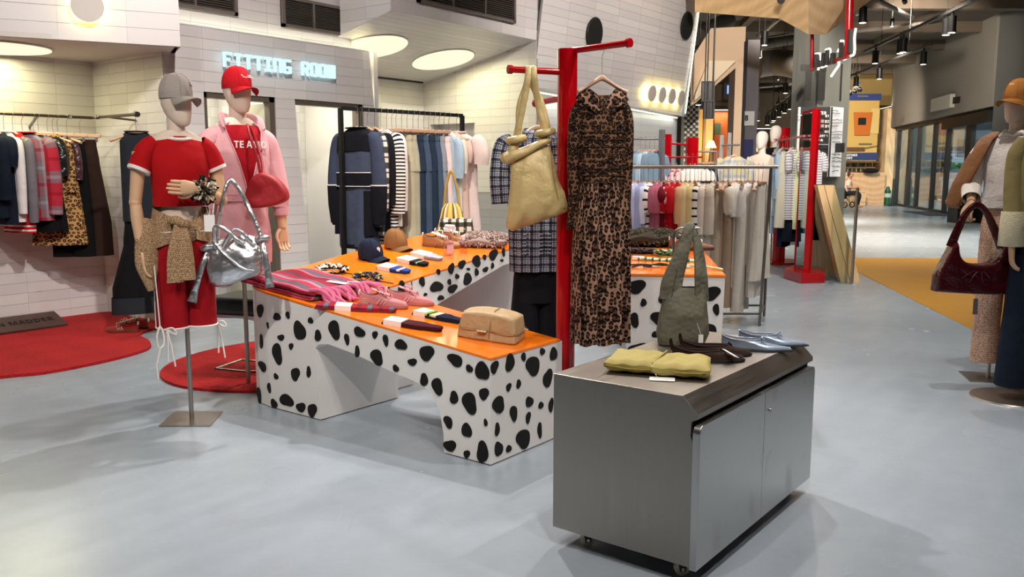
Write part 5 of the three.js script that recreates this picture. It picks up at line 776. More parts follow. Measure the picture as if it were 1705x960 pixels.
// ---------------------------------------------------------------- pale metal rack with the white and red clothes
{
  const A = aisle(1.02, 0, 8.0), B = aisle(2.45, 0, 8.0), Hh = 1.44;
  const r = thing('clothes_rack', 'brushed steel rack with slanted legs holding pale and red clothes', 'clothes rack', V(0, 0, 0)); const ST = mat('#a8a29a', 0.4, { metalness: 0.8 }), SD = mat('#6d6863', 0.4, { metalness: 0.7 });
  mesh('rail', rod(V(A.x, Hh, A.z), V(B.x, Hh, B.z), 0.017, 16), ST, r);
  for (const rr0 of [1.08, 2.39]) for (const s of [-1, 1]) mesh('leg', bar(aisle(rr0 + (rr0 > 2 ? 0.0 : 0), Hh, 8.0), aisle(rr0 + (rr0 > 2 ? (s < 0 ? -0.13 : 0.07) : 0), 0, 8.0 + s * 0.27), 0.024, 0.02), SD, r);
  for (const s of [-1, 1]) mesh('lower_bar', bar(aisle(1.08, 0.11, 8 + s * 0.25), aisle(s < 0 ? 2.27 : 2.45, 0.11, 8 + s * 0.25), 0.018), SD, r);
  mesh('cross_bar', bar(aisle(2.27, 0.11, 7.75), aisle(2.45, 0.11, 8.25), 0.018), SD, r);
  const G = 'clothes on the steel rack', HL = 'pale wooden hanger on the steel rack', HG = 'wooden hangers on the steel rack';
  const P = px => aisle((px - 852.5) / 1443 * 8, Hh + 0.018, 8);
  const T0 = YAW + PI / 2;
  const L = [
    [1056, 0.5, 'top', F.stripeBold, { len: 0.5, slv: 0.3 }, 'navy and white striped top at the left end of the steel rack'], [1063, 0.45, 'shirt', fab('#b9bfe0'), { len: 0.62, slv: 0.4 }, 'lilac shirt near the left end of the steel rack'], [1072, 0.45, 'shirt', fab('#9ea6cf'), { len: 0.6, slv: 0.4 }, 'deeper lilac blue shirt beside the pale lilac shirt'],
    [1080, 0.5, 'shirt', fab('#d3d9ee'), { len: 0.62, slv: 0.3 }, 'pale blue white shirt left of the striped tee on the steel rack'], [1088, 0.55, 'top', F.stripeBold, { len: 0.6, slv: 0.2 }, 'white tee with thin black stripes near the mauve tops'],
    [1097, 0.5, 'top', fab('#b0647a'), { len: 0.66, slv: 0.2 }, 'mauve pink top on the steel rack'], [1105, 0.5, 'top', fab('#b9657c'), { len: 0.66, slv: 0.2 }, 'rose pink top next to the dark red top'], [1111, 0.45, 'top', fab('#6d1420'), { len: 0.5, slv: 0.1 }, 'dark red top between the pink and printed red tops'],
    [1117, 0.5, 'top', printed(floralTex('#a8131f', ['#e2c3c0', '#c43a44'], 0.2, 60)), { len: 0.68, slv: 0.2 }, 'red top with a white print on the steel rack'], [1126, 0.5, 'top', fab('#c01320'), { len: 0.72, slv: 0.2 }, 'bright red top on the steel rack'], [1134, 0.45, 'top', fab('#b10f1c'), { len: 0.6, slv: 0 }, 'red sleeveless top beside the peach cardigan'],
    [1142, 0.5, 'top', fab('#e0b183'), { len: 0.7, slv: 0.3 }, 'peach cardigan next to the red tops'], [1149, 0.5, 'top', fab('#e3cfa0'), { len: 0.62, slv: 0.4 }, 'pale yellow top on the steel rack'], [1157, 0.5, 'top', fab('#dcc48c'), { len: 0.6, slv: 0.4 }, 'soft yellow knitted top on the steel rack'], [1163, 0.45, 'top', fab('#8a5a35'), { len: 0.66, slv: 0 }, 'brown top mostly hidden behind the yellow tops'],
    [1168, 0.5, 'top', F.stripeBold, { len: 0.9, slv: 0.5 }, 'long white top with bold black stripes beside the yellow tops'], [1176, 0.5, 'top', fab('#e3d6c6'), { len: 0.85, slv: 0.4, collar: 0.012, cm: fab('#1b1918') }, 'cream cardigan with black trim on the steel rack'], [1184, 0.5, 'vest', fab('#cfc1ae'), { len: 0.82, slv: 0, vneck: 1 }, 'beige waistcoat, left of the blush waistcoats'],
    [1191, 0.5, 'shirt', fab('#dacdbc'), { len: 0.88, slv: 0.4 }, 'pale beige shirt beside the beige waistcoat'], [1199, 0.4, 'trousers', fab('#b5a48e'), { len: 1.05, leg: 0.1 }, 'sand coloured trousers on the steel rack'], [1205, 0.6, 'dress', fab('#cdb8a3'), { len: 0.95, slv: 0, vneck: 1 }, 'blush beige sleeveless dress on the steel rack'], [1213, 0.6, 'vest', fab('#c7a894'), { len: 0.88, slv: 0, vneck: 1 }, 'pinkish beige waistcoat on the steel rack'],
    [1220, 0.45, 'trousers', fab('#a08872'), { len: 1.1, leg: 0.1 }, 'taupe trousers reaching nearly to the floor on the steel rack'], [1227, 0.6, 'dress', fab('#ded4c3'), { len: 0.96, slv: 0.2, flare: 1.1 }, 'long cream dress on the steel rack'], [1234, 0.75, 'top', fab('#e2dbd2'), { len: 0.74, slv: 0.22, sr: 0.066 }, 'white tee left of the brightest white tee'],
    [1240, 0.4, 'trousers', fab('#d3cabd'), { len: 1.14, leg: 0.11 }, 'off white wide trousers hanging lowest on the steel rack'], [1246, 0.9, 'top', fab('#ebe6e0'), { len: 0.72, slv: 0.24, sr: 0.07 }, 'bright white loose tee near the right end of the steel rack'], [1255, 0.85, 'top', fab('#e5dfd8'), { len: 0.75, slv: 0.24, sr: 0.068 }, 'white tee nearest the right legs of the steel rack'], [1263, 0.5, 'dress', fab('#d6cec3'), { len: 1.05, slv: 0.0, flare: 1.15 }, 'off white dress at the right end of the steel rack'], [1270, 0.5, 'skirt', fab('#dcd6c8'), { len: 0.85, flare: 1.5 }, 'cream skirt behind the right legs of the steel rack']];
  for (const [px, a, k, m, o, l] of L) hang(k, P(px), T0 - a, { w: 0.18, d: 0.045, ...o }, m, l, G, HL, HG);
}
// ---------------------------------------------------------------- the leopard dress, the bag and the plaid outfit on the red pole
{
  const hk = at(1003, 84, 4.46); hk.y += 0.012;
  const g = thing('dress', 'long leopard print dress with a gathered waist hanging from the red pole', 'dress', hk, YAW + 0.12);
  const y0 = -0.235, R = [[0, 0.085, 0.03], [-0.02, 0.115, 0.05], [-0.06, 0.125, 0.06], [-0.2, 0.125, 0.07], [-0.34, 0.125, 0.072], [-0.44, 0.12, 0.07]].map(([y, a, b], i) => ring(0, y0 + y, 0, a, b, 64, 0.85, 0.02, 13, i));
  mesh('bodice', loft(R, { cap0: false, cap1: false }), F.leoDark, g);
  const S = []; for (let i = 0; i <= 14; i++) { const t = i / 14; const r = ring(0.006, y0 - 0.44 - t * 0.83, 0, 0.12 + 0.03 * Math.min(1, t * 2.4) - 0.006 * t, 0.07 + 0.05 * t, 120, 0.85); r.forEach((p, j) => { const th = j / 120 * 2 * PI, f = (0.01 + 0.02 * t) * sin(th * 9 + 0.8 * sin(th * 2)) + 0.006 * sin(th * 17 + 2); p.z += f * 1.2; p.x += f * 0.3; if (i === 14) p.y += 0.012 * sin(th * 9); }); S.push(r); }
  mesh('skirt_panel', loft(S, { cap0: false, cap1: false }), F.leoDress, g);
  const gat = []; for (let k = 0; k < 9; k++) gat.push(sweep([...ring(0, y0 - 0.15 - k * 0.036, 0, 0.1265, 0.0745, 40, 0.85)], 0.002, 6, V(0, 1, 0))); mesh('gathers', gat, F.leoDark, g);
  mesh('collar_ruffle', [-1, 1].map(s => sweep([V(s * 0.02, y0 - 0.075, 0.062), V(s * 0.06, y0 - 0.03, 0.056), V(s * 0.1, y0 + 0.005, 0.02), V(s * 0.105, y0 + 0.005, -0.03)], [[0.03, 0.008], [0.042, 0.01], [0.045, 0.012], [0.03, 0.01]], 12, V(0, 0.3, 1), 18)), F.leoDress, g);
  for (const s of [-1, 1]) mesh('sleeve', sweep([V(s * 0.095, y0 - 0.03, 0), V(s * 0.128, y0 - 0.1, -0.01), V(s * 0.138, y0 - 0.3, -0.015), V(s * 0.135, y0 - 0.55, -0.02), V(s * 0.14, y0 - 0.68, -0.02)], [[0.03, 0.05], [0.036, 0.05], [0.034, 0.045], [0.03, 0.04], [0.034, 0.04]], 16, V(0, 0, 1), 30), F.leoDark, g);
  hanger(hk, YAW + 0.12, 'top', 'pale wooden hanger holding the leopard dress on the red pole').scale.set(0.62, 0.95, 1);
  // cream bag
  const c = at(884, 121, 4.53);
  const b = thing('shoulder_bag', 'pale yellow leather bag with knotted straps on the left arm of the red pole', 'bag', c, YAW);
  const m = mat('#c9b27b', 0.42, { bumpMap: wrinkle, bumpScale: 0.02 });
  const prof = [[-0.4, 0.0, 0.085, 0.03], [-0.42, 0.0, 0.1, 0.055], [-0.46, 0.005, 0.11, 0.07], [-0.55, 0.02, 0.125, 0.085], [-0.65, 0.028, 0.148, 0.085], [-0.72, 0.033, 0.162, 0.07], [-0.755, 0.034, 0.16, 0.05], [-0.77, 0.034, 0.13, 0.02]].map(([y, x, w, d], i) => { const r = ring(x, y, 0, w, d, 44, 0.7); r.forEach(p => { if (y < -0.6) p.y += 0.09 * (p.x - x) / w * 0.5; p.z += 0.006 * sin(p.x * 60 + i); if (y > -0.47) p.y += 0.05 * (p.x / 0.1) * 0.8; }); return r; });
  mesh('bag_body', loft(prof, { cap0: false }), m, b);
  mesh('rolled_rim', sweep([V(-0.125, -0.44, 0.035), V(-0.08, -0.42, 0.055), V(-0.02, -0.4, 0.055), V(0.05, -0.36, 0.05), V(0.095, -0.345, 0.02), V(0.06, -0.35, -0.045), V(-0.05, -0.4, -0.05), V(-0.12, -0.42, -0.02), V(-0.13, -0.435, 0.02)], [0.03, 0.026, 0.018, 0.016, 0.014, 0.014, 0.02, 0.022, 0.03], 12, V(0, 1, 0), 60), m, b);
  for (const [x0, x1, z, yb] of [[-0.012, -0.078, 0.028, -0.335], [0.012, 0.072, -0.01, -0.3]]) {
    mesh('strap', sweep([V(x1, yb, z * 0.5), V((x0 + x1) / 2 - Math.sign(-x1) * -0.004, yb * 0.5, z), V(x0 * 1.2, -0.02, 0.034), V(x0, 0.026, 0.0), V(x0 * 0.9 - 0.006, -0.04, -0.034), V((x0 + x1) / 2 + 0.02 * Math.sign(x1 - x0) * 0.6, yb * 0.5, -0.03), V(x1 + 0.018, yb + 0.02, -0.02)], [[0.017, 0.013], [0.018, 0.014], [0.018, 0.013], [0.017, 0.012], [0.018, 0.013], [0.018, 0.014], [0.017, 0.013]], 12, V(0, 0, 1), 50), m, b);
    mesh('knot', [sweep([V(x1 - 0.035, yb - 0.01, 0.02), V(x1, yb - 0.005, 0.045), V(x1 + 0.038, yb + 0.004, 0.02), V(x1 + 0.03, yb, -0.025), V(x1 - 0.03, yb - 0.008, -0.02), V(x1 - 0.036, yb - 0.01, 0.015)], 0.019, 10, V(0, 1, 0), 30), sweep([V(x1, yb - 0.01, 0), V(x1 - 0.012, yb - 0.05, 0.01), V(x1 - 0.02, yb - 0.085, 0.02)], [0.02, 0.026, 0.022], 10, V(0, 0, 1), 10)], m, b);
  }
  mesh('seam', [sweep([V(0.1, -0.37, 0.035), V(0.115, -0.5, 0.072), V(0.14, -0.64, 0.068), V(0.165, -0.7, 0.04)], 0.0025, 6, V(0, 0, 1), 24), box(0.04, 0.05, 0.004, 0.165, -0.665, 0.05, 0.5)], mat('#9d8654', 0.6), b);
  // plaid top over black trousers, on the rear arm
  const q = at(896, 170, 5.0); q.y += 0.012; const tn = YAW + 0.25;
  const s = thing('top', 'navy and white checked smocked top behind the pale yellow bag', 'top', q, tn); topParts(s, { w: 0.19, len: 0.82, slv: 0.36, sr: 0.07, d: 0.08, flare: 0.86, fold: 0.016, k: 11 }, F.plaidNavy);
  { const l = []; for (let k = 0; k < 6; k++) l.push(sweep([...ring(0, -0.76 - k * 0.022, 0, 0.158, 0.088, 40, 0.75)], 0.006, 6, V(0, 1, 0))); mesh('smocking', l, F.plaidNavy, s); }
  const tr = thing('trousers', 'black wide trousers hanging below the checked top, behind the red pole', 'trousers', q, tn); trouserParts(tr, { y0: -0.86, len: 0.68, w: 0.125, leg: 0.09, d: 0.075 }, fab('#101116'));
  hanger(q, tn, 'top', 'brown wooden hanger holding the checked top behind the pale yellow bag');
  const zb = at(877, 199, 5.4); const z = thing('top', 'black and white zebra print top glimpsed behind the pale yellow bag', 'top', V(zb.x, zb.y, zb.z).add(V(0.03, 0, 0)), YAW); topParts(z, { w: 0.1, len: 0.28, slv: 0.1, sr: 0.04, d: 0.04 }, F.stripeThin);
}
// ---------------------------------------------------------------- racks farther down the aisle
{
  const D = 10.6, y = 1.79, GR = mat('#83838a', 0.5, { metalness: 0.5 });
  const px = (p, d) => (p - 852.5) / 1443 * d;
  const r = thing('clothes_rack', 'grey rail with blue shirts in front of the leaning panel', 'clothes rack', V(0, 0, 0));
  mesh('rail', rod(aisle(px(1020, D), y, D), aisle(px(1106, D), y, D), 0.013), GR, r); mesh('post', bar(aisle(px(1101, D), 0, D), aisle(px(1101, D), 1.9, D), 0.07, 0.05), GR, r); mesh('post', bar(aisle(px(1020, D), 0, D), aisle(px(1020, D), 1.9, D), 0.07, 0.05), GR, r);
  const L = [[1052, 'top', fab('#231c1e'), 'dark brown tee with a tag on the grey rail'], [1066, 'shirt', fab('#6d88a3'), 'first blue shirt on the grey rail, beside the dark tee'], [1074, 'shirt', fab('#8ba6bd'), 'light blue shirt in the middle of the grey rail'], [1081, 'shirt', fab('#b7c9d6'), 'palest blue shirt on the grey rail'], [1089, 'shirt', fab('#7d93a6'), 'grey blue shirt nearest the red post on the grey rail']];
  for (const [p, k, m, l] of L) hang(k, aisle(px(p, D), y + 0.014, D), YAW + PI / 2 - 0.8, { w: 0.2, len: 0.66, slv: 0.4, sr: 0.07 }, m, l, 'shirts on the grey rail', 'wooden hanger on the grey rail', 'wooden hangers on the grey rail');
  const D2 = 11.2, y2 = 1.755;
  const e = thing('clothes_rack', 'red rack with two round posts holding floral and white tops', 'clothes rack', V(0, 0, 0));
  for (const [p, d, h] of [[1106.5, D2 - 0.2, 1.86], [1151, D2, 1.83]]) mesh('post', cyl(0.082, 0.082, h, ...aisle(px(p, d), h / 2, d).toArray(), 28), RED, e);
  mesh('rail', rod(aisle(px(1106, D2), y2, D2 - 0.1), aisle(px(1152, D2), y2 - 0.02, D2), 0.014), RED, e); mesh('lower_rail', rod(aisle(px(1100, D2), y2 - 0.18, D2 - 0.3), aisle(px(1160, D2), y2 - 0.18, D2 - 0.3), 0.012), RED, e);
  const L2 = [[1116, 'top', F.floralRed, 'red floral blouse, first on the red rack'], [1126, 'top', F.floralRed, 'red floral blouse in the middle of the red rack'], [1135, 'dress', F.floralRed, 'red floral dress beside the white tops on the red rack'], [1145, 'top', fab('#e3ddd2'), 'white top beside the floral dress on the red rack'], [1153, 'top', fab('#d9d8cc'), 'second white top on the red rack'], [1160, 'top', fab('#e6e2da'), 'last white top on the red rack, beside the blue denim']];
  for (const [p, k, m, l] of L2) hang(k, aisle(px(p, D2), y2 - 0.15, D2 - 0.3), YAW + PI / 2 - 0.8, { w: 0.2, len: k === 'dress' ? 0.8 : 0.62, slv: 0.3 }, m, l, 'tops on the red rack', 'wooden hanger on the red rack', 'wooden hangers on the red rack');
  const L3 = [[1168, F.denimLight, 'light blue denim jeans right of the white tops'], [1175, F.denim, 'mid blue denim jeans right of the white tops'], [1182, F.denimDark, 'dark denim jeans right of the white tops']];
  const e2 = thing('clothes_rack', 'low steel rail with three pairs of jeans behind the steel rack', 'clothes rack', V(0, 0, 0)); mesh('rail', rod(aisle(px(1160, 11.6), 1.66, 11.6), aisle(px(1192, 11.6), 1.66, 11.6), 0.012), GR, e2); for (const p of [1160, 1192]) mesh('post', rod(aisle(px(p, 11.6), 0, 11.6), aisle(px(p, 11.6), 1.67, 11.6), 0.012), GR, e2);
  for (const [p, m, l] of L3) hang('jeans', aisle(px(p, 11.6), 1.674, 11.6), YAW + PI / 2 - 0.9, { w: 0.16, len: 0.95 }, m, l, 'jeans on the low rail', 'clip hanger on the low rail', 'clip hangers on the low rail');
  // shirt on a stand
  const s = thing('clothes_stand', 'stand of two pale grey uprights carrying the yellow striped shirt', 'clothes stand', V(0, 0, 0)); for (const [p, h] of [[1200, 1.89], [1213, 1.92]]) mesh('upright', bar(aisle(px(p, 11.9), 0, 11.9), aisle(px(p, 11.9), h, 11.9), 0.045, 0.035), mat('#a5a29d', 0.5), s); mesh('arm', rod(aisle(px(1198, 11.9), 1.75, 11.9), aisle(px(1230, 11.7), 1.75, 11.7), 0.012), GR, s);
  hang('shirt', aisle(px(1221, 11.74), 1.765, 11.74), YAW + 0.1, { w: 0.19, len: 0.66, slv: 0.3, sr: 0.09, d: 0.07 }, F.stripeYellow, 'yellow and grey striped shirt hung facing the camera behind the steel rack', null, 'wooden hanger holding the yellow striped shirt');
}
// red pole rack with the striped tees, and the red mirror
{
  const px = (p, d) => (p - 852.5) / 1443 * d;
  const D = 13.2; const r = thing('clothes_rack', 'round red pole on a red disc foot with arms of blue and striped clothes', 'clothes rack', V(0, 0, 0)); const c = aisle(px(1302, D), 0, D);
  mesh('pole', cyl(0.095, 0.095, 2.04, c.x, 1.03, c.z, 30), RED, r); mesh('base', cyl(0.36, 0.38, 0.03, c.x, 0.02, c.z, 48), RED, r);
  const a0 = aisle(px(1302, D), 1.86, D), a1 = aisle(px(1336, 11.4), 1.86, 11.4), b1 = aisle(px(1287, 12.2), 1.84, 12.2); mesh('arm', rod(a0, a1, 0.016), mat('#c9787a', 0.3), r); mesh('arm', rod(a0, b1, 0.016), mat('#c9787a', 0.3), r);
  const L = [[1293, 12.3, 'dress', F.denimLight, { len: 0.95, slv: 0 }, 'sleeveless light denim dress on the round red pole rack'], [1301, 12.2, 'shirt', fab('#a9c0d4'), { len: 0.7, slv: 0.5 }, 'pale blue shirt next to the light denim dress'], [1306, 12.1, 'trousers', fab('#ded9c4'), { len: 1.05, w: 0.14, leg: 0.08 }, 'cream trousers behind the pale blue shirt'], [1309, 12.3, 'dress', fab('#1b2842'), { len: 1.38, slv: 0 , flare: 1.2 }, 'long navy dress left of the striped tee'], [1318, 12.0, 'top', F.stripeThin, { len: 0.98, slv: 0.24, flare: 0.75 }, 'white tee with thin stripes on the round red pole rack'], [1319, 12.1, 'skirt', fab('#171c2c'), { len: 1.25, flare: 1.2 }, 'long black skirt below the striped tee']];
  for (const [p, d, k, m, o, l] of L) hang(k, aisle(px(p, d), 1.875, d), YAW + 1.0, { w: 0.15, d: 0.06, ...o }, m, l, 'clothes on the round red pole rack', 'pink wooden hanger on the round red pole rack', 'hangers on the round red pole rack');
  const g = thing('standing_mirror', 'tall leaning mirror in a red frame on a red plinth', 'mirror', V(0, 0, 0));
  const q = [[1300, 462], [1340, 472], [1376, 470], [1374, 459], [1322, 447]];
  mesh('plinth', plan([[-4.03, -11.12], [-3.66, -10.72], [-3.45, -10.98], [-3.62, -11.5], [-4.1, -11.75]], 0.004, 0.13), RED, g);
  const b = V(-3.72, 0.13, -11.1), t = V(-3.68, 2.17, -11.06), dir = V(-0.36, 0, -0.56);
  mesh('frame', [bar(b, t, 0.1, 0.07), bar(b.clone().add(dir), t.clone().add(dir), 0.02, 0.02), bar(t, t.clone().add(dir), 0.03, 0.03), bar(V(b.x, 1.68, b.z), V(b.x, 1.68, b.z).add(dir), 0.02, 0.03)], RED, g);
  const mg = plan([[b.x, b.z], [b.x + dir.x, b.z + dir.z], [b.x + dir.x + 0.012, b.z + dir.z - 0.004], [b.x + 0.012, b.z - 0.004]].reverse(), 0.14, 2.14); mesh('mirror_glass', mg, mat('#cfe0de', 0.03, { metalness: 1 }), g);
  hang('top', aisle(px(1352, 11.9), 1.86, 11.9), YAW + 0.3, { w: 0.15, len: 0.48, slv: 0.24 }, F.stripeThin, 'striped tee seen behind the right side of the red mirror'); hang('skirt', aisle(px(1354, 12), 1.5, 12), YAW + 0.3, { w: 0.13, len: 0.85, flare: 1.2 }, fab('#14161f'), 'black skirt seen behind the right side of the red mirror'); hang('dress', aisle(px(1336, 11.95), 1.86, 11.95), YAW + 0.2, { w: 0.11, len: 1.1, slv: 0, d: 0.05 }, fab('#c8d0a0'), 'pale lime green dress beside the red mirror');
}
// ---------------------------------------------------------------- mannequins
const font = await new FontLoader().loadAsync('fonts/droid/droid_sans_bold.typeface.json');
function words(text, size, depth = 0.002) { const g = new TextGeometry(text, { font, size, depth, curveSegments: 3, bevelEnabled: false }); g.computeBoundingBox(); const b = g.boundingBox; return g.translate(-(b.max.x + b.min.x) / 2, -(b.max.y + b.min.y) / 2, 0); }
const WOODSKIN = mat('#c79e74', 0.5);
// fingers hang along -y from the wrist, palm faces +z; curl bends the fingers towards +z
function handGeo(side, curl = 0.5, spread = 0.06) {
  const L = [sweep([V(0, 0.005, 0), V(0, -0.03, 0), V(0, -0.075, 0.002), V(0, -0.098, 0.003)], [[0.022, 0.019], [0.034, 0.018], [0.041, 0.014], [0.038, 0.011]], 14, V(0, 0, 1), 8)];
  [[-0.03, 0.066], [-0.0105, 0.075], [0.01, 0.071], [0.029, 0.056]].forEach(([x, l], i) => { const p = [V(x, -0.085, 0.002)]; let a = curl * 0.5, q = p[0].clone(); for (const f of [0.42, 0.33, 0.25]) { q = q.clone().add(V((x * spread * 8) * f * l, -cos(a) * l * f * 1.15, sin(a) * l * f * 1.15)); p.push(q); a += curl; } L.push(sweep(p, [0.0095, 0.009, 0.0085, 0.0065], 8, V(0, 0, 1), 9)); });
  L.push(sweep([V(side * -0.022, -0.02, 0.006), V(side * -0.046, -0.045, 0.016), V(side * -0.054, -0.072, 0.026), V(side * -0.05, -0.098, 0.034)], [0.014, 0.0115, 0.01, 0.0075], 9, V(0, 0, 1), 9));
  return merge(L);
}
function pose(m, at0, dirDown, palm) { const y = dirDown.clone().normalize().negate(), z = palm.clone().addScaledVector(y, -palm.dot(y)).normalize(), x = V(0, 0, 0).crossVectors(y, z); m.quaternion.setFromRotationMatrix(new THREE.Matrix4().makeBasis(x, y, z)); m.position.copy(at0); return m; }
function arm(parent, side, S, E, W, m, handO) {
  mesh('upper_arm', sweep([S, S.clone().lerp(E, 0.35), E], [0.042, 0.041, 0.034], 16, V(0, 0, 1), 10), m, parent); mesh('elbow_joint', new THREE.SphereGeometry(0.036, 16, 12).translate(E.x, E.y, E.z), m, parent);
  const d = W.clone().sub(E); mesh('forearm', sweep([E.clone().addScaledVector(d, 0.06), E.clone().addScaledVector(d, 0.35), W], [0.033, 0.037, 0.025], 16, V(0, 0, 1), 10), m, parent);
  if (handO) pose(mesh('hand', handGeo(side, handO.curl ?? 0.5), m, parent), W, handO.dir, handO.palm);
}
function head(parent, y, turn, m, capM, logo, tilt = 0) {
  const h = new THREE.Group(); h.name = 'head'; parent.add(h); h.position.set(0, y, 0.012); h.rotation.y = turn; h.rotation.x = tilt;
  const prof = [[-0.118, 0.018, 0.026, 0.052], [-0.11, 0.036, 0.044, 0.046], [-0.085, 0.053, 0.066, 0.03], [-0.05, 0.064, 0.085, 0.014], [0, 0.074, 0.098, 0.0], [0.05, 0.078, 0.1, -0.004], [0.09, 0.07, 0.088, -0.006], [0.118, 0.048, 0.06, -0.006], [0.13, 0.02, 0.026, -0.006]];
  const R = prof.map(([yy, a, b, z]) => { const r = ring(0, yy, z, a, b, 30); r.forEach(p => { const f = (p.z - z) / b; if (f > 0.75 && yy < 0.07) p.z += 0.006 * (1 - Math.abs(yy + 0.02) / 0.1) * (1 - Math.abs(p.x) / a); }); return r; });
  mesh('face', loft(R), m, h); mesh('neck', sweep([V(0, -0.24, -0.018), V(0, -0.17, -0.012), V(0, -0.1, -0.006), V(0, -0.03, -0.005)], [[0.07, 0.064], [0.052, 0.052], [0.05, 0.052], [0.052, 0.058]], 20, V(0, 0, 1), 12), m, h);
  if (capM) { const c = new THREE.Group(); c.name = 'cap'; h.add(c); c.position.set(0, 0.05, 0.0); c.rotation.y = -PI / 2; c.rotation.z = 0; c.scale.set(1.1, 1.0, 1.0); capParts(c, capM, null, logo); }
  return h;
}
const body = (name, rows, m, parent, fold = 0, n = 40, p = 0.9) => { const R = rows.map(([y, a, b, x = 0, z = 0]) => ring(x, y, z, a, b, n, p)); if (fold) folds(R, fold, 7, 1.3); return mesh(name, loft(R, { cap0: false, cap1: false }), m, parent); };
const trim = (y, a, b, r, m, parent, name = 'trim', z = 0, dz = 0) => { const q = ring(0, y, z, a, b, 36, 0.9); q.forEach(v => { v.y += dz * (v.z - z) / b; }); q.push(q[0].clone()); return mesh(name, sweep(q, r, 8, V(0, 1, 0)), m, parent); };
const RTEE = fab('#a90f15'), RSHORT = fab('#97101a'), PINKJ = fab('#cf9ca1'), WTRIM = mat('#e4dcd6', 0.8);
{
  const g = thing('mannequin', 'mannequin in red', 'mannequin', aisle(-1.825, 0, 4.75), 1.265); g.scale.x = 0.92;
  g.userData.label = 'mannequin in a red cropped tee and red shorts, wearing a grey cap';
  mesh('base_plate', box(0.30, 0.006, 0.30, 0, 0.004, 0, -0.55), STEEL, g); mesh('stand_pole', cyl(0.0135, 0.0135, 1.0, 0, 0.5, 0), STEEL, g);
  head(g, 1.758, 0.42, LINEN, fab('#a39a92'), c => { const l = []; for (const [x, y, w, h, r] of [[-0.012, 0.01, 0.003, 0.014, 0.2], [-0.006, 0.008, 0.008, 0.003, 0], [0.0, 0.006, 0.003, 0.012, -0.3], [0.008, 0.004, 0.008, 0.003, 0.4], [0.014, 0.002, 0.003, 0.012, 0.2], [-0.004, -0.008, 0.01, 0.003, -0.7], [0.006, -0.013, 0.003, 0.012, 0.5], [0.012, -0.02, 0.008, 0.003, -0.6], [0.016, -0.012, 0.003, 0.01, 0.1]]) l.push(box(w, h, 0.002).rotateZ(r).translate(x, y, 0)); mesh('embroidery', l.map(q => q.rotateY(PI / 2).rotateZ(0.55).translate(0.079, 0.06, -0.022)), mat('#4a4440', 0.9), c); });
  body('torso', [[1.62, 0.07, 0.06, 0, -0.01], [1.585, 0.14, 0.07, 0, -0.01], [1.45, 0.16, 0.095], [1.25, 0.118, 0.088], [1.15, 0.125, 0.09], [1.0, 0.155, 0.105]], LINEN, g);
  body('tee', [[1.588, 0.083, 0.068, 0, -0.005], [1.58, 0.105, 0.07, 0, -0.008], [1.562, 0.142, 0.078, 0, -0.006], [1.53, 0.166, 0.09], [1.48, 0.17, 0.106, 0, 0.006], [1.42, 0.168, 0.122, 0, 0.014], [1.36, 0.162, 0.116, 0, 0.01], [1.28, 0.155, 0.108], [1.212, 0.154, 0.106]], RTEE, g, 0.004);
  trim(1.59, 0.086, 0.071, 0.0095, WTRIM, g, 'neck_trim', -0.004, -0.02);
  for (const s of [-1, 1]) { const q = s < 0 ? [V(-0.125, 1.548, 0), V(-0.18, 1.51, 0), V(-0.225, 1.405, 0.005)] : [V(0.125, 1.548, 0), V(0.172, 1.51, 0), V(0.212, 1.41, 0.012)]; mesh('sleeve', sweep(q, [[0.052, 0.056], [0.057, 0.064], [0.064, 0.068]], 20, V(0, 0, 1), 12, false), RTEE, g); const e = q[2], d = q[2].clone().sub(q[1]).normalize(); mesh('sleeve_trim', sweep([e.clone().addScaledVector(d, -0.012), e.clone().addScaledVector(d, 0.006)], [[0.0655, 0.0695], [0.0655, 0.0695]], 20), WTRIM, g); }
  arm(g, -1, V(-0.215, 1.5, 0), V(-0.252, 1.235, -0.005), V(-0.243, 0.985, 0.03), SKIN, { dir: V(0.03, -1, 0.06), palm: V(1, 0, 0.1), curl: 0.35 });
  arm(g, 1, V(0.195, 1.5, 0.01), V(0.232, 1.24, 0.03), V(0.045, 1.31, 0.2), SKIN, { dir: V(-1, 0.06, 0.05), palm: V(-0.1, 0.1, -1), curl: 0.25 });
  // scrunchie with its tag
  const sc = new THREE.Group(); sc.name = 'scrunchie'; sc.position.set(0.085, 1.297, 0.185); g.add(sc);
  [['#2b2723', 90], ['#d8cbb2', 50], ['#8d7a62', 50]].forEach(([c, n]) => { const l = []; for (let i = 0; i < n; i++) { const v = V(rr(-1, 1), rr(-1, 1), rr(-1, 1)).normalize(), u = V(rr(-1, 1), rr(-1, 1), rr(-1, 1)).normalize().multiplyScalar(0.02); const r = rr(0.045, 0.078); l.push(sweep([v.clone().multiplyScalar(r * 0.6), v.clone().multiplyScalar(r), v.clone().multiplyScalar(r * 0.96).add(u)], [0.006, 0.008, 0.005], 5)); } mesh('loops', l, fab(c), sc).userData.kind = 'stuff'; });
  mesh('price_tag', [box(0.06, 0.09, 0.003, 0.02, -0.175, 0.01, -0.5), sweep([V(0.0, -0.06, 0), V(0.018, -0.13, 0.008)], 0.0015, 5), sweep([V(0.03, -0.06, 0), V(0.022, -0.13, 0.008)], 0.0015, 5)], TAG, sc);
  // tied leopard shirt
  body('tied_shirt', [[1.205, 0.158, 0.112], [1.16, 0.166, 0.118], [1.1, 0.176, 0.124], [1.04, 0.184, 0.13], [0.99, 0.182, 0.128]].map((r, i) => r), F.leoFine, g, 0.012).geometry.attributes.position.needsUpdate = true;
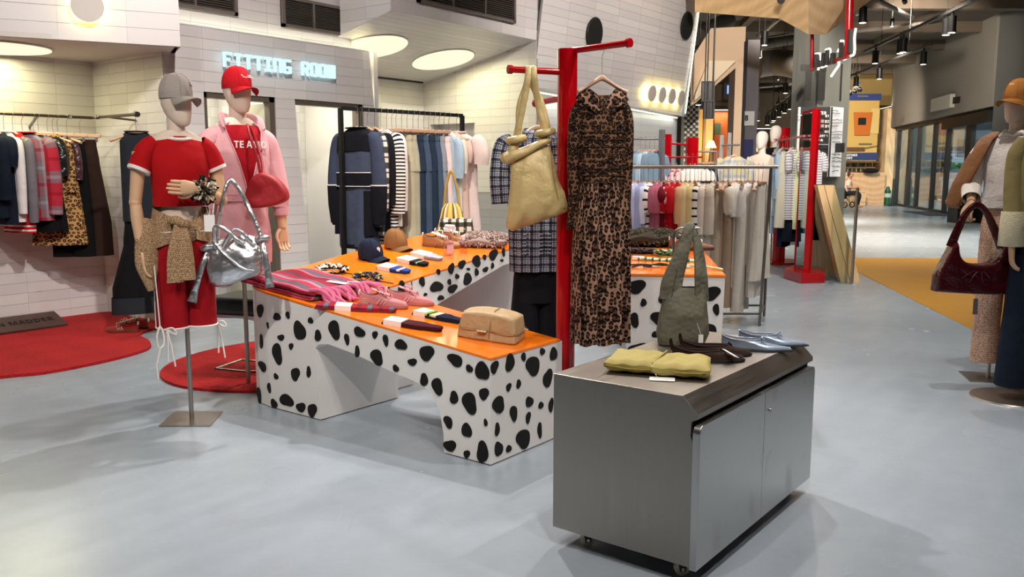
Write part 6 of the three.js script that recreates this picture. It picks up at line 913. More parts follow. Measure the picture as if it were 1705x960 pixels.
  { const s = g.children[g.children.length - 1], p = s.geometry.attributes.position; for (let i = 0; i < p.count; i++) { const z = p.getZ(i), x = p.getX(i), f = Math.max(0, z / 0.12), k = (p.getY(i) - 1.1) / 0.1; p.setY(i, p.getY(i) - 0.085 * f * (1 - Math.abs(x) / 0.25) * (k > 0 ? 1 : -0.6) + (k < 0 ? -0.02 : 0) * (1 - f)); } s.geometry.computeVertexNormals(); }
  mesh('shirt_knot', [new THREE.SphereGeometry(0.03, 14, 10).scale(1.1, 0.8, 0.8).translate(-0.05, 1.125, 0.145), sweep([V(-0.11, 1.14, 0.125), V(-0.07, 1.14, 0.15), V(-0.03, 1.12, 0.16), V(0.0, 1.125, 0.14)], [0.02, 0.026, 0.024, 0.02], 10, V(0, 1, 0), 12)], F.leoFine, g);
  for (const [x0, x1, l, z] of [[-0.065, -0.095, 0.31, 0.15], [-0.035, -0.03, 0.3, 0.155]]) mesh('shirt_tail', sweep([V(x0, 1.12, z), V((x0 + x1) / 2, 1.04, z + 0.02), V(x1, 0.95, z + 0.022), V(x1, 1.12 - l, z + 0.018)], [[0.018, 0.012], [0.034, 0.012], [0.042, 0.01], [0.05, 0.008]], 16, V(0, 0, 1), 16), F.leoFine, g);
  mesh('shirt_drape', sweep([V(-0.17, 1.14, 0.02), V(-0.2, 1.03, 0.03), V(-0.215, 0.9, 0.04), V(-0.205, 0.76, 0.05)], [[0.05, 0.03], [0.075, 0.03], [0.07, 0.025], [0.02, 0.015]], 14, V(0, 0, 1), 16), F.leoFine, g);
  // shorts
  body('hips', [[1.09, 0.158, 0.11], [1.0, 0.168, 0.116], [0.9, 0.17, 0.118], [0.82, 0.166, 0.112]], RSHORT, g);
  for (const s of [-1, 1]) { const R = []; for (let i = 0; i <= 8; i++) { const t = i / 8; R.push(ring(s * (0.08 + 0.004 * t), 0.92 - 0.375 * t, 0.004, 0.087 + 0.004 * t, 0.112 - 0.016 * t, 30, 0.9)); } mesh('short_leg', loft(R, { cap0: false, cap1: false }), RSHORT, g); const t2 = ring(s * 0.084, 0.545, 0.004, 0.0915, 0.0965, 30, 0.9); t2.push(t2[0]); mesh('hem_trim', sweep(t2, 0.006, 7, V(0, 1, 0)), WTRIM, g); mesh('side_trim', sweep([V(s * 0.17, 0.9, 0), V(s * 0.178, 0.7, 0), V(s * 0.178, 0.55, 0)], [[0.003, 0.006], [0.003, 0.006], [0.003, 0.006]], 6, V(0, 0, 1), 8), WTRIM, g); }
  for (const [x, z, y] of [[0.176, 0.02, 0.55], [-0.14, 0.09, 0.55]]) mesh('hem_tie', [sweep([V(x, y, z), V(x + 0.03, y + 0.005, z + 0.02), V(x + 0.05, y - 0.03, z + 0.02), V(x + 0.02, y - 0.02, z + 0.01), V(x, y, z)], 0.005, 6, V(0, 0, 1), 18), sweep([V(x, y, z), V(x + 0.004, y - 0.08, z), V(x, y - 0.18, z)], 0.005, 6), sweep([V(x, y, z), V(x + 0.02, y - 0.1, z + 0.01), V(x + 0.035, y - 0.21, z + 0.012)], 0.005, 6)], WTRIM, g);
  mesh('cord_loop', [sweep([V(-0.19, 0.9, 0.09), V(-0.185, 0.72, 0.1), V(-0.18, 0.57, 0.1)], 0.004, 6, V(0, 0, 1), 8), sweep([V(-0.18, 0.57, 0.1), V(-0.2, 0.52, 0.105), V(-0.19, 0.45, 0.105), V(-0.165, 0.47, 0.105), V(-0.165, 0.54, 0.1), V(-0.18, 0.57, 0.1)], 0.006, 6, V(0, 0, 1), 26), sweep([V(-0.185, 0.45, 0.105), V(-0.21, 0.36, 0.1), V(-0.205, 0.28, 0.1)], 0.006, 6)], WTRIM, g);
  mesh('waist_trim', sweep((() => { const q = ring(0, 1.075, 0, 0.161, 0.114, 30, 0.9); q.push(q[0]); return q; })(), [0.014, 0.004], 8, V(0, 1, 0)), WTRIM, g);
}
{
  const g = thing('mannequin', 'mannequin in an open pink zip jacket and a red cap, behind the one in red', 'mannequin', aisle(-1.735, 0, 5.52), 1.4); g.scale.setScalar(1.02);
  mesh('base_plate', box(0.24, 0.006, 0.24, 0, 0.004, 0, -0.45), STEEL, g); mesh('stand_pole', cyl(0.0135, 0.0135, 1.0, 0, 0.5, 0), STEEL, g);
  head(g, 1.845, 0.12, LINEN, fab('#a50f1b'), c => { const l = []; for (const y of [0, -0.012]) for (let i = 0; i < 12; i++) if (i !== 5) l.push(box(0.0045, i % 3 ? 0.006 : 0.0075, 0.002, (i - 5.5 + (y ? 1 : 0)) * 0.0058, y, 0)); mesh('embroidery', l.map(q => q.rotateY(PI / 2).rotateZ(0.5).translate(0.084, 0.055, -0.01)), mat('#e0b9b4', 0.9), c); });
  body('torso', [[1.7, 0.07, 0.06, 0, -0.01], [1.66, 0.14, 0.07, 0, -0.01], [1.5, 0.155, 0.095], [1.3, 0.12, 0.09], [1.1, 0.15, 0.1]], LINEN, g);
  body('tee', [[1.655, 0.085, 0.07, 0, -0.004], [1.65, 0.13, 0.078], [1.6, 0.16, 0.095], [1.5, 0.17, 0.118, 0, 0.008], [1.35, 0.155, 0.112], [1.2, 0.15, 0.106]], fab('#98101d'), g, 0.003); trim(1.652, 0.086, 0.07, 0.007, WTRIM, g, 'neck_trim', -0.003, -0.02);
  mesh('tee_lettering', [words('TE AMO', 0.042, 0.003).translate(0.02, 1.535, 0.122)], WTRIM, g);
  // jacket open at the front
  const J = []; [[1.668, 0.095, 0.078], [1.65, 0.14, 0.085], [1.615, 0.178, 0.1], [1.54, 0.195, 0.122], [1.42, 0.195, 0.13], [1.3, 0.19, 0.128], [1.23, 0.185, 0.124]].forEach(([y, a, b], i) => { const open = [0.9, 0.84, 0.66, 0.48, 0.26, 0.1, 0.05][i], r = []; for (let k = 0; k <= 40; k++) { const t = PI / 2 - open - (k / 40) * (2 * PI - 2 * open), c = cos(t), s = sin(t); r.push(V(a * Math.sign(c) * Math.abs(c) ** 0.9 + 0.012 * 0, y, b * Math.sign(s) * Math.abs(s) ** 0.9 + 0.004 * sin(k * 0.9 + i))); } J.push(r); });
  mesh('jacket', loft(J, { open: true }), PINKJ, g); for (const s of [-1, 1]) mesh('zip_edge', sweep(J.map(r => s > 0 ? r[0].clone() : r[40].clone()), [0.006, 0.004], 6, V(0, 0, 1)), mat('#c48c93', 0.6), g);
  for (const s of [-1, 1]) mesh('collar', sweep([V(s * 0.01, 1.705, -0.09), V(s * 0.085, 1.705, -0.03), V(s * 0.115, 1.675, 0.045), V(s * 0.13, 1.63, 0.09)], [[0.03, 0.008], [0.034, 0.01], [0.036, 0.008], [0.012, 0.005]], 12, V(0, 0.5, 1), 16), PINKJ, g);
  body('hem_band', [[1.235, 0.185, 0.126], [1.19, 0.178, 0.12]], PINKJ, g);
  for (const s of [-1, 1]) { mesh('jacket_sleeve', sweep([V(s * 0.14, 1.6, 0), V(s * 0.19, 1.56, 0), V(s * 0.235, 1.4, 0), V(s * 0.255, 1.22, 0.02), V(s * 0.25, 1.14, 0.03)], [[0.05, 0.055], [0.06, 0.066], [0.065, 0.068], [0.062, 0.062], [0.05, 0.05]], 18, V(0, 0, 1), 26, false), PINKJ, g); mesh('cuff', sweep([V(s * 0.26, 1.15, 0.03), V(s * 0.257, 1.09, 0.034)], [0.05, 0.046], 16), PINKJ, g); mesh('hand', (() => { const m = handGeo(s, 0.4); return m; })(), SKIN, g).position.set(s * 0.255, 1.02, 0.045); mesh('forearm', sweep([V(s * 0.258, 1.12, 0.03), V(s * 0.255, 1.01, 0.045)], [0.032, 0.026], 14), SKIN, g); }
  body('trousers_top', [[1.2, 0.155, 0.112], [1.1, 0.17, 0.12], [1.0, 0.182, 0.126], [0.9, 0.182, 0.12]], PINKJ, g, 0.005); for (const s of [-1, 1]) body('trouser_leg', [[0.98, 0.09, 0.12, s * 0.088], [0.88, 0.092, 0.112, s * 0.09], [0.8, 0.09, 0.1, s * 0.09]], PINKJ, g);
  // red shoulder bag worn on the left shoulder: rests on it, a thing of its own
  const b = thing('shoulder_bag', 'red half moon bag on the pink jacketed mannequin', 'bag', aisle(-1.535, 1.274, 5.36), YAW);
  const sh = new THREE.Shape(); sh.moveTo(-0.1, -0.075); sh.bezierCurveTo(-0.08, -0.095, 0.12, -0.07, 0.13, -0.03); sh.bezierCurveTo(0.13, 0.02, 0.07, 0.09, 0.0, 0.1); sh.bezierCurveTo(-0.06, 0.1, -0.1, 0.0, -0.1, -0.075);
  mesh('bag_body', new THREE.ExtrudeGeometry(sh, { depth: 0.05, bevelEnabled: true, bevelSize: 0.018, bevelThickness: 0.025, bevelSegments: 5, curveSegments: 14 }).translate(0, 0, -0.02), mat('#98101c', 0.55, { bumpMap: wrinkle, bumpScale: 0.01 }), b);
  mesh('strap', sweep([V(-0.02, 0.1, 0.0), V(-0.03, 0.2, 0.02), V(-0.075, 0.36, 0.02), V(-0.1, 0.41, -0.04), V(-0.08, 0.34, -0.1), V(-0.03, 0.2, -0.06), V(0.0, 0.1, 0.01)], 0.009, 8, V(0, 0, 1), 40), mat('#98101c', 0.55), b);
}
{ // silver bag on the forearm of the mannequin in red
  const b = thing('handbag', 'crumpled silver handbag with knotted straps hanging from the arm of the mannequin in red', 'bag', aisle(-1.525, 0.925, 4.72), YAW + 0.1), m = mat('#d0d0d3', 0.3, { metalness: 0.92, bumpMap: wrinkle, bumpScale: 0.025 });
  mesh('bag_body', loft([[0.115, 0.11, 0.02], [0.09, 0.125, 0.045], [0.04, 0.14, 0.07], [-0.04, 0.155, 0.085], [-0.1, 0.145, 0.07], [-0.128, 0.12, 0.04], [-0.135, 0.06, 0.015]].map(([y, w, d], i) => { const r = ring(0, y, 0, w, d, 44, 0.75); r.forEach(p => { p.y += 0.008 * sin(p.x * 35 + i) * (y > 0.03 ? 1 : 0.2) + 0.03 * (p.x / w) * (y < -0.05 ? 1 : 0.4); p.z += 0.004 * sin(p.x * 50 + i * 1.1); }); return r; })), m, b);
  mesh('strap', sweep([V(-0.1, 0.09, 0), V(-0.04, 0.36, 0.02), V(-0.012, 0.425, 0), V(0.03, 0.38, -0.01), V(0.1, 0.23, 0.0), V(0.145, 0.11, 0.01)], 0.0125, 10, V(0, 0, 1), 50), m, b);
  mesh('front_straps', [sweep([V(-0.1, 0.06, 0.05), V(-0.085, 0.18, 0.07), V(-0.03, 0.165, 0.085), V(0.02, 0.12, 0.085), V(0.06, 0.08, 0.07)], 0.011, 10, V(0, 0, 1), 30), sweep([V(-0.05, 0.07, 0.07), V(-0.02, 0.12, 0.08), V(0.02, 0.165, 0.08), V(0.07, 0.13, 0.07), V(0.1, 0.09, 0.06)], 0.01, 10, V(0, 0, 1), 30), sweep([V(-0.11, 0.1, 0.05), V(-0.03, 0.02, 0.085), V(0.06, -0.05, 0.09), V(0.11, -0.06, 0.08)], 0.008, 8, V(0, 0, 1), 20)], m, b);
  for (const [x, y, e] of [[-0.14, 0.055, [-0.235, -0.235]], [0.15, 0.1, [0.185, -0.16]]]) { mesh('knot', [sweep([V(x - 0.025, y, 0.02), V(x, y + 0.014, 0.035), V(x + 0.028, y + 0.01, 0.01), V(x + 0.01, y - 0.006, -0.02), V(x - 0.025, y, -0.005), V(x - 0.026, y + 0.002, 0.018)], 0.017, 10, V(0, 1, 0), 26)], m, b); mesh('tie_end', sweep([V(x, y - 0.005, 0.01), V(x + (e[0] - x) * 0.4, y + (e[1] - y) * 0.35, 0.03), V(x + (e[0] - x) * 0.8, y + (e[1] - y) * 0.75, 0.035), V(e[0], e[1], 0.04)], [[0.012, 0.01], [0.018, 0.012], [0.019, 0.012], [0.026, 0.006]], 10, V(0, 0, 1), 20), m, b); }
}
// mannequins cut by the right picture edge
{
  const d = 5.7, r0 = (1688 - 852.5) / 1443 * d, g = thing('mannequin', 'mannequin in a white lace blouse with a tan jacket over the shoulders', 'mannequin', aisle(r0, 0, d), YAW - 0.75);
  mesh('base_plate', box(0.3, 0.006, 0.3, -0.06, 0.004, 0, 0.5), STEEL, g); mesh('stand_pole', cyl(0.0135, 0.0135, 1.0, -0.06, 0.5, 0), STEEL, g);
  head(g, 1.83, -0.35, LINEN, fab('#b0763c'), c => mesh('embroidery', [box(0.003, 0.03, 0.03, 0.094, 0.045, 0.0), box(0.004, 0.03, 0.006, 0.094, 0.045, 0.01)].map(q => q.rotateZ(0.3)), mat('#d9b382', 0.8), c), 0.05);
  body('blouse', [[1.64, 0.07, 0.062], [1.62, 0.13, 0.075], [1.57, 0.18, 0.09], [1.45, 0.18, 0.12, 0, 0.008], [1.3, 0.168, 0.115], [1.16, 0.18, 0.125]], F.lace, g, 0.012);
  mesh('neck_ruffle', sweep((() => { const q = ring(0, 1.645, 0, 0.074, 0.066, 40); q.forEach((p, i) => { p.y += 0.012 * sin(i * 1.9); }); q.push(q[0]); return q; })(), [0.018, 0.006], 8, V(0, 1, 0)), F.lace, g); mesh('neck_bow', [-1, 1].map(s => sweep([V(0.0, 1.63, 0.08), V(s * 0.05, 1.65, 0.09), V(s * 0.075, 1.62, 0.09), V(s * 0.03, 1.62, 0.085)], [0.008, 0.014, 0.012, 0.006], 8, V(0, 0, 1), 12)), F.lace, g);
  for (const s of [-1, 1]) { const E = s < 0 ? V(-0.235, 1.33, 0.05) : V(0.25, 1.33, 0.0), W = s < 0 ? V(-0.185, 1.2, 0.22) : V(0.25, 1.08, 0.06); mesh('lace_sleeve', sweep([V(s * 0.16, 1.58, 0), V(s * 0.21, 1.5, 0), E, E.clone().lerp(W, 0.85)], [0.055, 0.066, 0.064, 0.056], 18, V(0, 0, 1), 22, false), F.lace, g); mesh('forearm', sweep([E, W], [0.034, 0.026], 14), SKIN, g); pose(mesh('hand', handGeo(s, s < 0 ? 1.0 : 0.4), SKIN, g), W, s < 0 ? V(-0.1, -0.75, 0.5) : V(0, -1, 0.1), s < 0 ? V(0.3, 0.5, -1) : V(-1, 0, 0)); }
  // jacket hanging from the shoulders
  for (const s of [-1, 1]) { const P = [[V(s * 0.05, 1.66, -0.08), V(s * 0.09, 1.66, 0.03)], [V(s * 0.15, 1.64, -0.1), V(s * 0.12, 1.6, 0.1)], [V(s * 0.25, 1.5, -0.1), V(s * 0.17, 1.45, 0.15)], [V(s * 0.31, 1.35, -0.06), V(s * 0.24, 1.28, 0.15)], [V(s * 0.33, 1.22, -0.04), V(s * 0.29, 1.17, 0.13)], [V(s * 0.31, 1.17, -0.03), V(s * 0.29, 1.15, 0.1)]]; const R = P.map(([a, b]) => { const q = []; for (let k = 0; k < 20; k++) { const t = k / 20 * 2 * PI, u = 0.5 + 0.5 * cos(t), p = a.clone().lerp(b, u); p.x += s * 0.035 * sin(t) + s * 0.05 * sin(u * PI); q.push(p); } return q; }); mesh('jacket_panel', loft(R), mat('#7f4f24', 0.6, { bumpMap: wrinkle, bumpScale: 0.02 }), g); }
  body('hips', [[1.18, 0.15, 0.105], [1.05, 0.17, 0.12], [0.9, 0.172, 0.12], [0.8, 0.168, 0.11]], F.leoPink, g); for (const s of [-1, 1]) body('trouser_leg', [[0.95, 0.088, 0.115, s * 0.083], [0.7, 0.085, 0.1, s * 0.088], [0.4, 0.08, 0.09, s * 0.092], [0.115, 0.085, 0.09, s * 0.094]], F.leoPink, g);
  // burgundy bag
  const b = thing('handbag', 'glossy burgundy handbag held out by the mannequin in the white lace blouse', 'bag', at(1620, 432, 5.4), YAW - 0.12), m = mat('#3d0c13', 0.2, { bumpMap: wrinkle, bumpScale: 0.02 });
  const sh = new THREE.Shape(); sh.moveTo(-0.21, -0.185); sh.quadraticCurveTo(0, -0.2, 0.215, -0.195); sh.quadraticCurveTo(0.22, -0.1, 0.175, 0.09); sh.quadraticCurveTo(0.17, 0.02, 0.11, -0.03); sh.quadraticCurveTo(0.02, -0.06, -0.06, -0.03); sh.quadraticCurveTo(-0.12, 0.0, -0.12, 0.09); sh.quadraticCurveTo(-0.16, 0.0, -0.205, -0.1); sh.closePath();
  const bg = new THREE.ExtrudeGeometry(sh, { depth: 0.07, bevelEnabled: true, bevelSize: 0.018, bevelThickness: 0.03, bevelSegments: 6, curveSegments: 16 }).translate(0, 0, -0.035);
  mesh('bag_body', bg, m, b);
  mesh('pleats', [[-0.02, -0.09, -0.12], [0.0, -0.04, -0.15], [0.02, 0.05, -0.15], [0.03, 0.1, -0.115]].map(([x0, x1, y1]) => sweep([V(x0 + 0.01, -0.065, 0.062), V((x0 + x1) / 2, (-0.06 + y1) / 2, 0.07), V(x1, y1, 0.058)], [0.004, 0.009, 0.003], 8, V(0, 0, 1), 12)), m, b);
  mesh('handle', sweep([V(-0.14, 0.08, 0), V(-0.1, 0.2, 0), V(-0.055, 0.3, 0), V(0.0, 0.345, 0), V(0.05, 0.31, 0), V(0.11, 0.2, 0), V(0.165, 0.08, 0)], [[0.03, 0.012], [0.026, 0.01], [0.02, 0.009], [0.02, 0.009], [0.02, 0.009], [0.026, 0.01], [0.03, 0.012]], 12, V(0, 0, 1), 50), m, b);
  mesh('side_tie', [sweep([V(-0.2, -0.06, 0.02), V(-0.225, -0.08, 0.03), V(-0.22, -0.11, 0.03), V(-0.2, -0.1, 0.03)], 0.004, 6, V(0, 0, 1), 14), sweep([V(0.16, 0.06, 0.04), V(0.155, 0.02, 0.05)], 0.005, 6)], m, b); mesh('hang_tag', [box(0.028, 0.1, 0.003, 0.035, -0.3, 0.0), sweep([V(0.04, -0.2, 0), V(0.036, -0.25, 0)], 0.001, 4)], mat('#6d6560', 0.6), b);
}
{
  const d = 5.2, r0 = (1752 - 852.5) / 1443 * d, g = thing('mannequin', 'mannequin in an olive jacket with a cream cuff on a round steel base', 'mannequin', aisle(r0, 0, d), YAW - 0.3);
  mesh('base_plate', cyl(0.235, 0.24, 0.008, -0.12, 0.005, 0.02, 60), STEEL, g); mesh('stand_pole', cyl(0.0135, 0.0135, 1.0, -0.02, 0.5, 0), STEEL, g);
  head(g, 1.83, -0.2, LINEN, null); const OL = fab('#8d8157');
  body('jacket', [[1.64, 0.09, 0.075], [1.6, 0.18, 0.1], [1.45, 0.2, 0.13], [1.2, 0.2, 0.14], [1.0, 0.21, 0.145]], OL, g, 0.006);
  for (const s of [-1, 1]) { mesh('sleeve', sweep([V(s * 0.15, 1.58, 0), V(s * 0.185, 1.5, 0), V(s * 0.2, 1.3, 0.02), V(s * 0.2, 1.14, 0.05)], [0.055, 0.062, 0.058, 0.055], 18, V(0, 0, 1), 20, false), OL, g); mesh('cuff', softGeo(cyl(0.068, 0.075, 0.21, 0, 0, 0, 24), v => { v.x += s * 0.2; v.y += 1.055; v.z += 0.055; }), mat('#d8cfae', 0.95, { bumpMap: carpetBump, bumpScale: 0.006 }), g); pose(mesh('hand', handGeo(s, 0.4), SKIN, g), V(s * 0.2, 0.96, 0.07), V(0, -1, 0.1), V(-s, 0, 0)); }
  const NV = fab('#16202f'); body('hips', [[1.02, 0.165, 0.12], [0.85, 0.18, 0.13], [0.75, 0.175, 0.12]], NV, g); for (const s of [-1, 1]) body('trouser_leg', [[0.9, 0.092, 0.12, s * 0.088], [0.6, 0.1, 0.11, s * 0.098], [0.08, 0.115, 0.115, s * 0.11]], NV, g);
  body('long_coat_lining', [[1.0, 0.205, 0.14], [0.98, 0.2, 0.138]], mat('#d8cfae', 0.9), g);
}
// two faceless white mannequins far down the aisle
for (const [px, d, y, l, tm] of [[1267, 12.3, 1.83, 'white mannequin with a bare bust, left of the pair beyond the steel rack', LINEN], [1289, 12.9, 1.94, 'white mannequin in a black tee, right of the pair beyond the steel rack', fab('#101014')]]) {
  const g = thing('mannequin', l, 'mannequin', aisle((px - 852.5) / 1443 * d, 0, d), YAW - 0.5); const wm = mat('#ddd5ca', 0.6);
  head(g, y, -0.3, wm, null); body('torso', [[y - 0.19, 0.07, 0.06], [y - 0.22, 0.16, 0.08], [y - 0.35, 0.18, 0.11], [y - 0.6, 0.13, 0.1], [y - 0.8, 0.17, 0.12], [y - 0.95, 0.16, 0.11]], tm, g); for (const s of [-1, 1]) mesh('arm', sweep([V(s * 0.15, y - 0.24, 0), V(s * 0.21, y - 0.4, 0), V(s * 0.22, y - 0.8, 0.03)], [0.05, 0.045, 0.03], 12, V(0, 0, 1), 12), tm === LINEN ? wm : tm, g);
  mesh('stand_pole', cyl(0.0135, 0.0135, y - 0.9, 0, (y - 0.9) / 2, 0), STEEL, g); mesh('base_plate', box(0.3, 0.006, 0.3, 0, 0.004, 0), STEEL, g); mesh('skirt', loft([ring(0, y - 0.75, 0, 0.16, 0.12), ring(0, y - 1.3, 0, 0.22, 0.17)], { cap0: false, cap1: false }), fab('#a9c0d4'), g);
}
// the brand plinth on the carpet: brown metal sign
{
  const g = thing('floor_sign', 'dark brown metal sign lying tilted on the red carpet under the left rail', 'sign', V(-8.0, 0.06, -3.07), PI / 2); g.rotation.order = 'YXZ'; g.rotation.x = 0.34;
  mesh('plate', box(1.06, 0.014, 0.27, 0, 0.035, 0.04), mat('#5a463f', 0.4, { metalness: 0.25 }), g); mesh('lettering', words('DAMSON MADDER', 0.066, 0.002).rotateX(-PI / 2).translate(0.065, 0.0425, 0.04), mat('#16100e', 0.6), g);
  mesh('support', box(1.0, 0.02, 0.02, 0, 0.02, -0.06), BLACK, g);
}
// ---------------------------------------------------------------- the mall beyond the shop
const { MarchingCubes } = await import('three/addons/objects/MarchingCubes.js');
const lat = (px, d) => (px - 852.5) / 1443 * d;
// a slab facing down the aisle, given by its outline as seen and its distance
function slab(x0, y0, x1, y1, d, th = 0.06) { const a = at(x0, y1, d), b = at(x1, y0, d), w = lat(x1, d) - lat(x0, d), c = a.clone().add(b).multiplyScalar(0.5); return new THREE.BoxGeometry(w, b.y - a.y, th).rotateY(YAW).translate(c.x - th / 2 * sin(YAW), c.y, c.z - th / 2 * cos(YAW)); }
const plyTex = (b, d) => canvasTex(512, 512, (g, w) => { const im = g.createImageData(w, w); for (let y = 0; y < w; y++) for (let x = 0; x < w; x++) { const X = x / w, Y = y / w, q = tile(X, Y, 3, 4), v = 0.5 + 0.5 * sin((Y * 14 + 3.2 * q + 0.5 * tile(X, Y, 8, 6)) * 6.28 * 0.9), f = 0.94 + 0.07 * v + 0.05 * tile(X, Y * 0.2, 60, 2), o = (y * w + x) * 4; im.data[o] = b[0] * f; im.data[o + 1] = b[1] * f * (0.98 + 0.02 * v); im.data[o + 2] = b[2] * f * (0.94 + 0.06 * v); im.data[o + 3] = 255; } g.putImageData(im, 0, 0); }, d);
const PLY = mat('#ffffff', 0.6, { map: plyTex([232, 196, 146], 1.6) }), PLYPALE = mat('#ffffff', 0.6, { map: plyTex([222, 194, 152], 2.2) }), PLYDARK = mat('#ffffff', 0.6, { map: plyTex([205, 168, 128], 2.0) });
// plywood canopy, faceted, over the shop front
{
  const c = structG('canopy'), d = 12.4;
  const F = (pts, name, m) => { const p = pts.map(([x, y, dd]) => at(x, y, dd)), g = new THREE.BufferGeometry(), pos = [], uv = []; for (let i = 1; i < p.length - 1; i++) for (const k of [0, i, i + 1]) { pos.push(p[k].x, p[k].y, p[k].z); uv.push(pts[k][0] / 130 + pts[k][2] * 0.3, -pts[k][1] / 130 + pts[k][2] * 0.4); } const back = p.map(q => q.clone().add(V(-0.02, 0.5, -0.05))); for (let i = 1; i < p.length - 1; i++) for (const k of [0, i + 1, i]) { pos.push(back[k].x, back[k].y, back[k].z); uv.push(0, 0); } p.forEach((a, i) => { const j = (i + 1) % p.length; for (const q of [a, back[i], p[j], p[j], back[i], back[j]]) { pos.push(q.x, q.y, q.z); uv.push(q.x, q.y); } }); g.setAttribute('position', new THREE.Float32BufferAttribute(pos, 3)); g.setAttribute('uv', new THREE.Float32BufferAttribute(uv, 2)); g.computeVertexNormals(); return mesh(name, g, m, c); };
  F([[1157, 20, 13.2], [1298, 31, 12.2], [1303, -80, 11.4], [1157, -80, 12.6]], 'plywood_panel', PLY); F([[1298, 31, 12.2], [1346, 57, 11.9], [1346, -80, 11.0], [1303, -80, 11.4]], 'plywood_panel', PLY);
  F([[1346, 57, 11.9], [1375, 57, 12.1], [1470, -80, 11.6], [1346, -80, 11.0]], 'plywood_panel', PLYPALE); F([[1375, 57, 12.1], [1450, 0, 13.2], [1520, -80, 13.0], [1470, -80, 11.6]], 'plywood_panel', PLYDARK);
  const s = thing('ceiling_speaker', 'small black round speaker in the plywood canopy at the top edge', 'speaker', at(1300, 0, 11.75), YAW); mesh('grille', cyl(0.045, 0.045, 0.03).rotateX(PI / 2), BLACK, s); mesh('rim', new THREE.TorusGeometry(0.048, 0.006, 8, 30).translate(0, 0, 0.01), BLACK, s);
}
// concrete column with dark stripes and the directory round it
{
  const c = structG('column_concrete'), d = 16, cm = mat('#5e605c', 0.85, { bumpMap: wrinkle, bumpScale: 0.008 });
  const w = lat(1408, d) - lat(1336, d), q = aisle(lat(1372, d), 0, d + w / 2);
  struct('shaft', new THREE.BoxGeometry(w * 0.86, 5.7, w).rotateY(YAW + 0.28).translate(q.x, 2.85, q.z), cm, c);
  for (const [a, b] of [[1341, 1351], [1362, 1374]]) struct('stripe', slab(a, 118, b, 167, d - 0.16, 0.02), BLACK, c); struct('stripe', slab(1334, 107, 1351, 118, d - 0.16, 0.02), BLACK, c); struct('stripe', slab(1395, 106, 1402, 168, d + 0.05, 0.02), BLACK, c); struct('stripe', slab(1362, 107, 1376, 119, d - 0.16, 0.02), BLACK, c);
  const g = thing('directory_sign', 'black mall directory with white lettering beside its white panel on the column', 'sign', V(0, 0, 0));
  const bd = mat('#2b2b2d', 0.5); mesh('black_board', slab(1331, 178, 1384, 294, d - 0.35, 0.08), bd, g); mesh('edge_strip', slab(1327, 178, 1331, 290, d - 0.35, 0.06), mat('#cfcfcf', 0.5), g);
  const wb = (() => { const a = at(1383, 177, d - 0.36), b = at(1405, 179, d - 0.05), y0 = at(1383, 294, d - 0.36).y; return plan([[a.x, a.z], [b.x, b.z], [b.x - 0.05, b.z - 0.08], [a.x - 0.05, a.z - 0.08]].reverse(), y0, a.y); })(); mesh('white_board', wb, mat('#cdd3da', 0.5), g);
  const tx = mat('#d8d8d8', 0.6), put = (t, px, py, s) => words(t, s, 0.006).rotateY(YAW).translate(...at(px, py, d - 0.42).toArray());
  mesh('lettering', [put('CENTER', 1363, 188, 0.055), put('B1', 1377, 193, 0.045), put('B2', 1377, 202, 0.05), put('B1', 1377, 210, 0.05), put('WC', 1377, 219, 0.045), put('GALLERY 1', 1365, 226, 0.04)], tx, g);
  mesh('arrow', [slab(1328.5, 191, 1335, 192.6, d - 0.44, 0.01), ...[-1, 1].map(s => bar(at(1328.5, 191.8, d - 0.42), at(1331.5, 191.8 + s * 3, d - 0.42), 0.018, 0.01))], tx, g); mesh('pictograms', [[1358, 234], [1362, 233], [1368, 234]].map(([x, y]) => new THREE.IcosahedronGeometry(0.028, 0).translate(...at(x, y, d - 0.43).toArray())), tx, g);
  mesh('level_icon', [slab(1367, 199, 1372, 204, d - 0.43, 0.01), slab(1367, 207, 1372, 212, d - 0.43, 0.01)], mat('#a9827f', 0.6), g); mesh('divider', slab(1338, 240, 1380, 240.8, d - 0.43, 0.01), tx, g);
  const ink = []; for (const [y, n] of [[183, 3], [188, 4], [198, 5], [203, 5], [208, 3], [218, 5], [223, 5], [228, 4], [236, 4], [256, 4], [262, 5], [268, 5], [276, 4], [284, 3]]) for (let i = 0; i < n; i++) { const t = 0.15 + i * 0.16 + rr(0, 0.05), a = at(1384 + t * 20, y + rr(0, 2), d - 0.365 + t * 0.3 - 0.012); ink.push(new THREE.BoxGeometry(0.05, 0.018, 0.006).rotateY(YAW - 0.7).translate(a.x, a.y, a.z)); }
  mesh('printed_list', ink, mat('#8b9199', 0.7), g); { const a = at(1394, 246, d - 0.22); mesh('black_band', new THREE.BoxGeometry(0.27, 0.17, 0.03).rotateY(YAW - 0.85).translate(a.x, a.y, a.z), bd, g); }
}
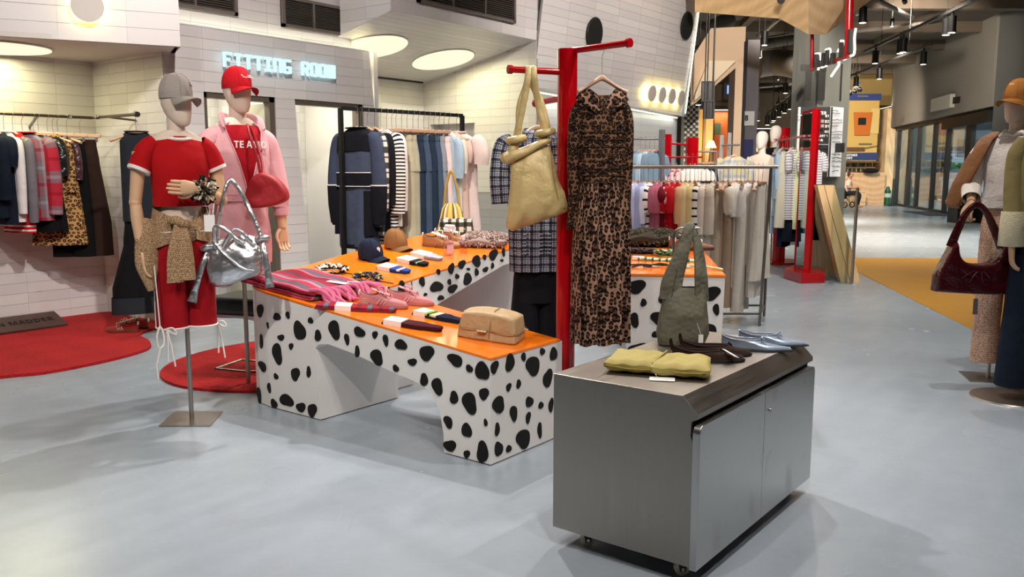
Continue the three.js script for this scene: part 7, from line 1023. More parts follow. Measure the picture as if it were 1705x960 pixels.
// red hanging frame with neon lettering
{
  const g = thing('hanging_neon_sign_lights', 'red hanging frame with white neon tube letters under the plywood canopy', 'sign', V(0, 0, 0));
  const A = at(1352, 20, 12.2), B = at(1352, 116, 12.2), C = at(1412, 93, 11.3), D = at(1416, -40, 11.3);
  mesh('red_tube', [rod(A, B, 0.026), rod(B, C, 0.03), rod(C, D, 0.05)], RED, g);
  const nm = glow('#fff6e6', 1.6), P = (x, y, o = 0) => at(x, y, 12.1 - (x - 1352) / 62 * 0.8 + o);
  [[[1358, 90], [1366, 90], [1367, 100]], [[1375, 83], [1382, 82], [1381, 96]], [[1362, 116], [1364, 112]], [[1368, 112], [1377, 109]], [[1400, 68], [1407, 70], [1408, 78]], [[1409, 80], [1409, 96], [1405, 99]], [[1396, 100], [1397, 107], [1390, 118], [1384, 127]], [[1425, 47], [1423, 60], [1422, 90], [1416, 93]], [[1395, 86], [1397, 82]]].forEach(pts => mesh('neon_tube', sweep(pts.map(([x, y]) => P(x, y)), 0.016, 8, V(0, 0, 1), 14), nm, g));
  mesh('letter_box', [[1357, 90, 1366, 112], [1369, 88, 1374, 110], [1376, 83, 1381, 108], [1384, 88, 1392, 106], [1399, 70, 1407, 95], [1414, 48, 1421, 88]].map(q => slab(...q, 12.0 - (q[0] - 1352) / 62 * 0.8, 0.05)), mat('#1d1c1c', 0.5), g);
}
// leaning plywood end of the shop front, its glass and steel post
{
  const g = thing('plywood_partition', 'leaning end of a plywood partition made of two boards, behind the red mirror', 'partition', V(0, 0, 0)); const d = 10.85;
  const board = (x0, x1, X0, X1, dd, y0 = 308, y1 = 470) => { const p = [[X0, y1], [X1, y1], [x1, y0], [x0, y0]].map(([x, y]) => at(x, y, dd)), b = p.map(q => q.clone().add(aisle(0, 0, 0.12))); return loft([p, b]); };
  mesh('board', board(1361, 1371.5, 1400, 1415.5, d), PLY, g); mesh('board', board(1372.5, 1389, 1416.5, 1433, d), PLY, g);
  mesh('side_panel', (() => { const p = [[1326, 465, 13.4], [1402, 470, 11.0], [1362, 309, 11.0], [1345, 309, 13.4]].map(q => at(...q)); return loft([p, p.map(q => q.clone().add(aisle(0.02, 0, 0.05)))]); })(), PLYPALE, g);
  const gl = thing('glass_screen', 'clear glass screen with a steel edge post beside the leaning plywood boards', 'glass screen', V(0, 0, 0)); const GL = new THREE.MeshPhysicalMaterial({ color: SRGB('#f0f5f4'), roughness: 0.02, transmission: 1, thickness: 0, ior: 1.5 });
  mesh('glass_pane', (() => { const a = at(1380, 471, 10.7), b = at(1419, 471, 10.7); return plan([[a.x, a.z], [b.x, b.z], [b.x - 0.007, b.z - 0.01], [a.x - 0.007, a.z - 0.01]].reverse(), 0.0, 1.2); })(), GL, gl); mesh('edge_post', rod(at(1418, 471, 10.7), at(1428, 312, 10.7), 0.02), STEEL, gl);
}
// ---------------------------------------------------------------- far kiosk with its poster
{
  const d = 36, k = thing('kiosk', 'plywood drinks kiosk with a counter and open shelves at the far end of the mall', 'kiosk', V(0, 0, 0));
  mesh('counter_front', slab(1398, 287, 1473, 342, d, 0.7), PLYDARK, k); mesh('right_wall', slab(1474, 180, 1494, 343, d + 0.3, 1.6), PLYPALE, k); mesh('back_wall', slab(1380, 120, 1482, 287, d + 3.2, 0.1), mat('#b59a5e', 0.8), k); mesh('upper_panel', slab(1463, 181, 1475, 290, d + 1.2, 0.3), PLYDARK, k);
  for (const [y, a, b] of [[200, 1464, 1481], [222, 1464, 1482], [246, 1462, 1480], [269, 1400, 1482], [278, 1400, 1458]]) mesh('shelf', slab(a, y, b, y + 1.6, d + 0.9, 0.8), PLYPALE, k);
  mesh('shelf_upright', [1415, 1428, 1441, 1452].map(x => slab(x, 268, x + 1, 286, d + 0.9, 0.6)), PLYDARK, k);
  const gp = thing('drinks_row', 'row of glasses and bottles on the kiosk shelves below the poster', 'glassware', V(0, 0, 0)); const gm = [mat('#c8c0a4', 0.3), mat('#5d6a3a', 0.4), mat('#d9d2c2', 0.3), mat('#3a3226', 0.4)];
  for (let i = 0; i < 14; i++) { const p = at(1404 + i * 3.6, 285.5, d + 0.85); mesh('glass', cyl(0.035, 0.028, 0.13, p.x, p.y + 0.065, p.z, 12), gm[i % 4], gp); if (i % 2 === 0) { const q = at(1403 + i * 3.6, 277.4, d + 0.9); mesh('glass', cyl(0.035, 0.03, 0.11, q.x, q.y + 0.06, q.z, 12), gm[(i + 1) % 4], gp); } }
  const l = thing('bag', 'dark soft bag lying on the kiosk counter', 'bag', at(1450, 284, d - 0.3), YAW); mesh('bag_body', new THREE.SphereGeometry(0.3, 20, 14).scale(1.1, 0.35, 0.6), fab('#17151a'), l);
  strip('glowing strip light on the right end of the kiosk roof', at(1466, 181, d + 0.4), at(1496, 174, d + 0.4), V(0, 1, 0), 30, 0.05);
  const pr = thing('drinks_poster', 'large yellow poster of an iced drink in a glass, with blue bands', 'poster', V(0, 0, 0));
  mesh('sheet', slab(1406, 156, 1462, 268, d - 0.2, 0.05), mat('#bd9c55', 0.6), pr); mesh('blue_band', slab(1408, 156, 1467, 167, d - 0.26, 0.05), mat('#24346f', 0.6), pr); mesh('blue_band', slab(1402, 254, 1461, 266, d - 0.26, 0.05), mat('#22305f', 0.6), pr);
  const cup = new THREE.Shape(); const w0 = lat(1451, d) - lat(1420, d), hh = 37 / 1443 * d; cup.moveTo(-w0 * 0.4, 0); cup.lineTo(w0 * 0.4, 0); cup.lineTo(w0 * 0.5, hh); cup.lineTo(-w0 * 0.5, hh); cup.closePath();
  const cp = at(1435, 225, d - 0.28); mesh('printed_cup', extrude(cup, 0.01).rotateY(YAW).translate(cp.x, cp.y, cp.z), mat('#b5601a', 0.5), pr); mesh('printed_label', slab(1429, 196, 1442, 208, d - 0.31, 0.01), BLACK, pr); mesh('printed_tray', [slab(1403, 245, 1440, 251, d - 0.3, 0.01), bar(at(1436, 247, d - 0.3), at(1462, 242, d - 0.3), 0.04, 0.02)], mat('#5d3a1a', 0.6), pr); mesh('printed_glass', slab(1450, 180, 1464, 222, d - 0.24, 0.02), mat('#c8ae6c', 0.4), pr);
  const pt = (t, px, py, s) => words(t, s, 0.012).rotateY(YAW).translate(...at(px, py, d - 0.34).toArray()); mesh('lettering', [pt('ANOTHER', 1414.5, 258, 0.1), pt('STORY', 1411, 263, 0.1)], mat('#d9d9d4', 0.6), pr); mesh('small_lettering', [pt('LESS IS MORE', 1441, 239, 0.07).rotateZ(0)], mat('#7d6226', 0.6), pr); pr.children[pr.children.length - 1].removeFromParent(); mesh('small_print', [slab(1430, 238, 1452, 240, d - 0.3, 0.01), slab(1428, 159, 1446, 161, d - 0.3, 0.01)], mat('#6f6a50', 0.6), pr);
  // crates, extinguisher, post
  const cr = thing('crate', 'slatted wooden crate by the kiosk counter', 'crate', V(0, 0, 0)); for (let i = 0; i < 5; i++) mesh('slat', slab(1430 + i * 2.4, 319, 1431.4 + i * 2.4, 342, d - 0.6, 0.06), PLYPALE, cr); mesh('rim', [slab(1429, 318, 1442, 320, d - 0.62, 0.3), slab(1429, 334, 1442, 336, d - 0.62, 0.08)], PLYDARK, cr);
  const ex = thing('fire_extinguisher', 'green cylinder with a pale label standing at the end of the kiosk counter', 'fire extinguisher', at(1477, 342, d - 0.5), YAW); ex.position.y = 0; mesh('cylinder', cyl(0.13, 0.14, 0.62, 0, 0.31, 0), mat('#0f4a2e', 0.4), ex); mesh('neck', cyl(0.05, 0.1, 0.16, 0, 0.7, 0), mat('#0f4a2e', 0.4), ex); mesh('label', cyl(0.142, 0.142, 0.16, 0, 0.42, 0), mat('#a9b7a6', 0.5), ex);
  const po = thing('post', 'dark upright post beside the green cylinder by the kiosk', 'post', V(0, 0, 0)); mesh('upright', rod(aisle(lat(1489, d - 0.9), 0, d - 0.9), aisle(lat(1490, d - 0.9), 1.1, d - 0.9), 0.06), mat('#14211c', 0.5), po); mesh('foot', cyl(0.2, 0.22, 0.03, ...aisle(lat(1489, d - 0.9), 0.02, d - 0.9).toArray()), BLACK, po);
}
// seated person with a pushchair
function fieldMesh(bones, c, half, res = 56, k = 0.05) {
  const mc = new MarchingCubes(res, BLACK, false, false, 60000); mc.isolation = 0; const S = mc.size, P = V(0, 0, 0);
  for (let z = 0; z < S; z++) for (let y = 0; y < S; y++) for (let x = 0; x < S; x++) {
    P.set((x - S / 2) / (S / 2), (y - S / 2) / (S / 2), (z - S / 2) / (S / 2)).multiplyScalar(half).add(c); let d = 9;
    for (const [a, b, r0, r1] of bones) { const ab = b.clone().sub(a), t = Math.min(1, Math.max(0, P.clone().sub(a).dot(ab) / (ab.lengthSq() + 1e-9))), q = P.distanceTo(a.clone().addScaledVector(ab, t)) - (r0 + (r1 - r0) * t), h = Math.min(1, Math.max(0, 0.5 + 0.5 * (d - q) / k)); d = d * (1 - h) + q * h - k * h * (1 - h); }
    mc.field[x + y * S + z * S * S] = -d;
  }
  mc.update(); const n = mc.count, g = new THREE.BufferGeometry(); g.setAttribute('position', new THREE.BufferAttribute(new Float32Array(mc.positionArray.slice(0, n * 3)), 3)); g.scale(half, half, half).translate(c.x, c.y, c.z); g.setAttribute('uv', new THREE.BufferAttribute(new Float32Array(n * 2), 2)); const m = mergeVertices(g.deleteAttribute ? g : g, 1e-4); m.computeVertexNormals(); return m;
}
{
  const p = thing('person', 'seated person in a pale top with dark hair, facing a dark pushchair', 'person', aisle(lat(1412, 34), 0, 34), YAW + 0.9);
  const B = [[V(0, 0.55, -0.05), V(0, 0.95, 0.02), 0.14, 0.15], [V(0, 0.95, 0.02), V(0, 1.08, 0.05), 0.15, 0.07], [V(0, 1.1, 0.06), V(0, 1.22, 0.1), 0.055, 0.06], [V(0, 1.24, 0.11), V(0, 1.31, 0.12), 0.09, 0.095]];
  for (const s of [-1, 1]) B.push([V(s * 0.09, 0.52, 0), V(s * 0.11, 0.5, 0.42), 0.085, 0.06], [V(s * 0.11, 0.5, 0.42), V(s * 0.11, 0.07, 0.4), 0.058, 0.04], [V(s * 0.11, 0.05, 0.4), V(s * 0.11, 0.04, 0.56), 0.04, 0.035], [V(s * 0.17, 1.0, 0.04), V(s * 0.22, 0.78, 0.12), 0.055, 0.042], [V(s * 0.22, 0.78, 0.12), V(s * 0.12, 0.75, 0.38), 0.04, 0.03]);
  mesh('body', fieldMesh(B, V(0, 0.7, 0.18), 0.82), mat('#a9785c', 0.7), p);
  mesh('top', loft([ring(0, 0.55, -0.04, 0.165, 0.16), ring(0, 0.8, 0, 0.175, 0.16), ring(0, 1.0, 0.03, 0.19, 0.13), ring(0, 1.08, 0.05, 0.09, 0.08)], { cap0: false, cap1: false }), fab('#d0b3a6'), p);
  for (const s of [-1, 1]) { mesh('sleeve', sweep([V(s * 0.15, 1.01, 0.04), V(s * 0.21, 0.84, 0.1)], [0.075, 0.06], 14), fab('#d0b3a6'), p); mesh('trouser_leg', sweep([V(s * 0.09, 0.53, -0.06), V(s * 0.11, 0.51, 0.42), V(s * 0.11, 0.12, 0.4)], [0.105, 0.085, 0.06], 14, V(1, 0, 0), 14), fab('#22242c'), p); const hd = mesh('hand', handGeo(s, 0.7), mat('#a9785c', 0.7), p); pose(hd, V(s * 0.12, 0.75, 0.37), V(-s * 0.2, -0.3, 1), V(0, -1, 0)); }
  mesh('hair', loft([ring(0, 1.2, 0.07, 0.09, 0.08), ring(0, 1.3, 0.085, 0.108, 0.115), ring(0, 1.38, 0.1, 0.085, 0.09), ring(0, 1.415, 0.11, 0.03, 0.03)], { cap0: false }), mat('#2a1d16', 0.8), p);
  mesh('facial_features', [new THREE.SphereGeometry(0.016, 8, 6).translate(0, 1.275, 0.212), new THREE.SphereGeometry(0.009, 8, 6).translate(-0.033, 1.3, 0.2), new THREE.SphereGeometry(0.009, 8, 6).translate(0.033, 1.3, 0.2), box(0.045, 0.008, 0.012, 0, 1.24, 0.2)], mat('#7a4f3e', 0.7), p); p.children[p.children.length - 1].name = 'face';
  const st = thing('stool', 'small wooden stool under the seated person by the kiosk', 'stool', aisle(lat(1412, 34), 0, 34), YAW + 0.9); mesh('seat', cyl(0.18, 0.18, 0.03, 0, 0.42, -0.06), PLYPALE, st); for (const [x, z] of [[-0.12, -0.18], [0.12, -0.18], [-0.12, 0.06], [0.12, 0.06]]) mesh('leg', cyl(0.015, 0.015, 0.41, x, 0.205, z, 10), PLYPALE, st);
  const pc = thing('pushchair', 'dark pushchair in front of the seated person', 'pushchair', aisle(lat(1404, 33.5), 0, 33.5), YAW + 0.6); mesh('seat_shell', loft([ring(0, 0.35, 0, 0.16, 0.2), ring(0, 0.55, -0.05, 0.2, 0.24), ring(0, 0.85, -0.16, 0.2, 0.16), ring(0, 0.98, -0.16, 0.12, 0.1)]), fab('#16171b'), pc); mesh('frame', [rod(V(-0.2, 0.1, 0.3), V(-0.2, 0.95, -0.35), 0.014), rod(V(0.2, 0.1, 0.3), V(0.2, 0.95, -0.35), 0.014), rod(V(-0.2, 0.95, -0.35), V(0.2, 0.95, -0.35), 0.016), rod(V(-0.2, 0.1, -0.3), V(-0.2, 0.5, 0), 0.014), rod(V(0.2, 0.1, -0.3), V(0.2, 0.5, 0), 0.014)], BLACK, pc); for (const [x, z] of [[-0.23, 0.3], [0.23, 0.3], [-0.23, -0.3], [0.23, -0.3]]) mesh('wheel', new THREE.TorusGeometry(0.1, 0.022, 8, 24).rotateY(PI / 2).translate(x, 0.122, z), BLACK, pc);
}
// ---------------------------------------------------------------- glass entrance in the right wall
{
  const Q = V(-9.42, 0, -38.55), Pn = V(-4.05, 0, -27.65), dir = Pn.clone().sub(Q), len = dir.length(); dir.normalize();
  const onWall = px => { const a = aisle((px - 852.5) / 1443, 0, 1), den = a.x * dir.z - a.z * dir.x, s = (a.z * Q.x - a.x * Q.z) / (a.x * dir.z - a.z * dir.x); return Math.max(0, Math.min(len, -s < 0 ? Math.abs(s) : -s)); };
  const along = s => Q.clone().addScaledVector(dir, s), K = mat('#15140f', 0.45), Hh = 3.2;
  const DG = new THREE.MeshPhysicalMaterial({ color: SRGB('#cfd8d8'), roughness: 0.02, transmission: 1, thickness: 0, ior: 1.5 });
  const w = structG('window_1'), pxs = [1494, 1513, 1528, 1554, 1576, 1612, 1654], ss = pxs.map(onWall);
  for (const [i, s] of ss.entries()) { const p = along(s), t = i === 5 ? 0.5 : i === 1 || i === 6 ? 0.3 : 0.16; struct('mullion', new THREE.BoxGeometry(t, Hh, 0.14).rotateY(Math.atan2(-dir.z, dir.x)).translate(p.x, Hh / 2, p.z), K, w); }
  struct('head_rail', bar(along(0).setY(Hh - 0.06), along(len).setY(Hh - 0.06), 0.16, 0.16), K, w); struct('sill', bar(along(0).setY(0.04), along(len).setY(0.04), 0.16, 0.08), K, w);
  for (let i = 0; i < ss.length - 1; i++) { const a = along(ss[i]), b = along(ss[i + 1]); struct('pane', plan([[a.x, a.z], [b.x, b.z], [b.x + 0.012, b.z - 0.006], [a.x + 0.012, a.z - 0.006]].reverse(), 0.08, Hh - 0.14), DG, w); }
  { const a = along(ss[4]).setY(2.95), b = along(ss[6]).setY(2.95), o = V(-0.12, 0, 0.06); struct('door_header', bar(a.add(o), b.add(o), 0.24, 0.34), K, w); }
  const ac = thing('air_curtain', 'pale grey air curtain unit over the glass entrance', 'air curtain', V(0, 0, 0)); const a = along(onWall(1566)).setY(3.62).add(V(-0.25, 0, 0.1)), b = along(onWall(1599)).setY(3.62).add(V(-0.25, 0, 0.1)); mesh('housing', bar(a, b, 0.36, 0.42), mat('#b5afa5', 0.6), ac); mesh('bracket', bar(b, along(onWall(1612)).setY(3.6).add(V(-0.15, 0, 0.07)), 0.2, 0.2), K, ac);
  { const m = thing('door_mat', 'dark mat lying in front of the glass entrance', 'mat', V(0, 0, 0)); mesh('mat_sheet', plan([at(1500, 352.5, 34), at(1558, 351, 34)].map(() => 0) && [[-7.6, -32.4], [-6.2, -29.7], [-5.2, -30.2], [-6.5, -32.9]], 0.001, 0.015), mat('#3d3731', 0.95), m); }
  // outside: pavement, hedge, pale building, a dark block and a parked car
  struct('ground_outside', plan([[-4, -27.65], [-9.4, -38.6], [-9.4, -60], [22, -60], [22, -17.5], [9, -17.3]], -0.2, -0.03), mat('#8f8f8c', 0.9));
  const bl = thing('building', 'pale building seen through the right pane of the glass entrance', 'building', V(0, 0, 0)); mesh('wall', slab(1560, 150, 1760, 322, 54, 2), mat('#cfd3d8', 0.8), bl); for (let i = 0; i < 6; i++) mesh('window', slab(1596 + i * 16, 232, 1606 + i * 16, 262, 53.8, 0.1), mat('#39444e', 0.2), bl); mesh('canopy_slab', slab(1560, 196, 1760, 214, 52, 2.4), mat('#3b3d3f', 0.8), bl);
  const dk = thing('building', 'dark building block behind the left panes of the glass entrance', 'building', V(0, 0, 0)); mesh('wall', slab(1475, 120, 1588, 326, 50, 2), mat('#15120f', 0.9), dk); for (let i = 0; i < 4; i++) mesh('window', slab(1508 + i * 20, 215, 1520 + i * 20, 262, 49.9, 0.1), [mat('#5b3a2c', 0.5), mat('#41352b', 0.5)][i % 2], dk);
  const hd = thing('hedge', 'low green hedge outside the glass entrance', 'hedge', V(0, 0, 0)); { const l = [], c = at(1620, 290, 47); for (let i = 0; i < 500; i++) { const p = at(rr(1586, 1680), rr(272, 300), 47 + rr(0, 0.8)); const g = new THREE.TetrahedronGeometry(rr(0.08, 0.16)); g.rotateX(rr(0, 6)).rotateY(rr(0, 6)); l.push(g.translate(p.x, p.y, p.z)); } mesh('foliage', l, mat('#4d7a35', 0.9), hd); hd.children[0].userData.kind = 'stuff'; mesh('hedge_core', slab(1588, 276, 1680, 331, 47.6, 0.6), mat('#2f5522', 0.9), hd); }
  const cr = thing('car', 'pale blue car parked outside the glass entrance', 'car', aisle(lat(1628, 42), 0, 42), YAW); const cs = shapeOf([[-2.1, 0.3], [2.1, 0.3], [2.15, 0.75], [1.5, 0.95], [0.9, 1.42], [-0.8, 1.46], [-1.5, 1.0], [-2.1, 0.9]]); mesh('car_body', extrude(cs, 1.5, 0.06).translate(0, 0, -0.75), mat('#8fa3b3', 0.25, { metalness: 0.3 }), cr); mesh('side_window', extrude(shapeOf([[1.25, 1.0], [0.8, 1.36], [-0.7, 1.4], [-1.25, 1.02]]), 0.02).translate(0, 0, 0.8), mat('#1d252b', 0.1), cr); for (const x of [-1.3, 1.35]) for (const z of [0.72, -0.72]) { const wq = mesh('wheel', new THREE.TorusGeometry(0.22, 0.1, 10, 28).translate(x, 0.32, z), BLACK, cr); mesh('hub', cyl(0.16, 0.16, 0.1).rotateX(PI / 2).translate(x, 0.32, z), CHROME, wq); }
  // black bench in front of the entrance
  const be = thing('bench', 'black slab bench in front of the glass entrance', 'bench', V(0, 0, 0)); mesh('seat_slab', slab(1590, 334, 1660, 341, 23.4, 0.6), mat('#121212', 0.4), be); mesh('leg', slab(1594, 341, 1598, 379.5, 23.4, 0.55), BLACK, be); mesh('leg', slab(1633, 341, 1637, 379.5, 23.4, 0.55), BLACK, be); mesh('leg', slab(1655, 341, 1659, 379.5, 23.4, 0.55), BLACK, be); mesh('back_panel', slab(1594, 341, 1658, 376, 23.9, 0.04), BLACK, be);
}
// ---------------------------------------------------------------- left side of the mall: pale canopy, pillars, screens, warm shop
{
  const cp = structG('pillar_portal'); struct('fascia', loft([[[1150, 178], [1150, 100], [1184, 47], [1242, 44], [1240, 100]].map(([x, y]) => at(x, y, 18)), [[1150, 178], [1150, 100], [1184, 47], [1242, 44], [1240, 100]].map(([x, y]) => at(x, y, 18.4))]), mat('#a08a74', 0.8, { bumpMap: weave, bumpScale: 0.001 }), cp);
  struct('under_panel', loft([[[1150, 176], [1180, 101], [1226, 101], [1160, 165]].map(([x, y]) => at(x, y, 17.9)), [[1150, 176], [1180, 101], [1226, 101], [1160, 165]].map(([x, y]) => at(x, y, 18.0))]), mat('#b5a893', 0.8), cp);
  struct('shaft', slab(1221, 98, 1238, 345, 18, 0.5), mat('#a8917c', 0.8), cp);
  const ck = structG('pillar_checkered'); struct('core', slab(1139, 152, 1163, 345, 20, 0.4), mat('#b8b2a6', 0.6), ck);
  const sq = slab(0, 0, 4.6, 4.6, 20, 0.012); for (let j = 0; j < 26; j++) for (let i = 0; i < 5; i++) if ((i + j) % 2) { const p = at(1141.6 + i * 4.65, 154.6 + j * 4.65, 19.98); struct('tile', new THREE.BoxGeometry(0.064, 0.064, 0.012).rotateY(YAW).translate(p.x, p.y, p.z), BLACK, ck); }
  const rf = structG('pillar_reflective'); { const a = aisle(lat(1252, 15), 0, 15); struct('shaft', slab(1241, 66, 1261, 330, 15, 0.24), mat('#a9a6ae', 0.22, { metalness: 0.7 }), rf); struct('notice_sheet', slab(1240, 185, 1256, 209, 14.97, 0.01), mat('#c9c9c9', 0.6), rf); struct('number', words('8', 0.09, 0.004).rotateY(YAW).translate(...at(1243, 196, 14.94).toArray()), BLACK, rf); struct('blue_panel', slab(1238, 232, 1254, 262, 14.97, 0.02), mat('#2a2b5c', 0.4), rf); }
  for (const [l, x0, y0, x1, y1, d] of [['upper dark menu screen hanging beside the checkered pillar', 1169, 135, 1190, 168, 17], ['lower dark menu screen hanging beside the checkered pillar', 1172, 168, 1190, 198, 17]]) { const g = thing('menu_board', l, 'menu board', V(0, 0, 0)); mesh('board', slab(x0, y0, x1, y1, d, 0.08), mat('#202124', 0.4), g); mesh('board_frame', [slab(x0, y0, x1, y0 + 1.2, d - 0.02, 0.03), slab(x0, y1 - 1.2, x1, y1, d - 0.02, 0.03), slab((x0 + x1) / 2, y0, (x0 + x1) / 2 + 1, y1, d - 0.02, 0.03)], BLACK, g); mesh('hanger_rod', [x0 + 4, x1 - 4].map(x => { const q = at(x, y1, d); return rod(q, V(q.x, 5.7, q.z), 0.012); }), BLACK, g); }
  const bs = thing('screen', 'blue lit information screen hanging behind the beige pillar', 'screen', V(0, 0, 0)); mesh('screen_frame', slab(1205, 138, 1243, 166, 24, 0.12), BLACK, bs); mesh('screen_face', [slab(1211, 142, 1219, 156, 23.95, 0.01), slab(1220, 150, 1223, 155, 23.95, 0.01), slab(1237, 147, 1242, 150, 23.95, 0.01), slab(1237, 153, 1242, 156, 23.95, 0.01), slab(1237, 158, 1241, 161, 23.95, 0.01)], glow('#6f93ff', 1.6), bs); mesh('bracket', rod(at(1222, 110, 24), at(1222, 138, 24), 0.02), BLACK, bs);
  const xs = thing('exit_sign_light', 'small green lit exit sign beside the beige pillar', 'sign', V(0, 0, 0)); mesh('sign_box', slab(1235, 135, 1242, 144, 26, 0.06), mat('#d8ece6', 0.5), xs); mesh('hanger_rod', (q => rod(q, V(q.x, 5.7, q.z), 0.01))(at(1238.5, 136, 26)), BLACK, xs); mesh('lit_face', slab(1236.5, 136.5, 1240.5, 142.5, 25.95, 0.01), glow('#1f8f5f', 0.8), xs);
  // warm wooden shop behind
  const ws = structG('wall_warm_shop'), OR = mat('#ffffff', 0.5, { map: plyTex([172, 86, 38], 2.4) }); struct('curved_panel', slab(1188, 184, 1222, 320, 24, 0.3), OR, ws); struct('green_panel', slab(1190, 205, 1200, 224, 23.9, 0.03), mat('#3d5a46', 0.6), ws); struct('dark_top', slab(1150, 140, 1225, 181, 24.4, 0.2), mat('#3f372f', 0.8), ws); struct('side_wall', slab(1160, 182, 1186, 330, 23, 0.4), mat('#b09672', 0.7), ws); struct('trim_left', slab(1170, 175, 1174, 330, 22.9, 0.1), mat('#6c5136', 0.6), ws); struct('low_wall', slab(1186, 262, 1340, 322, 29, 0.4), mat('#7b5632', 0.7), ws); struct('back_panels', slab(1222, 215, 1335, 262, 31, 0.3), mat('#5c4630', 0.8), ws);
  strip('warm strip light along the top of the orange wooden shop wall', at(1188, 183, 23.8), at(1221, 183, 23.8), V(0, -1, 0.1).normalize(), 60, 0.06); strip('long strip light low along the back of the far shop', at(1240, 214, 30.6), at(1334, 214, 30.6), V(0, 1, 0.2).normalize(), 60, 0.06);
  for (let i = 0; i < 5; i++) { const g = thing('shelf_unit', ['first', 'second', 'third', 'fourth', 'fifth'][i] + ' brown shelf unit from the left in the far shop, beyond the white mannequins', 'shelf', V(0, 0, 0)), x = 1206 + i * 25; mesh('carcass', slab(x, 236, x + 20, 318, 27, 0.4), mat('#6a4525', 0.6), g); for (let j = 0; j < 3; j++) { mesh('shelf', slab(x + 1, 252 + j * 20, x + 19, 254 + j * 20, 26.9, 0.4), mat('#a87a48', 0.6), g); mesh('goods', [0, 1, 2].map(q => slab(x + 2 + q * 6, 244 + j * 20, x + 6 + q * 6, 252 + j * 20, 26.8, 0.15)), mat(['#c9a87a', '#8c2f2a', '#d8cdbb'][(i + j) % 3], 0.7), g); } }
  const tl = thing('table_lamp', 'small glowing table lamp in the warm shop beyond the checkered pillar', 'lamp', V(0, 0, 0)); { const p = at(1184, 240, 22); mesh('lamp_shade', cyl(0.06, 0.14, 0.18, p.x, p.y, p.z), glow('#ffd890', 2.2), tl); mesh('lamp_base', cyl(0.02, 0.08, 0.5, p.x, p.y - 0.33, p.z), mat('#6f5a3a', 0.5), tl); mesh('lamp_table', cyl(0.3, 0.3, p.y - 0.6, p.x, (p.y - 0.6) / 2, p.z), mat('#7b5632', 0.7), tl); const l = new THREE.PointLight(0xffcf80, 6, 0, 2); l.position.set(p.x, p.y + 0.14, p.z); scene.add(l); }
}
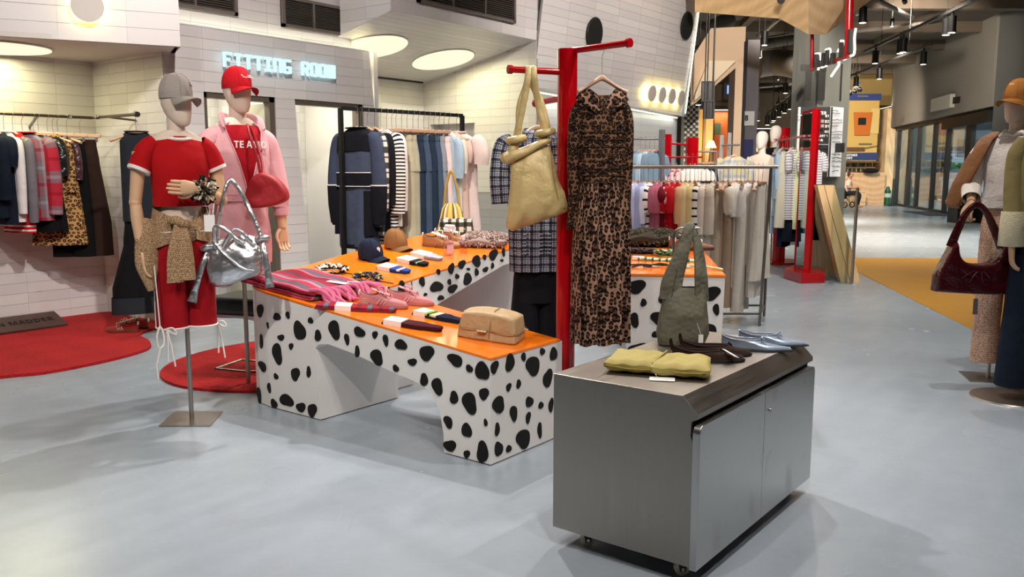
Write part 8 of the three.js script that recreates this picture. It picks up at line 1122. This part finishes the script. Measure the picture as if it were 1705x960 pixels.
// ---------------------------------------------------------------- mall ceiling: beams, ducts, pipes, tracks and lamps
{
  const beamM = mat('#5b4f42', 0.85);
  for (let i = 0; i < 8; i++) struct('ceiling_beam', bar(aisle(-8, 5.55, 15 + i * 3.6), aisle(18, 5.55, 15 + i * 3.6), 0.3, 0.3), beamM);
  for (let i = 0; i < 4; i++) struct('ceiling_joist', bar(aisle(1 + i * 4.5, 5.62, 12), aisle(3 + i * 5.5, 5.62, 46), 0.2, 0.16), beamM);
  const dct = mat('#4d4843', 0.6, { metalness: 0.2 });
  const duct = (l, pts, r, m = dct) => single('air_duct', [sweep(pts, r, 18, V(0, 1, 0), 24), ...[pts[0], pts[pts.length - 1]].map(q => rod(q, V(q.x, 5.7, q.z), 0.012, 6))], m, l, 'air duct');
  duct('big dark round air duct crossing the mall ceiling beyond the plywood canopy', [at(1262, 108, 22), at(1290, 104, 22), at(1326, 108, 21), at(1360, 122, 20)], 0.32); duct('thin grey duct running level across the mall ceiling', [at(1240, 78, 26), at(1345, 62, 26)], 0.14); duct('dark duct over the pale portal at the left', [at(1160, 60, 22), at(1212, 34, 24)], 0.22);
  for (const [l, a, b] of [['slanting grey ceiling pipe at the upper left of the mall', [1262, 62, 20], [1300, 28, 18]], ['long thin ceiling pipe above the far shop', [1260, 145, 30], [1338, 138, 30]], ['upper thin ceiling pipe near the concrete column', [1262, 66, 27], [1338, 52, 27]], ['ceiling pipe over the drinks kiosk', [1405, 54, 24], [1545, 38, 22]], ['ceiling pipe at the top right over the concrete wall', [1460, 0, 18], [1520, 30, 22]]]) single('ceiling_pipe', rod(at(...a), at(...b), 0.05), mat('#6f6a62', 0.5), l, 'pipe');
  const TR = mat('#3a3936', 0.5);
  const track = (l, a, b) => { const g = thing('lighting_track', l, 'lighting track', V(0, 0, 0)); const A = at(...a), B = at(...b); mesh('track_rail', bar(A, B, 0.06, 0.05), TR, g); for (const t of [0.2, 0.5, 0.8]) { const p = A.clone().lerp(B, t); mesh('suspension_wire', rod(p, V(p.x, 5.7, p.z), 0.006, 6), TR, g); } return [A, B]; };
  const down = (p, l, pw, tgt) => spotLamp(p, tgt || V(p.x, 0, p.z), pw * 0.5, 0.85, 0xfff0dc, l, null, 4, 1.7);
  const T1 = track('upper long lighting track beside the concrete wall at the right', [1440, 86, 20.5], [1628, -2, 14]); const T2 = track('lower lighting track in front of the concrete wall', [1404, 131, 26.5], [1551, 74, 19]);
  const T3 = track('short lighting track in front of the far shop', [1276, 188, 25], [1328, 152, 25]); const T4 = track('lighting track hanging in front of the poster', [1415, 143, 30], [1434, 136, 30]); const T5 = track('lighting track above the reflective pillar', [1262, 60, 21], [1312, 20, 17]);
  const on = (T, t, dy = 0.22) => { const p = T[0].clone().lerp(T[1], t); p.y -= dy; return p; };
  [[T1, 0.14, 'spotlight nearest the kiosk on the upper long track'], [T1, 0.41, 'left of the middle pair of spotlights on the upper long track'], [T1, 0.44, 'right of the middle pair of spotlights on the upper long track'], [T1, 0.8, 'left of the near pair of spotlights on the upper long track'], [T1, 0.84, 'right of the near pair of spotlights on the upper long track'], [T2, 0.2, 'spotlight at the far end of the lower track by the concrete wall'], [T2, 0.5, 'middle spotlight of the lower track by the concrete wall'], [T2, 0.94, 'spotlight at the near end of the lower track by the concrete wall']].forEach(([T, t, l], i) => down(on(T, t), l, [1, 3, 5, 7].includes(i) ? 90 : 0));
  [[T4, 0.0, 'left spotlight of the three in front of the poster'], [T4, 0.45, 'middle spotlight of the three in front of the poster'], [T4, 0.9, 'right spotlight of the three in front of the poster']].forEach(([T, t, l], i) => down(on(T, t), l, i === 2 ? 120 : 0, at(1436, 220, 35)));
  [[T3, 0.05, 'lowest spotlight of the row in front of the far shop'], [T3, 0.25, 'second spotlight of the row in front of the far shop'], [T3, 0.42, 'third spotlight of the row in front of the far shop'], [T3, 0.6, 'fourth spotlight of the row in front of the far shop'], [T3, 0.78, 'fifth spotlight of the row in front of the far shop'], [T3, 0.95, 'highest spotlight of the row in front of the far shop']].forEach(([T, t, l], i) => down(on(T, t), l, i % 3 === 1 ? 120 : 0));
  [[1263, 84, 18, 'black spotlight hanging beside the reflective pillar', 0], [1273, 63, 18, 'long black spotlight under the slanting pipe by the reflective pillar', 70], [1308, 146, 24, 'bright spotlight hanging from the level pipe before the far shop', 110], [1296, 176, 28, 'left of the two small bright spotlights over the far shop', 0], [1304, 178, 28, 'right of the two small bright spotlights over the far shop', 60], [1262, 193, 27, 'small spotlight low beside the reflective pillar', 0], [1287, 196, 29, 'small spotlight low over the far shop, left', 0], [1320, 195, 29, 'small spotlight low over the far shop, right', 60], [1163, 163, 19, 'bright spotlight beside the checkered pillar', 40], [1437, 24, 16, 'grey spotlight tucked beside the plywood canopy', 0]].forEach(([x, y, d, l, p]) => { const q = at(x, y, d), g = down(q, l, p); mesh('drop_rod', rod(V(0, 0.1, 0), V(0, 5.7 - q.y, 0), 0.01, 6), TR, g); });
  for (const [r, d, p, w] of [[3, 18, 90, 'before the pale portal'], [6, 20, 90, 'beyond the directory'], [8, 26, 110, 'over the middle of the mall'], [5, 31, 110, 'before the far shelves'], [10, 33, 110, 'before the kiosk'], [2, 24, 90, 'over the warm shop'], [7, 15, 70, 'over the far edge of the yellow floor'], [9, 21, 70, 'before the black bench']]) { const q = aisle(r, 4.9, d); if (q.x < 5) spotLamp(q, V(q.x, 0, q.z), p * 0.5, 1.0, 0xfff1e0, 'black spotlight high under the mall ceiling beams, ' + w, 'spotlights under the mall ceiling', 4, 1.2).add((() => { const r = new THREE.Mesh(rod(V(0, 0.1, 0), V(0, 0.8, 0), 0.01, 6), TR); r.name = 'drop_rod'; return r; })()); }
  [[4.6, 13.2, 4.3, 18.2, 3.2, 90, 'pale portal'], [5.2, 12.6, 5.9, 16, 2.2, 70, 'directory'], [9.5, 27, 13.8, 36, 2.6, 160, 'kiosk'], [8.6, 19.5, 15, 31, 3.6, 120, 'concrete wall']].forEach(([r, d, r2, d2, y2, p, l]) => spotLamp(aisle(r, 5.1, d), aisle(r2, y2, d2), p, 0.5, 0xfff1e0, 'black spotlight among the mall ceiling beams, turned towards the ' + l, null, 4, 1.2).add((() => { const q = new THREE.Mesh(rod(V(0, 0.1, 0), V(0, 0.6, 0), 0.01, 6), TR); q.name = 'drop_rod'; return q; })()));
  const cam = thing('ceiling_camera', 'white box on the ceiling beside the plywood canopy, by the red sign tube', 'camera', at(1433, 22, 17), YAW); mesh('housing', rbox(0.16, 0.08, 0.14, 0.02), mat('#c9c5bd', 0.5), cam); mesh('lens', new THREE.SphereGeometry(0.045, 14, 10).translate(0, -0.045, 0), BLACK, cam);
  const co = thing('conduit', 'grey conduit with junction boxes down the concrete wall above the entrance', 'conduit', V(0, 0, 0)); mesh('tube', rod(at(1507, 60, 36), at(1499, 140, 38), 0.05), mat('#6a655c', 0.6), co); mesh('junction_box', [slab(1503, 97, 1509, 105, 36.5, 0.15), slab(1499, 131, 1507, 139, 37, 0.15)], mat('#8c877c', 0.6), co);
}
renderer.render(scene, camera);
